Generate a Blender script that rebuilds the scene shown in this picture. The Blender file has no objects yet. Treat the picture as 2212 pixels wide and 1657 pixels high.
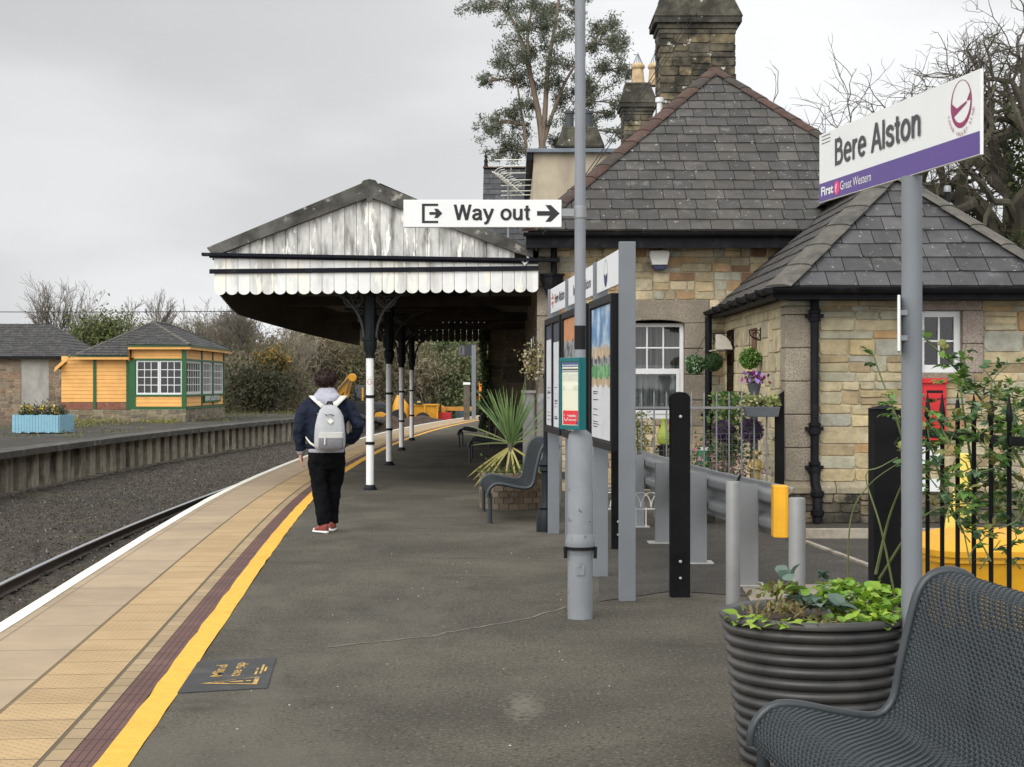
import bpy, math, random
import numpy as np
from mathutils import Vector, Matrix
# ------------------------------------------------------------------ scene basics
sc = bpy.context.scene
COL = sc.collection
PI = math.pi
F, EYE = 3577.0, 1.55          # focal length of the photo (in 2212-wide pixels) and eye height, used to measure the place
def at(u, v, Y):
    return Vector(((u - 1106) * Y / F, Y, EYE - (v - 828.5) * Y / F))
cam = bpy.data.cameras.new('camera'); camo = bpy.data.objects.new('camera', cam); COL.objects.link(camo)
cam.sensor_width = 36; cam.lens = 36 * F / 2212; cam.clip_start = .1; cam.clip_end = 3000
camo.location = (0, 0, EYE); camo.rotation_euler = (PI / 2, 0, 0)
sc.camera = camo

# ------------------------------------------------------------------ materials
def nt(m):
    m.use_nodes = True
    t = m.node_tree
    return t, t.nodes, t.links
def mat(name, col, rough=.65, var=.18, scale=4., bump=0., bscale=60., metal=0., stain=None, sscale=1.6, sthr=(.5, .68),
        stretch=(1, 1, 1), spec=.4, attr=False, speck=None, spscale=120., spthr=(.62, .7), stain2=None, s2scale=8., s2thr=(.6, .7), coat=0., grain=None):
    m = bpy.data.materials.new(name)
    t, N, L = nt(m)
    bs = N['Principled BSDF']
    tc = N.new('ShaderNodeTexCoord')
    mp = N.new('ShaderNodeMapping'); mp.inputs['Scale'].default_value = stretch
    L.new(tc.outputs['Object'], mp.inputs['Vector'])
    def noise(s, det=6, vec=None):
        n = N.new('ShaderNodeTexNoise'); n.inputs['Scale'].default_value = s; n.inputs['Detail'].default_value = det
        n.inputs['Roughness'].default_value = .62
        L.new(vec or tc.outputs['Object'], n.inputs['Vector']); return n.outputs['Fac']
    def ramp(fac, a, b, lo=0., hi=1.):
        r = N.new('ShaderNodeMapRange'); r.inputs['From Min'].default_value = a; r.inputs['From Max'].default_value = b
        r.inputs['To Min'].default_value = lo; r.inputs['To Max'].default_value = hi
        L.new(fac, r.inputs['Value']); return r.outputs['Result']
    def mix(fac, a, b):
        x = N.new('ShaderNodeMix'); x.data_type = 'RGBA'
        L.new(fac, x.inputs[0])
        for s, v in ((6, a), (7, b)):
            if isinstance(v, tuple): x.inputs[s].default_value = (*v, 1)
            else: L.new(v, x.inputs[s])
        return x.outputs[2]
    if attr:
        a = N.new('ShaderNodeAttribute'); a.attribute_name = 'Col'; c = a.outputs['Color']
    else:
        a = N.new('ShaderNodeRGB'); a.outputs[0].default_value = (*col, 1); c = a.outputs[0]
    if var:
        v = N.new('ShaderNodeVectorMath'); v.operation = 'SCALE'
        L.new(c, v.inputs[0]); L.new(ramp(noise(scale), .3, .7, 1 - var, 1 + var), v.inputs['Scale']); c = v.outputs[0]
    if grain:
        v = N.new('ShaderNodeVectorMath'); v.operation = 'SCALE'
        L.new(c, v.inputs[0]); L.new(ramp(noise(grain[0], 3), .32, .68, 1 - grain[1], 1 + grain[1]), v.inputs['Scale']); c = v.outputs[0]
    if stain: c = mix(ramp(noise(sscale, 8, mp.outputs[0]), *sthr), c, stain)
    if stain2: c = mix(ramp(noise(s2scale, 8, mp.outputs[0]), *s2thr), c, stain2)
    if speck: c = mix(ramp(noise(spscale, 2), *spthr), c, speck)
    L.new(c, bs.inputs['Base Color'])
    bs.inputs['Roughness'].default_value = rough; bs.inputs['Metallic'].default_value = metal
    bs.inputs['Specular IOR Level'].default_value = spec
    if coat: bs.inputs['Coat Weight'].default_value = coat
    if bump:
        b = N.new('ShaderNodeBump'); b.inputs['Strength'].default_value = bump; b.inputs['Distance'].default_value = .02
        L.new(noise(bscale, 8), b.inputs['Height']); L.new(b.outputs[0], bs.inputs['Normal'])
    return m
def leafmat(name, trans=.25, rough=.6, var=.25):
    m = mat(name, (0, 0, 0), rough, var, 1.5, attr=True, spec=.3)
    t, N, L = nt(m)
    bs = N['Principled BSDF']; out = N['Material Output']
    tr = N.new('ShaderNodeBsdfTranslucent'); mx = N.new('ShaderNodeMixShader'); mx.inputs[0].default_value = trans
    L.new(bs.inputs['Base Color'].links[0].from_socket, tr.inputs['Color'])
    L.new(bs.outputs[0], mx.inputs[1]); L.new(tr.outputs[0], mx.inputs[2]); L.new(mx.outputs[0], out.inputs['Surface'])
    return m
def glassmat(name, tint=(.8, .85, .85), refl=.12, rough=.03, flat=False):
    m = bpy.data.materials.new(name); t, N, L = nt(m)
    N.remove(N['Principled BSDF'])
    tr = N.new('ShaderNodeBsdfTransparent'); tr.inputs[0].default_value = (*tint, 1)
    gl = N.new('ShaderNodeBsdfGlossy'); gl.inputs['Roughness'].default_value = rough
    fr = N.new('ShaderNodeFresnel'); fr.inputs[0].default_value = 1.5
    ad = N.new('ShaderNodeMath'); ad.operation = 'ADD'; ad.inputs[1].default_value = refl - .04; ad.use_clamp = True
    if flat: ad.inputs[0].default_value = .04
    else: L.new(fr.outputs[0], ad.inputs[0])
    mx = N.new('ShaderNodeMixShader'); L.new(ad.outputs[0], mx.inputs[0]); L.new(tr.outputs[0], mx.inputs[1]); L.new(gl.outputs[0], mx.inputs[2])
    L.new(mx.outputs[0], N['Material Output'].inputs['Surface'])
    return m

# ------------------------------------------------------------------ mesh builder
def V(*a): return Vector(a if len(a) > 1 else a[0])
class MB:
    def __init__(s): s.v = []; s.f = []; s.c = []; s.m = []; s.uv = []; s.hascol = False; s.hasuv = False; s.cm = 0
    def face(s, pts, col=None, uv=None):
        i = len(s.v); s.v.extend([tuple(p) for p in pts]); s.f.append(tuple(range(i, i + len(pts))))
        s.c.append(col or (1, 1, 1)); s.m.append(s.cm); s.uv.append(uv)
        if col: s.hascol = True
        if uv: s.hasuv = True
    def mesh(s, verts, faces, col=None):
        i = len(s.v); s.v.extend([tuple(p) for p in verts])
        for f in faces:
            s.f.append(tuple(k + i for k in f)); s.c.append(col or (1, 1, 1)); s.m.append(s.cm); s.uv.append(None)
        if col: s.hascol = True
    def obox(s, o, ex, ey, ez, col=None):            # box from a corner and three edge vectors
        o, ex, ey, ez = Vector(o), Vector(ex), Vector(ey), Vector(ez)
        p = [o, o + ex, o + ex + ey, o + ey, o + ez, o + ex + ez, o + ex + ey + ez, o + ey + ez]
        fs = [(3, 2, 1, 0), (4, 5, 6, 7), (0, 1, 5, 4), (1, 2, 6, 5), (2, 3, 7, 6), (3, 0, 4, 7)]
        if ex.cross(ey).dot(ez) < 0: fs = [f[::-1] for f in fs]
        s.mesh(p, fs, col)
    def box(s, x0, x1, y0, y1, z0, z1, col=None):
        s.obox((x0, y0, z0), (x1 - x0, 0, 0), (0, y1 - y0, 0), (0, 0, z1 - z0), col)
    def beam(s, a, b, w, h, col=None, up=(0, 0, 1)):   # rectangular bar from a to b
        a, b = Vector(a), Vector(b); d = (b - a).normalized(); up = Vector(up)
        x = d.cross(up)
        if x.length < 1e-4: x = d.cross(Vector((0, 1, 0)))
        x.normalize(); y = x.cross(d).normalized()
        s.obox(a - x * w / 2 - y * h / 2, x * w, b - a, y * h, col)
    def tube(s, pts, r, n=8, col=None, cap=True, closed=False):
        pts = [Vector(p) for p in pts]; k = len(pts)
        if not hasattr(r, '__len__'): r = [r] * k
        i0 = len(s.v); prev = None
        for i, p in enumerate(pts):
            if closed: d = pts[(i + 1) % k] - pts[i - 1]
            else: d = pts[min(i + 1, k - 1)] - pts[max(i - 1, 0)]
            if d.length < 1e-9: d = Vector((0, 0, 1))
            d.normalize()
            if prev is None:
                x = d.cross(Vector((0, 0, 1)) if abs(d.z) < .9 else Vector((0, 1, 0)))
            else: x = prev - d * prev.dot(d)
            x.normalize(); prev = x; y = d.cross(x)
            for j in range(n):
                a = 2 * PI * j / n
                s.v.append(tuple(p + (x * math.cos(a) + y * math.sin(a)) * r[i]))
        def add(f): s.f.append(f); s.c.append(col or (1, 1, 1)); s.m.append(s.cm); s.uv.append(None)
        for i in range(k if closed else k - 1):
            b = (i + 1) % k
            for j in range(n):
                q = (j + 1) % n
                add((i0 + i * n + j, i0 + i * n + q, i0 + b * n + q, i0 + b * n + j))
        if cap and not closed:
            add(tuple(i0 + j for j in range(n))[::-1]); add(tuple(i0 + (k - 1) * n + j for j in range(n)))
        if col: s.hascol = True
    def lathe(s, prof, c=(0, 0, 0), n=24, col=None, sx=1., sy=1., cap=True):
        i0 = len(s.v)
        for r, z in prof:
            for j in range(n):
                a = 2 * PI * j / n; s.v.append((c[0] + r * sx * math.cos(a), c[1] + r * sy * math.sin(a), c[2] + z))
        def add(f): s.f.append(f); s.c.append(col or (1, 1, 1)); s.m.append(s.cm); s.uv.append(None)
        for i in range(len(prof) - 1):
            for j in range(n):
                q = (j + 1) % n; add((i0 + i * n + j, i0 + i * n + q, i0 + (i + 1) * n + q, i0 + (i + 1) * n + j))
        if cap:
            add(tuple(i0 + j for j in range(n))[::-1]); add(tuple(i0 + (len(prof) - 1) * n + j for j in range(n)))
        if col: s.hascol = True
    def loft(s, rings, n=18, col=None, cap=True, p=2.0):   # rings: x,y,z,rx,ry ; p>2 squarer
        i0 = len(s.v)
        for (x, y, z, rx, ry) in rings:
            for j in range(n):
                a = 2 * PI * j / n; ca, sa = math.cos(a), math.sin(a)
                s.v.append((x + rx * math.copysign(abs(ca) ** (2 / p), ca), y + ry * math.copysign(abs(sa) ** (2 / p), sa), z))
        def add(f): s.f.append(f); s.c.append(col or (1, 1, 1)); s.m.append(s.cm); s.uv.append(None)
        for i in range(len(rings) - 1):
            for j in range(n):
                q = (j + 1) % n; add((i0 + i * n + j, i0 + i * n + q, i0 + (i + 1) * n + q, i0 + (i + 1) * n + j))
        if cap:
            add(tuple(i0 + j for j in range(n))[::-1]); add(tuple(i0 + (len(rings) - 1) * n + j for j in range(n)))
        if col: s.hascol = True
    def prism(s, poly, O, U, W, N, d, col=None):      # 2-D outline in frame U,W pushed along -N by d; front at O
        O, U, W, N = Vector(O), Vector(U), Vector(W), Vector(N); k = len(poly)
        a = [O + U * x + W * y for x, y in poly]; b = [p - N * d for p in a]
        ar = sum(poly[i][0] * poly[(i + 1) % k][1] - poly[(i + 1) % k][0] * poly[i][1] for i in range(k))
        if ar < 0: a.reverse(); b.reverse()
        fs = [tuple(range(k)), tuple(range(2 * k - 1, k - 1, -1))] + [(i, i + k, (i + 1) % k + k, (i + 1) % k) for i in range(k)]
        s.mesh(a + b, fs, col)
    def build(s, name, mats, parent=None, smooth=False, world=True, bevel=0, kind=None):
        me = bpy.data.meshes.new(name)
        off = Vector((0, 0, 0))
        if parent and world:
            q = parent
            while q: off = off + q.location; q = q.parent
        me.from_pydata([(a - off.x, b - off.y, c - off.z) for a, b, c in s.v], [], s.f)
        mats = mats if isinstance(mats, (list, tuple)) else [mats]
        for m in mats: me.materials.append(m)
        if len(mats) > 1: me.polygons.foreach_set('material_index', s.m)
        if s.hascol:
            at_ = me.attributes.new('Col', 'FLOAT_COLOR', 'FACE')
            at_.data.foreach_set('color', np.array([(*c, 1.) for c in s.c], 'f').ravel())
        if s.hasuv:
            ul = me.uv_layers.new(name='UVMap'); k = 0
            for f, uv in zip(s.f, s.uv):
                for q in range(len(f)):
                    if uv: ul.data[k].uv = uv[q]
                    k += 1
        if smooth:
            me.polygons.foreach_set('use_smooth', [True] * len(me.polygons))
            if smooth != 'all': me.set_sharp_from_angle(angle=math.radians(smooth if smooth is not True else 40))
        me.update()
        o = bpy.data.objects.new(name, me); COL.objects.link(o)
        if parent: o.parent = parent
        if bevel:
            b = o.modifiers.new('bevel', 'BEVEL'); b.width = bevel; b.segments = 2; b.limit_method = 'ANGLE'
        if kind: o['kind'] = kind
        return o
def tag(o, label=None, cat=None, group=None, kind=None):
    for k, v in (('label', label), ('category', cat), ('group', group), ('kind', kind)):
        if v: o[k] = v
    return o
def thing(name, label, cat, loc=(0, 0, 0), rz=0, group=None):
    o = bpy.data.objects.new(name, None); COL.objects.link(o); o.location = loc; o.rotation_euler = (0, 0, rz)
    o.empty_display_size = .2
    return tag(o, label, cat, group)
def kids(o): return [c for c in bpy.data.objects if c.parent == o]
def copy_tree(o, parent=None):
    c = o.copy(); COL.objects.link(c)
    if parent: c.parent = parent
    for ch in kids(o): copy_tree(ch, c)
    return c
# lettering: outlines of words as flat triangles in the frame of a board
_tc = {}
def words(txt, bold=0.):
    if (txt, bold) in _tc: return _tc[(txt, bold)]
    cu = bpy.data.curves.new('lettering', 'FONT'); cu.body = txt; cu.offset = bold; cu.resolution_u = 3
    o = bpy.data.objects.new('lettering', cu); COL.objects.link(o)
    dg = bpy.context.evaluated_depsgraph_get(); ev = o.evaluated_get(dg); me = ev.to_mesh()
    vs = [(v.co.x, v.co.y) for v in me.vertices]; fs = [tuple(p.vertices) for p in me.polygons]
    ev.to_mesh_clear(); bpy.data.objects.remove(o); bpy.data.curves.remove(cu)
    x0 = min(v[0] for v in vs); vs = [(x - x0, y) for x, y in vs]
    w = max(v[0] for v in vs)
    _tc[(txt, bold)] = (vs, fs, w); return _tc[(txt, bold)]
def write(mb, txt, O, U, W, N, size, bold=0., width=None, col=None, align='l', lift=.002):
    vs, fs, w = words(txt, bold); O, U, W, N = map(Vector, (O, U, W, N))
    kx = (width / w) if width else size
    if align == 'c': O = O - U * (w * kx / 2)
    mb.mesh([O + U * (x * kx) + W * (y * size) + N * lift for x, y in vs], fs, col)
# plain grotesque letters drawn as strokes of even width (cap height 1)
def _arc(cx, cy, rx, ry, a0, a1, n=14): return [(cx + rx * math.cos(math.radians(a0 + (a1 - a0) * i / n)), cy + ry * math.sin(math.radians(a0 + (a1 - a0) * i / n))) for i in range(n + 1)]
GLY = {'W': (.96, [[(.06, 1.0), (.26, .0)], [(.26, .0), (.48, 1.0)], [(.48, 1.0), (.70, .0)], [(.70, .0), (.90, 1.0)]]),
 'A': (.70, [[(.05, .0), (.35, 1.0)], [(.35, 1.0), (.65, .0)], [(.17, .32), (.53, .32)]]),
 'B': (.68, [[(.12, .0), (.12, 1.0)], [(.12, .925), (.36, .925)] + _arc(.36, .74, .17, .185, 90, -90) + [(.12, .555)], [(.12, .555), (.39, .555)] + _arc(.39, .315, .20, .24, 90, -90) + [(.12, .075)]]),
 'a': (.60, [[(.09, .52)] + _arc(.28, .50, .19, .165, 150, 20, 10) + [(.47, .46), (.47, .16), (.50, .07), (.57, .065)], [(.47, .43), (.36, .395), (.22, .37), (.11, .29), (.09, .19), (.14, .09), (.25, .06), (.37, .10), (.47, .24)]]),
 'y': (.58, [[(.05, .73), (.29, .03)], [(.53, .73), (.27, .0), (.22, -.13), (.15, -.19), (.05, -.19)]]), 'o': (.63, [_arc(.315, .365, .235, .305, 0, 360, 28)]),
 'u': (.60, [[(.11, .73), (.11, .26)] + _arc(.28, .24, .17, .175, 180, 300, 9) + [(.46, .20), (.49, .34)], [(.49, .73), (.49, .0)]]), 'n': (.60, [[(.11, .0), (.11, .73)], [(.11, .40), (.16, .56)] + _arc(.32, .49, .17, .175, 140, 0, 9) + [(.49, .0)]]),
 't': (.36, [[(.18, .93), (.18, .18), (.21, .08), (.33, .07)], [(.02, .665), (.34, .665)]]), 'e': (.60, [[(.09, .38), (.53, .38)] + _arc(.31, .365, .225, .305, 5, 318, 24)]), 'r': (.39, [[(.11, .0), (.11, .73)], [(.11, .42), (.16, .57), (.25, .65), (.38, .66)]]),
 'l': (.22, [[(.11, .0), (.11, 1.0)]]), 's': (.55, [[(.48, .52), (.44, .61), (.34, .665), (.22, .66), (.12, .61), (.10, .52), (.15, .44), (.27, .39), (.40, .34), (.48, .25), (.47, .14), (.38, .07), (.25, .06), (.13, .10), (.07, .21)]]), ' ': (.30, [])}
def strokes(mb, txt, O, U, W, N, cap, width, sw=.15, lift=.001):
    O, U, W, N = map(Vector, (O, U, W, N)); tot = sum(GLY[c][0] + .035 for c in txt); kx = width / tot; x0 = 0.; z = 0
    for c in txt:
        adv, paths = GLY[c]
        for P in paths:
            z += 1; pts = [V(x0 + p[0], p[1], 0) for p in P]; n = len(pts); closed = n > 3 and (pts[0] - pts[-1]).length < 1e-6; L_, R_ = [], []
            for i in range(n):
                a = pts[i - 1] if i else (pts[-2] if closed else None); b = pts[i + 1] if i < n - 1 else (pts[1] if closed else None)
                d1 = (pts[i] - a).normalized() if a else None; d2 = (b - pts[i]).normalized() if b else None
                d = ((d1 or d2) + (d2 or d1)).normalized(); q = V(-d.y, d.x, 0); k = 1 / max(.5, d.dot(d1 or d2)); L_.append(pts[i] + q * sw / 2 * k); R_.append(pts[i] - q * sw / 2 * k)
            if n == 2 and abs(pts[0].x - pts[1].x) > .02 and abs(pts[0].y - pts[1].y) > .1:          # slanted stems end level
                sx_ = sw / 2 * (pts[1] - pts[0]).length / abs(pts[1].y - pts[0].y); L_ = [p - V(sx_, 0, 0) for p in pts]; R_ = [p + V(sx_, 0, 0) for p in pts]
            f = lambda p: O + U * (p.x * kx) + W * (p.y * cap) + N * (lift + .0002 * z)
            for i in range(n - 1): 
                q = [f(L_[i]), f(R_[i]), f(R_[i + 1]), f(L_[i + 1])]
                if (q[1] - q[0]).cross(q[2] - q[0]).dot(N) < 0: q.reverse()
                mb.face(q)
        x0 += adv + .035
# leaves: many small faces with their own colour
def leaves(name, C, size, cols, m, parent=None, aspect=.45, droop=0., rng=None, world=True, flat=0., loc=None, updir=None):
    C = np.asarray(C, float); n = len(C); rng = rng or np.random.default_rng(1)
    a = rng.normal(size=(n, 3)); a[:, 2] = a[:, 2] * (1 - flat) - droop
    if updir is not None: a += updir
    a /= np.linalg.norm(a, axis=1)[:, None] + 1e-9
    b = np.cross(a, rng.normal(size=(n, 3))); b /= np.linalg.norm(b, axis=1)[:, None] + 1e-9
    s = np.broadcast_to(np.asarray(size, float), (n,))[:, None]
    P = np.stack([C + a * s, C + b * s * aspect, C - a * s, C - b * s * aspect], 1).reshape(-1, 3)
    if parent is not None and world:
        q = parent
        while q: P = P - np.array(q.location); q = q.parent
    me = bpy.data.meshes.new(name)
    me.vertices.add(4 * n); me.vertices.foreach_set('co', P.astype('f').ravel())
    me.loops.add(4 * n); me.loops.foreach_set('vertex_index', np.arange(4 * n, dtype='i'))
    me.polygons.add(n); me.polygons.foreach_set('loop_start', np.arange(0, 4 * n, 4, dtype='i'))
    cols = np.broadcast_to(np.asarray(cols, float), (n, 3))
    at_ = me.attributes.new('Col', 'FLOAT_COLOR', 'FACE')
    at_.data.foreach_set('color', np.concatenate([cols, np.ones((n, 1))], 1).astype('f').ravel())
    me.materials.append(m); me.update(calc_edges=True); me.validate()
    o = bpy.data.objects.new(name, me); COL.objects.link(o)
    if parent is not None: o.parent = parent
    return o
def pick(rng, pal, n, jit=.25):
    pal = np.array(pal); c = pal[rng.integers(0, len(pal), n)]
    return c * (1 + rng.uniform(-jit, jit, (n, 1)))
def clumped(rng, c, rad, K, per, spread, shell=.55):
    d = rng.normal(size=(K, 3)); d /= np.linalg.norm(d, axis=1)[:, None]
    cc = np.array(c) + d * np.array(rad) * rng.uniform(shell, 1, (K, 1))
    sp = spread * rng.uniform(.6, 1.4, (K, 1, 1))
    return (cc[:, None, :] + rng.normal(size=(K, per, 3)) * sp).reshape(-1, 3)
# branching wood
def grow(mb, rng, p, d, L, r, depth, spread=.6, gnarl=.15, up=.05, kids_=(2, 3), taper=.62, ratio=.76, tips=None, col=None, minr=.004, segs=3):
    p = Vector(p); d = Vector(d).normalized(); pts = [p.copy()]; rad = [r]
    for i in range(segs):
        d = (d + Vector((rng.gauss(0, gnarl), rng.gauss(0, gnarl), rng.gauss(0, gnarl) + up))).normalized()
        p = p + d * (L / segs); pts.append(p.copy()); rad.append(max(minr, r * (1 - (1 - taper) * (i + 1) / segs)))
    mb.tube(pts, rad, n=7 if r > .1 else (5 if r > .03 else 3), cap=False, col=col)
    if depth <= 0:
        if tips is not None: tips.append((pts[-1], d))
        return
    n = rng.randint(*kids_)
    for k in range(n):
        ax = Vector((rng.gauss(0, 1), rng.gauss(0, 1), rng.gauss(0, 1))); ax = (ax - d * ax.dot(d)).normalized()
        nd = (d + ax * rng.uniform(.35, 1) * spread * 1.4).normalized()
        start = pts[-1] if k < 2 else pts[rng.randint(1, segs - 1)]
        grow(mb, rng, start, nd, L * ratio * rng.uniform(.75, 1.15), rad[-1] * rng.uniform(.65, .95) if k else rad[-1], depth - 1, spread, gnarl, up, kids_, taper, ratio, tips, col, minr, segs)
def skin_body(name, nodes, edges, rad, m, parent=None, levels=2):
    me = bpy.data.meshes.new(name); me.from_pydata([tuple(n) for n in nodes], edges, [])
    me.materials.append(m)
    o = bpy.data.objects.new(name, me); COL.objects.link(o)
    sk = o.modifiers.new('skin', 'SKIN'); sk.use_smooth_shade = True
    for i, r in enumerate(rad):
        me.skin_vertices[0].data[i].radius = r if isinstance(r, tuple) else (r, r)
        me.skin_vertices[0].data[i].use_root = (i == 0)
    ss = o.modifiers.new('subdivision', 'SUBSURF'); ss.levels = ss.render_levels = levels
    if parent: o.parent = parent
    return o

# ------------------------------------------------------------------ materials used all over
BLACK = mat('black_paint', (.007, .0075, .0085), .5, .3, 6, bump=.05, bscale=30, spec=.2)
BLACKM = mat('black_gutter_paint', (.009, .0095, .012), .6, .4, 5, stain=(.03, .03, .028), sscale=6, sthr=(.55, .75), spec=.15)
WHITE = mat('white_paint', (.78, .78, .76), .5, .06, 5)
WHITEP = mat('white_plastic', (.70, .71, .70), .3, .04, 3)
GREYM = mat('grey_painted_steel', (.165, .180, .195), .55, .08, 3, bump=.04, bscale=120, speck=(.2, .21, .22), spscale=90, spthr=(.64, .72))
GALV = mat('galvanised_steel', (.26, .27, .28), .5, .12, 3, metal=.4, stain=(.17, .17, .17), sscale=1.5, sthr=(.5, .8))
YELLOWP = mat('yellow_plastic', (.72, .36, .015), .45, .12, 6)
PLANT = leafmat('leaf')
BARK = mat('bark', (.10, .085, .065), .9, .4, 5, bump=.5, bscale=20)
TWIG = mat('twig_bark', (.115, .098, .08), .9, .35, 2)
GLASS = glassmat('window_glass', (.75, .8, .8), .05)
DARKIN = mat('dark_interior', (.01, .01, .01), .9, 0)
SOIL = mat('soil', (.055, .04, .028), .95, .4, 20, bump=.6, bscale=40)
# ------------------------------------------------------------------ daylight: overcast sky
w = bpy.data.worlds.new('World'); sc.world = w; w.use_nodes = True
t, N, L = w.node_tree, w.node_tree.nodes, w.node_tree.links
bg = N['Background']; bg.inputs['Strength'].default_value = .1
SUN_EL, SUN_AZ = 38., 215.     # azimuth clockwise from +Y: behind the camera, a little to the left
sky = N.new('ShaderNodeTexSky'); sky.sky_type = 'NISHITA'; sky.sun_disc = False
sky.sun_elevation = math.radians(SUN_EL); sky.sun_rotation = math.radians(SUN_AZ); sky.air_density = 1; sky.dust_density = 2
tc = N.new('ShaderNodeTexCoord'); sx = N.new('ShaderNodeSeparateXYZ'); L.new(tc.outputs['Generated'], sx.inputs[0])
mp = N.new('ShaderNodeMapping'); mp.inputs['Scale'].default_value = (1, 1, 2.6); mp.inputs['Location'].default_value = (.35, 0, .1)
L.new(tc.outputs['Generated'], mp.inputs[0])
nz = N.new('ShaderNodeTexNoise'); nz.inputs['Scale'].default_value = 3.0; nz.inputs['Detail'].default_value = 5; nz.inputs['Roughness'].default_value = .45
L.new(mp.outputs[0], nz.inputs['Vector'])
def wm(op, a, b=None, c=None):
    n = N.new('ShaderNodeMath'); n.operation = op
    for i, x in enumerate((a, b, c)):
        if x is None: continue
        if isinstance(x, (int, float)): n.inputs[i].default_value = x
        else: L.new(x, n.inputs[i])
    return n.outputs[0]
def wr(x, a, b, c, d):
    n = N.new('ShaderNodeMapRange'); n.interpolation_type = 'SMOOTHSTEP'
    for i, q in zip(('From Min', 'From Max', 'To Min', 'To Max'), (a, b, c, d)): n.inputs[i].default_value = q
    L.new(x, n.inputs['Value']); return n.outputs[0]
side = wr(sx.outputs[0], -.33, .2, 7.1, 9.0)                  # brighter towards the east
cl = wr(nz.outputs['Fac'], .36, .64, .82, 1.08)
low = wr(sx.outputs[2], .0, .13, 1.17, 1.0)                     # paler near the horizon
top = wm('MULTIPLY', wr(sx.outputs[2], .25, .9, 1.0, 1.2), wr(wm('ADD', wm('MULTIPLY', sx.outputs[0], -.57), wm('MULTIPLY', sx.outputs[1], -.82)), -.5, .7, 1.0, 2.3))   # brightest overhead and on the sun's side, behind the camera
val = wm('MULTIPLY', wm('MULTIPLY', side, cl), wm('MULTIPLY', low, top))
cc = N.new('ShaderNodeCombineColor')
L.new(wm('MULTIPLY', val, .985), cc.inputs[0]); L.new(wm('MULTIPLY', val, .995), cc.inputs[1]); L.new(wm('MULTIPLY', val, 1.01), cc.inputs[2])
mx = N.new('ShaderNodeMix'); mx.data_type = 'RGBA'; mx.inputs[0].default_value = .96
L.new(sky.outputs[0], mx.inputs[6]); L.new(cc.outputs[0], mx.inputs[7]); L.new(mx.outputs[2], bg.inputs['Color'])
sl = bpy.data.lights.new('sun', 'SUN'); so = bpy.data.objects.new('sun', sl); COL.objects.link(so)
sl.energy = 1.5; sl.angle = math.radians(42); sl.color = (1, .965, .91)
e, a = math.radians(SUN_EL), math.radians(SUN_AZ)
so.rotation_euler = Vector((math.cos(e) * math.sin(a), math.cos(e) * math.cos(a), math.sin(e))).to_track_quat('Z', 'Y').to_euler()
sc.view_settings.view_transform = 'Standard'; sc.view_settings.look = 'None'; sc.view_settings.exposure = 0.1; sc.view_settings.gamma = 1
sc.cycles.max_bounces = 6; sc.cycles.transparent_max_bounces = 12; sc.cycles.diffuse_bounces = 3; sc.cycles.glossy_bounces = 3
sc.cycles.use_denoising = True

# ------------------------------------------------------------------ the curve of the platform edge
EK = [(-14, -1.5), (0, -2.52), (8.25, -3.125), (13.15, -3.50), (18, -3.85), (23, -4.15), (28, -4.33), (34, -4.43), (40, -4.43), (45, -4.36), (50.6, -4.18), (56, -3.93), (61.2, -3.58), (66, -3.18), (71.5, -2.65), (78, -1.9), (90, -.1), (120, 6.2)]
ES = [0.] * len(EK)
for i_ in range(len(EK)):
    p_, q_ = EK[max(0, i_ - 1)], EK[min(len(EK) - 1, i_ + 1)]; ES[i_] = (q_[1] - p_[1]) / (q_[0] - p_[0])
def edge(s, off, z=0.):            # point beside the platform edge: s metres along, off metres in from it
    i = 0
    while i < len(EK) - 2 and s > EK[i + 1][0]: i += 1
    (y0, x0), (y1, x1) = EK[i], EK[i + 1]; h = y1 - y0; t_ = (s - y0) / h
    h00, h10, h01, h11 = 2 * t_ ** 3 - 3 * t_ ** 2 + 1, t_ ** 3 - 2 * t_ ** 2 + t_, -2 * t_ ** 3 + 3 * t_ ** 2, t_ ** 3 - t_ ** 2
    x = h00 * x0 + h10 * h * ES[i] + h01 * x1 + h11 * h * ES[i + 1]
    d = ((6 * t_ ** 2 - 6 * t_) * (x0 - x1) / h) + (3 * t_ ** 2 - 4 * t_ + 1) * ES[i] + (3 * t_ ** 2 - 2 * t_) * ES[i + 1]
    n = math.sqrt(1 + d * d)
    return Vector((x + off / n, s - d * off / n, z))
def strip(mb, o0, o1, z, s0, s1, st, wob=0., rng=None):
    s = s0; pa = pb = None
    while s < s1 + 1e-6:
        j0 = rng.gauss(0, wob) if rng else 0; j1 = rng.gauss(0, wob) if rng else 0
        a, b = edge(s, o0 + j0, z), edge(s, o1 + j1, z)
        if pa is not None: mb.face([pa, pb, b, a], uv=[(ps, o0), (ps, o1), (s, o1), (s, o0)])
        pa, pb, ps = a, b, s; s += st
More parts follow.
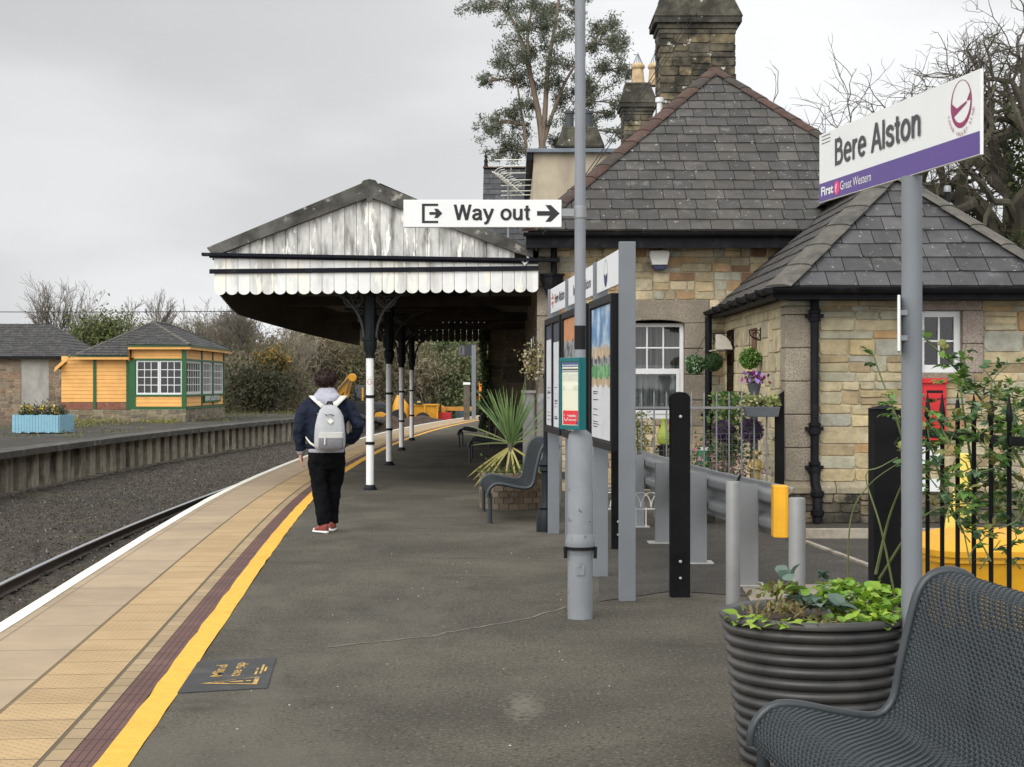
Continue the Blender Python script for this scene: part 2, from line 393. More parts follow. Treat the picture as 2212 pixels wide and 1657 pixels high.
def stripmat(name, col, grooves=(), blister=None, gcol=(.1, .085, .06), var=.1, scale=3, speck=None, rough=.8, tone=None, stain=None):
    m = mat(name, col, rough, var, scale, bump=.15, bscale=90, speck=speck, stain=stain, sscale=1.1, sthr=(.5, .72))
    t, N, L = nt(m); bs = N['Principled BSDF']
    uv = N.new('ShaderNodeUVMap'); sp = N.new('ShaderNodeSeparateXYZ'); L.new(uv.outputs[0], sp.inputs[0])
    src = bs.inputs['Base Color'].links[0].from_socket
    def mth(op, a, b=0.):
        n = N.new('ShaderNodeMath'); n.operation = op
        for i, x in enumerate((a, b)):
            if isinstance(x, (int, float)): n.inputs[i].default_value = x
            else: L.new(x, n.inputs[i])
        return n.outputs[0]
    mask = None
    for ax, per, wd, ph in grooves:
        x = sp.outputs[0 if ax == 's' else 1]
        f = mth('FRACT', mth('DIVIDE', mth('ADD', x, ph), per))
        g = mth('LESS_THAN', f, wd / per)
        mask = g if mask is None else mth('MAXIMUM', mask, g)
    if tone:                                # each slab its own tone
        per, amt = tone
        wn = N.new('ShaderNodeTexWhiteNoise'); wn.noise_dimensions = '1D'
        L.new(mth('FLOOR', mth('DIVIDE', sp.outputs[0], per)), wn.inputs['W'])
        v = N.new('ShaderNodeVectorMath'); v.operation = 'SCALE'; L.new(src, v.inputs[0])
        L.new(mth('ADD', mth('MULTIPLY', wn.outputs['Value'], amt * 2), 1 - amt), v.inputs['Scale']); src = v.outputs[0]
    h = None
    if blister:
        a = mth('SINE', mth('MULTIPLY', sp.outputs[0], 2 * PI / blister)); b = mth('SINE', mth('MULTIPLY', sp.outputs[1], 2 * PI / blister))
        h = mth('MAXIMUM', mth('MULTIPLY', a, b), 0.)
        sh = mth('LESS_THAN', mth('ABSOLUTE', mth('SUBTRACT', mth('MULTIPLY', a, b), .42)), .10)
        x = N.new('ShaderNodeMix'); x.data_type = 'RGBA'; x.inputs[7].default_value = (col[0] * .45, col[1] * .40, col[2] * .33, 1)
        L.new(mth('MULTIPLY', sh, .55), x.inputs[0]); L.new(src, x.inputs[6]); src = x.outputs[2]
    if mask is not None:
        x = N.new('ShaderNodeMix'); x.data_type = 'RGBA'; x.inputs[7].default_value = (*gcol, 1)
        L.new(mth('MULTIPLY', mask, .8), x.inputs[0]); L.new(src, x.inputs[6]); src = x.outputs[2]
        hm = mth('SUBTRACT', 1., mask); h = hm if h is None else mth('ADD', h, hm)
    L.new(src, bs.inputs['Base Color'])
    if h is not None:
        b2 = N.new('ShaderNodeBump'); b2.inputs['Strength'].default_value = .7; b2.inputs['Distance'].default_value = .006
        L.new(h, b2.inputs['Height']); L.new(bs.inputs['Normal'].links[0].from_socket, b2.inputs['Normal']); L.new(b2.outputs[0], bs.inputs['Normal'])
    return m
rg = random.Random(3)
ASPH = mat('asphalt', (.108, .097, .075), .92, .22, 1.1, grain=(58, .42), bump=.9, bscale=60, speck=(.175, .163, .134), spscale=42, spthr=(.58, .68), spec=.2,
           stain=(.070, .064, .052), sscale=.6, sthr=(.40, .64), stain2=(.042, .037, .03), s2scale=34, s2thr=(.565, .62))
ASPHD = mat('road_asphalt', (.058, .052, .043), .9, .25, 2, bump=.8, bscale=90, speck=(.26, .24, .2), spscale=60, spthr=(.62, .72), stain=(.15, .135, .11), sscale=1.2, sthr=(.6, .75))
EARTH = mat('earth', (.075, .062, .043), .95, .4, .6, bump=.5, bscale=8, stain=(.05, .07, .025), sscale=.25, sthr=(.45, .6))
BALL = mat('ballast', (.050, .040, .030), .95, .5, 10, bump=1., bscale=22, speck=(.12, .106, .09), spscale=19, spthr=(.58, .66), stain=(.03, .025, .018), sscale=.7, sthr=(.42, .62), stain2=(.06, .06, .03), s2scale=.9, s2thr=(.56, .7))
# ground sheet to the horizon
mb = MB(); mb.face([(-900, -60, -1.25), (900, -60, -1.25), (900, 1500, -1.25), (-900, 1500, -1.25)]); mb.build('ground', EARTH, kind='structure')
# this side: platform asphalt as a solid block with its wall down to the track
mb = MB(); s = -8.
while s < 112:
    a, b = edge(s, 1.455), edge(s + 2, 1.455); c, d = edge(s, .02), edge(s + 2, .02)
    mb.face([a, (60, a.y, 0), (60, b.y, 0), b])
    mb.face([c + V(0, 0, -.012), d + V(0, 0, -.012), d + V(0, 0, -1.2), c + V(0, 0, -1.2)][::-1])
    s += 2
mb.build('platform', ASPH, kind='structure')
mb = MB()
strip(mb, 0., .665, 0, -8, 112, 1.)
s = -8.
while s < 112:
    a, b = edge(s, 0), edge(s + 1, 0); mb.face([a, b, b + V(0, 0, -.1), a + V(0, 0, -.1)][::-1], uv=[(s, 0)] * 4); s += 1
COPE = stripmat('coping', (.355, .27, .175), [('s', .97, .018, .12), ('o', 9, .012, -.165)], gcol=(.14, .12, .085), tone=(.97, .08), speck=(.42, .34, .25), stain=(.30, .225, .145))
mb.build('coping_slabs', COPE, kind='structure')
mb = MB(); strip(mb, .667, 1.068, 0, -8, 112, 1.)
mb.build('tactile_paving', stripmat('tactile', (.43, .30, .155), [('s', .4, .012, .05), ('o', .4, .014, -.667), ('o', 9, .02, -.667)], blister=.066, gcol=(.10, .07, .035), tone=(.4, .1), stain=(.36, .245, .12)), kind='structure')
mb = MB(); strip(mb, 1.07, 1.178, 0, -8, 112, 1.)
mb.build('paver_course', stripmat('paver', (.33, .24, .135), [('s', .21, .012, 0), ('o', 9, .02, -1.07)], gcol=(.06, .05, .03), tone=(.21, .14)), kind='structure')
mb = MB(); strip(mb, 1.18, 1.314, 0, -8, 112, 1.)
mb.build('brown_brick_course', stripmat('brown_brick', (.125, .062, .052), [('s', .21, .010, .03), ('o', .034, .006, -1.18)], gcol=(.03, .02, .017), tone=(.21, .16)), kind='structure')
mb = MB(); strip(mb, 1.316, 1.452, .003, -8, 112, .35, .004, rg)
mb.build('yellow_line', mat('yellow_line_paint', (.76, .42, .055), .75, .1, 14, bump=.35, bscale=100, speck=(.48, .26, .035), spscale=70, spthr=(.62, .72), stain=(.60, .30, .035), sscale=3, sthr=(.55, .75), stain2=(.33, .22, .07), s2scale=26, s2thr=(.63, .72)), kind='structure')
mb = MB(); strip(mb, .004, .105, .004, -8, 112, .7, .002, rg)
mb.build('white_line', mat('white_line_paint', (.76, .73, .64), .7, .06, 6, stain=(.6, .55, .45), sscale=4, sthr=(.6, .8)), kind='structure')
# road surface on the town side, its pale edging and kerb
mb = MB(); mb.face([(.62, 11.75, .005), (1.2, 12.35, .005), (1.72, 12.05, .005), (2.1, 12.9, .005), (9, 12.9, .005), (9, 18.3, .005), (.95, 18.3, .005)])
mb.face([(2.1, 10.6, .005), (9, 10.6, .005), (9, 12.898, .005), (2.1, 12.898, .005)])
mb.build('road', ASPHD, kind='structure')
mb = MB(); mb.face([(1.68, 11.55, .009), (3.4, 11.4, .009), (3.4, 12.75, .009), (1.75, 12.7, .009)])
mb.build('pavement', mat('concrete_paving', (.29, .25, .195), .9, .2, 3, bump=.4, bscale=50, stain=(.17, .15, .12), sscale=2), kind='structure')
mb = MB(); mb.obox((2.83, 16.1, .005), (.05, 0, 0), (.24, -3.2, 0), (0, 0, .02)); mb.obox((2.93, 16.5, .005), (1.9, .05, 0), (0, .14, 0), (0, 0, .09))
mb.build('kerb', mat('kerb_stone', (.33, .29, .23), .9, .25, 5, bump=.3, stain=(.14, .12, .1), sscale=4), kind='structure')
# a pale seam where the surfacing was cut, and a worn patch
def ribbon(mb, pts, wd, z, rng):
    P = []
    for i in range(len(pts) - 1):
        a, b = V(*pts[i], z), V(*pts[i + 1], z); n = max(2, int((b - a).length / .08))
        for k in range(n): P.append(a.lerp(b, k / n) + V(rng.gauss(0, .008), rng.gauss(0, .012), 0))
    for i in range(len(P) - 1):
        d = (P[i + 1] - P[i]).normalized(); q = V(-d.y, d.x, 0); w0 = wd * rng.uniform(.4, 1.2); w1 = wd * rng.uniform(.4, 1.2)
        mb.face([P[i] - q * wd / 2, P[i + 1] - q * wd / 2, P[i + 1] + q * wd / 2, P[i] + q * wd / 2])
mb = MB(); ribbon(mb, [(-1.1, 9.7), (-.5, 10.15), (.1, 10.9), (.36, 11.45), (.62, 11.8)], .022, .003, rg)
ribbon(mb, [(-1.45, 17.3), (-.3, 17.5), (.3, 17.4)], .03, .003, rg); ribbon(mb, [(-1.2, 13.6), (.2, 13.7)], .02, .003, rg)
mb.build('surface_seam', mat('seam', (.165, .15, .12), .9, .3, 8, bump=.3), kind='structure')
t, N, L = nt(ASPH); bs_ = N['Principled BSDF']; src = bs_.inputs['Base Color'].links[0].from_socket     # pale worn patch in the surfacing
tc_ = N.new('ShaderNodeTexCoord'); mp_ = N.new('ShaderNodeMapping'); mp_.vector_type = 'TEXTURE'; mp_.inputs['Location'].default_value = (.06, 7.95, 0); mp_.inputs['Scale'].default_value = (.16, .62, 1)
L.new(tc_.outputs['Object'], mp_.inputs[0]); ln_ = N.new('ShaderNodeVectorMath'); ln_.operation = 'LENGTH'; L.new(mp_.outputs[0], ln_.inputs[0])
n_ = N.new('ShaderNodeTexNoise'); n_.inputs['Scale'].default_value = 24; n_.inputs['Detail'].default_value = 6; L.new(tc_.outputs['Object'], n_.inputs['Vector'])
r1 = N.new('ShaderNodeMapRange'); r1.inputs['From Min'].default_value = 1.1; r1.inputs['From Max'].default_value = .2; L.new(ln_.outputs['Value'], r1.inputs['Value'])
m1 = N.new('ShaderNodeMath'); m1.operation = 'MULTIPLY_ADD'; m1.inputs[1].default_value = .45; L.new(r1.outputs[0], m1.inputs[0]); L.new(n_.outputs['Fac'], m1.inputs[2])
r2 = N.new('ShaderNodeMapRange'); r2.inputs['From Min'].default_value = .72; r2.inputs['From Max'].default_value = .98; L.new(m1.outputs[0], r2.inputs['Value'])
x_ = N.new('ShaderNodeMix'); x_.data_type = 'RGBA'; x_.inputs[7].default_value = (.165, .152, .122, 1); L.new(r2.outputs[0], x_.inputs[0]); L.new(src, x_.inputs[6])
src = x_.outputs[2]                                                                                              # foot-worn pale areas and old damp stains
for sc_, st_, th_, cl_ in ((.55, (1, .4, 1), (.50, .62), (.150, .137, .110, 1)), (.8, (.6, 1.3, 1), (.57, .66), (.052, .047, .038, 1)), (6., (1, 1, 1), (.70, .73), (.045, .041, .034, 1))):
    mq = N.new('ShaderNodeMapping'); mq.inputs['Scale'].default_value = st_; mq.inputs['Location'].default_value = (sc_ * 7, 3, 0); L.new(tc_.outputs['Object'], mq.inputs[0])
    nq = N.new('ShaderNodeTexNoise'); nq.inputs['Scale'].default_value = sc_; nq.inputs['Detail'].default_value = 9; nq.inputs['Roughness'].default_value = .68; L.new(mq.outputs[0], nq.inputs['Vector'])
    rq = N.new('ShaderNodeMapRange'); rq.inputs['From Min'].default_value, rq.inputs['From Max'].default_value = th_; rq.inputs['To Max'].default_value = .62; L.new(nq.outputs['Fac'], rq.inputs['Value'])
    xq = N.new('ShaderNodeMix'); xq.data_type = 'RGBA'; xq.inputs[7].default_value = cl_; L.new(rq.outputs[0], xq.inputs[0]); L.new(src, xq.inputs[6]); src = xq.outputs[2]
L.new(src, bs_.inputs['Base Color'])
rb = random.Random(8); mb = MB()
for i in range(55):
    y = rb.uniform(6, 16); x = rb.uniform(-1.35, .5); r = rb.uniform(.003, .007)
    mb.lathe([(r, 0.001), (r * .8, .004), (r * .3, .005)], (x, y, .0), n=6, col=rb.choice([(.5, .48, .43), (.3, .28, .25), (.06, .05, .04), (.4, .36, .3)]), sx=rb.uniform(.6, 1.3))
tag(mb.build('litter', mat('litter_chips', (.4, .4, .38), .8, .2, attr=True)), 'scattered pale chips and grit on the platform asphalt', 'grit', kind='stuff')
# faded warning plate let into the platform
A, B, C_, D_ = V(-1.672, 8.27, .006), V(-1.244, 8.41, .006), V(-1.329, 9.34, .006), V(-1.744, 9.2, .006)
t = thing('floor_sign', 'faded dark warning plate with yellow triangle set in the platform beside the yellow line', 'floor sign', (A + C_) / 2)
mb = MB(); mb.mesh([A, B, C_, D_] + [p - V(0, 0, .02) for p in (A, B, C_, D_)], [(0, 1, 2, 3), (0, 4, 5, 1), (1, 5, 6, 2), (2, 6, 7, 3), (3, 7, 4, 0)])
mb.build('plate', mat('worn_plate', (.034, .034, .034), .6, .25, 6, stain=(.075, .073, .068), sscale=5, sthr=(.5, .75), bump=.2), t)
U = (D_ - A).normalized(); Wd = (A - B).normalized(); mb = MB()
def pl(u, v): return B + U * u + Wd * v       # u runs away from the camera, v towards the track
for q in ([(.1, .06), (.33, .06), (.31, .085), (.13, .085)], [(.1, .06), (.13, .085), (.225, .315), (.215, .36)], [(.33, .06), (.215, .36), (.225, .315), (.31, .085)],
          [(.205, .14), (.235, .14), (.228, .25), (.212, .25)], [(.208, .10), (.232, .10), (.232, .125), (.208, .125)]):
    mb.face([pl(u, v) + V(0, 0, .002) for u, v in q])
mb.build('triangle', mat('worn_yellow', (.5, .31, .08), .7, .2, 12, stain=(.1, .095, .085), sscale=16, sthr=(.5, .6)), t); mb = MB()
write(mb, 'Mind', pl(.40, .27), U, Wd, V(0, 0, 1), .085, .02, width=.36); write(mb, 'the gap', pl(.38, .175), U, Wd, V(0, 0, 1), .085, .02, width=.42)
for k, (v0, u0, u1) in enumerate([(.085, .4, .52), (.085, .55, .6), (.06, .42, .7), (.04, .48, .62)]): mb.face([pl(u0, v0) + V(0, 0, .002), pl(u1, v0) + V(0, 0, .002), pl(u1, v0 + .012) + V(0, 0, .002), pl(u0, v0 + .012) + V(0, 0, .002)])
mb.build('lettering', bpy.data.materials['worn_yellow'], t)

# ------------------------------------------------------------------ track bed
nx, ny = 46, 620; rn = np.random.default_rng(5); mb = MB()
hh = rn.normal(0, .022, (ny + 1, nx + 1)) + .03 * np.sin(np.linspace(0, 9, nx + 1))[None, :]
vs = []; fs = []
for j in range(ny + 1):
    for i in range(nx + 1):
        p = edge(4 + j * .18, -.03 - i * .158, -1.06 + hh[j, i]); vs.append(p)
for j in range(ny):
    for i in range(nx):
        a = j * (nx + 1) + i; fs.append((a, a + nx + 1, a + nx + 2, a + 1))
mb.mesh(vs, fs); mb.build('track_bed', BALL, kind='structure')
tr = thing('railway_track', 'single railway track with shiny rail heads curving beside the platform', 'railway track', edge(20, -1.5, -1.05))
RAILM = mat('rail_steel', (.06, .045, .035), .7, .3, 4); RAILT = mat('rail_head', (.55, .56, .58), .28, .1, 3, metal=.9)
for off in (-.73, -2.235):
    mb = MB()
    def sweep(prof):
        s = 4.
        while s < 110:
            for k in range(len(prof) - 1):
                (o0, z0), (o1, z1) = prof[k], prof[k + 1]
                mb.face([edge(s, off + o0, z0), edge(s + 1.5, off + o0, z0), edge(s + 1.5, off + o1, z1), edge(s, off + o1, z1)])
            s += 1.5
    mb.cm = 0; sweep([(-.075, -1.03), (-.075, -1.015), (-.012, -1.0), (-.01, -.93), (-.036, -.92), (-.036, -.896)]); sweep([(.036, -.896), (.036, -.92), (.01, -.93), (.012, -1.), (.075, -1.015), (.075, -1.03)])
    mb.cm = 1; sweep([(-.036, -.896), (-.03, -.888), (.03, -.888), (.036, -.896)])
    mb.build('rail', [RAILM, RAILT], tr)
mb = MB(); s = 4.
while s < 110:
    a = edge(s, -.25, -1.145); d = (edge(s, -2.75, -1.145) - a); n_ = V(-d.y, d.x, 0).normalized()
    mb.obox(a, d, n_ * .25, (0, 0, .08)); s += .7
sl_ = mb.build('sleeper', mat('sleeper_wood', (.06, .048, .036), .9, .4, 6), tr); sl_['kind'] = 'stuff'
# ------------------------------------------------------------------ disused platform across the line
OFF = -7.2
OPA = mat('old_asphalt', (.055, .051, .044), .95, .3, .9, bump=.5, bscale=30, spec=.2, stain=(.095, .09, .07), sscale=.5, sthr=(.5, .7), stain2=(.05, .06, .025), s2scale=1.4, s2thr=(.58, .7))
mb = MB(); s = 20.
while s < 96:
    zz = lambda q: 0. if q < 84 else -.09 * (q - 84)
    mb.face([edge(s, OFF - 6.5, zz(s) + .001), edge(s, OFF - .5, zz(s)), edge(s + 2, OFF - .5, zz(s + 2)), edge(s + 2, OFF - 6.5, zz(s + 2) + .001)])
    s += 2
mb.build('opposite_platform', OPA, kind='structure')
mb = MB(); mb.face([(-120, 18, -.3), (-11, 18, -.3), (-17.4, 60, -.3), (-14.5, 100, -.3), (-120, 130, -.3)]); mb.build('embankment', EARTH, kind='structure')
t = thing('platform_wall', 'weathered concrete post and panel wall holding up the disused platform across the track', 'platform wall', edge(40, OFF, -1.05))
mb = MB(); s = 20.; rw = random.Random(12)
while s < 92:
    z1 = -.15 if s < 84 else -.15 - .09 * (s - 84)
    a, b = edge(s, OFF - .1, -1.0), edge(s + .58 + rw.uniform(-.03, .03), OFF - .1, -1.0); d = b - a; n_ = V(d.y, -d.x, 0).normalized()
    g = rw.uniform(.24, .38); mb.obox(a - n_ * .24, d, n_ * .24, (0, 0, z1 + 1.0), (g, g * .88, g * .68))
    p, q = b - n_ * .24, edge(s + 1.02, OFF - .1, -1.0) - n_ * .24
    mb.obox(p, q - p, n_ * .02, (0, 0, z1 + 1.0), (.025, .022, .018))  # gap backing near-black: shade between the panels put into its colour
    if rw.random() < .7: g = rw.uniform(.08, .17); o = rw.uniform(.15, .5); mb.obox(p + (q - p) * o, (q - p) * .35, n_ * rw.uniform(.04, .12), (0, 0, z1 + 1.0 - rw.uniform(0, .1)), (g, g * .9, g * .72))
    s += 1.02
mb.build('wall_panel', mat('old_concrete', (.2, .18, .15), .95, .3, 5, bump=.3, bscale=20, attr=True, stain=(.05, .045, .038), sscale=2.5, sthr=(.5, .7), stretch=(1, 1, .3)), t)
mb = MB(); s = 20.
while s < 92:
    a, b = edge(s, OFF + .06, -1.12), edge(s + 1.2, OFF + .06, -1.12); d = b - a; n_ = V(d.y, -d.x, 0).normalized(); mb.obox(a - n_ * .3, d, n_ * (.3 + rw.uniform(-.03, .04)), (0, 0, .13 + rw.uniform(-.02, .02))); s += 1.2
mb.build('footing', mat('footing_concrete', (.17, .15, .12), .95, .35, 3, bump=.5, stain=(.06, .055, .04), sscale=2), t)
mb = MB(); s = 20.
while s < 92:
    zz = 0. if s < 84 else -.09 * (s - 84)
    a, b = edge(s, OFF + .2, zz), edge(s + .93, OFF + .2, zz); c, d = edge(s, OFF - .5, zz), edge(s + .93, OFF - .5, zz)
    mb.mesh([a, b, d, c] + [p + V(0, 0, -.15) for p in (a, b, d, c)], [(0, 3, 2, 1), (4, 5, 6, 7), (0, 1, 5, 4), (3, 7, 6, 2), (0, 4, 7, 3), (1, 2, 6, 5)]); s += .95
mb.build('coping', mat('old_coping', (.07, .066, .057), .95, .35, 2, bump=.4, stain=(.2, .2, .17), sscale=2.5, sthr=(.55, .7)), t)
# rising ground beyond the yard, hidden by scrub
nx, ny = 60, 24; vs = []; fs = []
for j in range(ny + 1):
    for i in range(nx + 1):
        x = -130 + i * 4.; y = 112 + j * 6.; h = -1.2 + 3.6 * (1 - math.exp(-max(0, (y - 114)) / 14.)) + .6 * math.sin(x * .13) * min(1, (y - 112) / 20)
        vs.append((x, y, h))
for j in range(ny):
    for i in range(nx):
        a = j * (nx + 1) + i; fs.append((a, a + 1, a + nx + 2, a + nx + 1))
mb = MB(); mb.mesh(vs, fs); mb.build('hillside', mat('hill_scrub', (.06, .052, .033), 1, .5, .4, stain=(.035, .045, .018), sscale=.12), kind='structure', smooth='all')
# ------------------------------------------------------------------ masonry and slates, stone by stone
STONE = mat('sandstone', (.4, .33, .22), .92, .25, 7, bump=.7, bscale=20, attr=True, stain=(.23, .19, .125), sscale=2.6, sthr=(.54, .76), stain2=(.46, .42, .31), s2scale=9, s2thr=(.62, .72))
GRAN = mat('granite', (.33, .27, .22), .92, .25, 3, bump=.8, bscale=45, attr=True, speck=(.20, .165, .13), spscale=55, spthr=(.5, .62), stain=(.38, .345, .28), sscale=30, sthr=(.6, .68))
DSTONE = mat('dark_stone', (.2, .17, .13), .95, .3, 8, bump=.6, bscale=26, attr=True, stain=(.035, .033, .026), sscale=2.6, sthr=(.42, .60), stain2=(.42, .42, .36), s2scale=5.5, s2thr=(.655, .67), spec=.2)
MORT = (.36, .305, .21)
PAL = [(.47, .385, .24), (.52, .43, .28), (.44, .385, .265), (.40, .385, .305), (.50, .39, .225), (.38, .36, .28), (.56, .46, .31), (.48, .405, .265), (.42, .35, .225), (.26, .155, .09), (.46, .31, .17), (.33, .27, .18)]
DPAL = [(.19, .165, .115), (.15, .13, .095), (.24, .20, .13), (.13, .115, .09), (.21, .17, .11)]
def stone_wall(mb, rng, O, U, N, W, Hh, holes=(), pal=PAL, course=(.10, .22), ln=(.16, .55), dep=.011, mort=MORT, W0=0.):
    """random rubble: bands of wall cut again and again into unequal stones, each with its own bevelled, slightly crooked face"""
    O, U, N = Vector(O), Vector(U), Vector(N); Z = V(0, 0, 1); z = 0.; hmin, hmax = course; wmin, wmax = ln
    cuts = sorted({round(h[k], 4) for h in holes for k in (2, 3) if 0 < h[k] < Hh} | {Hh})
    def P(x, y, d): return O + U * x + Z * y + N * d
    def stone(x0, x1, z0, z1):
        g = rng.uniform(.002, .005); b = min(.009, (z1 - z0) * .12); d = dep * rng.uniform(.3, 1.4); c_ = rng.choice(pal); f = rng.uniform(.84, 1.14); c_ = tuple(v * f for v in c_)
        j = lambda: rng.uniform(-.010, .008)
        a0, a1, c0, c1 = x0 + g, x1 - g, z0 + g, z1 - g; k = min((a1 - a0), (c1 - c0)) * rng.uniform(.08, .2)
        o = [(a0 + k, c0 + j() * .6), (a1 - k, c0 + j() * .6), (a1 + j() * .6, c0 + k), (a1 + j() * .6, c1 - k), (a1 - k, c1 + j() * .6), (a0 + k, c1 + j() * .6), (a0 + j() * .6, c1 - k), (a0 + j() * .6, c0 + k)]
        mx_, mz_ = (a0 + a1) / 2, (c0 + c1) / 2
        i_ = [(p + (b if p < mx_ else -b), q + (b if q < mz_ else -b)) for p, q in o]; tl = rng.uniform(-.004, .004)
        vs = [P(a, c2, -.004) for a, c2 in o] + [P(a, c2, d + tl * (1 if a > mx_ else -1) + rng.uniform(-.0015, .0015)) for a, c2 in i_]
        mb.mesh(vs, [tuple(range(8, 16))] + [(q, (q + 1) % 8, (q + 1) % 8 + 8, q + 8) for q in range(8)], c_)
    def cut(x0, x1, z0, z1):
        w, h = x1 - x0, z1 - z0
        if h > hmax or (h > 2.1 * hmin and rng.random() < .55 and w > wmin * 1.1):
            if w > wmax * 1.5 or (w > 2.2 * wmin and rng.random() < .45): k = x0 + w * rng.uniform(.35, .65); cut(x0, k, z0, z1); cut(k, x1, z0, z1)
            else: k = z0 + h * rng.uniform(.32, .68); cut(x0, x1, z0, k); cut(x0, x1, k, z1)
        elif w > wmax or (w > 2.4 * wmin and w > h * 1.6 and rng.random() < .6): k = x0 + w * rng.uniform(.3, .7); cut(x0, k, z0, z1); cut(k, x1, z0, z1)
        else: stone(x0, x1, z0, z1)
    for c in cuts:
        while z < c - 1e-6:
            h = rng.uniform(hmax * 1.3, hmax * 2.3)
            if c - (z + h) < hmin * 1.2: h = c - z
            iv = [(W0, W)]
            for (a, b, z0, z1) in holes:
                if z0 < z + h - 1e-4 and z1 > z + 1e-4:
                    nv = []
                    for (p, q) in iv:
                        if a > p: nv.append((p, min(q, a)))
                        if b < q: nv.append((max(p, b), q))
                    iv = [i for i in nv if i[1] - i[0] > 1e-3]
            for (p, q) in iv:
                mb.face([P(p, z, -.004), P(q, z, -.004), P(q, z + h, -.004), P(p, z + h, -.004)], mort)
                x = p
                while x < q - 1e-6:
                    w = rng.uniform(wmax * .9, wmax * 2.)
                    if q - (x + w) < wmin * 1.2: w = q - x
                    cut(x, x + w, z, z + h); x += w
            z += h
def clip(poly, a, b, c):            # keep a*x+b*y<=c
    out = []
    for i in range(len(poly)):
        p, q = poly[i], poly[(i + 1) % len(poly)]; dp, dq = a * p[0] + b * p[1] - c, a * q[0] + b * q[1] - c
        if dp <= 0: out.append(p)
        if dp * dq < 0: t_ = dp / (dp - dq); out.append((p[0] + (q[0] - p[0]) * t_, p[1] + (q[1] - p[1]) * t_))
    return out
SLATE = mat('slate', (.12, .12, .125), .62, .16, 5, bump=.25, bscale=24, attr=True, stain=(.045, .047, .042), sscale=2.2, sthr=(.5, .7), speck=(.33, .335, .30), spscale=17, spthr=(.69, .72), stain2=(.13, .13, .118), s2scale=5, s2thr=(.60, .72), spec=.22)
SPAL = [(.064, .060, .056), (.072, .067, .062), (.055, .052, .050), (.080, .074, .067), (.066, .061, .054), (.060, .056, .055)]
def slates(mb, rng, poly, gauge, width, pal=SPAL, lift=.02):
    poly = [Vector(p) for p in poly]; O = poly[0]; U = (poly[1] - O).normalized(); N_ = None
    N_ = U.cross(poly[2] - O).normalized()
    W_ = N_.cross(U)
    if N_.z < 0: N_ = -N_
    if W_.z < 0: W_ = -W_
    P2 = [((p - O).dot(U), (p - O).dot(W_)) for p in poly]
    ar = sum(P2[i][0] * P2[(i + 1) % len(P2)][1] - P2[(i + 1) % len(P2)][0] * P2[i][1] for i in range(len(P2)))
    if ar < 0: P2 = P2[::-1]
    planes = []
    for i in range(len(P2)):
        p, q = P2[i], P2[(i + 1) % len(P2)]; a, b = q[1] - p[1], -(q[0] - p[0]); planes.append((a, b, a * p[0] + b * p[1]))
    mb.face([O + U * x + W_ * y - N_ * .012 for x, y in P2], (.03, .03, .03))
    x0, x1 = min(p[0] for p in P2), max(p[0] for p in P2); y1 = max(p[1] for p in P2); y = min(p[1] for p in P2); r = 0
    while y < y1:
        x = x0 - width * (.5 if r % 2 else 1.) + rng.uniform(-.02, .02)
        while x < x1:
            w = width * rng.uniform(.86, 1.12); gx = .010; jy = rng.uniform(-.008, .008)
            q = [(x + gx / 2, y + jy), (x + w - gx / 2, y + jy + rng.uniform(-.004, .004)), (x + w - gx / 2, y + gauge + .01), (x + gx / 2, y + gauge + .01)]
            if rng.random() < .12: q = [(q[0][0] + .03, q[0][1]), q[1], q[2], q[3], (q[0][0], q[0][1] + .035)]
            for pln in planes: q = clip(q, *pln) if q else q
            if len(q) >= 3:
                c = rng.choice(pal); f = rng.uniform(.85, 1.15); c = tuple(v * f for v in c)
                hh = [lift * rng.uniform(.8, 1.3) * (1 - .85 * min(1, max(0, (b - y) / gauge))) for a, b in q]
                top = [O + U * a + W_ * b + N_ * h for (a, b), h in zip(q, hh)]
                bot = [O + U * a + W_ * b - N_ * .006 for a, b in q]; k = len(q)
                mb.mesh(top + bot, [tuple(range(k))] + [(i, i + k, (i + 1) % k + k, (i + 1) % k) for i in range(k)], c)
            x += w
        y += gauge; r += 1
def hip_tiles(mb, rng, a, b, seg=.42, w=.135, h=.035, pal=((.068, .037, .028), (.058, .034, .027), (.078, .045, .034), (.05, .039, .031)), up=V(0, 0, 1)):
    a, b = Vector(a), Vector(b); n = max(1, round((b - a).length / seg)); d = (b - a).normalized(); s = d.cross(up).normalized(); u = s.cross(d).normalized()
    for i in range(n):
        p, q = a.lerp(b, i / n), a.lerp(b, (i + .985) / n); c = rng.choice(pal); vs = []
        for k, e in enumerate((p, q)):
            lift = .012 if k == 0 else 0.
            for j in range(7):
                t_ = PI * j / 6; vs.append(e + s * math.cos(t_) * w + u * (math.sin(t_) * h * 1.5 - h * .55 + lift))
        mb.mesh(vs, [(j, j + 1, j + 8, j + 7) for j in range(6)] + [tuple(range(6, -1, -1)), tuple(range(7, 14))], c)
HIP = mat('ridge_tile', (.12, .06, .04), .9, .3, 7, attr=True, bump=.4, stain=(.05, .05, .045), sscale=4, sthr=(.5, .68), stain2=(.2, .19, .13), s2scale=12, s2thr=(.66, .72))
CURT = mat('net_curtain', (.36, .355, .35), .9, .1, 4)
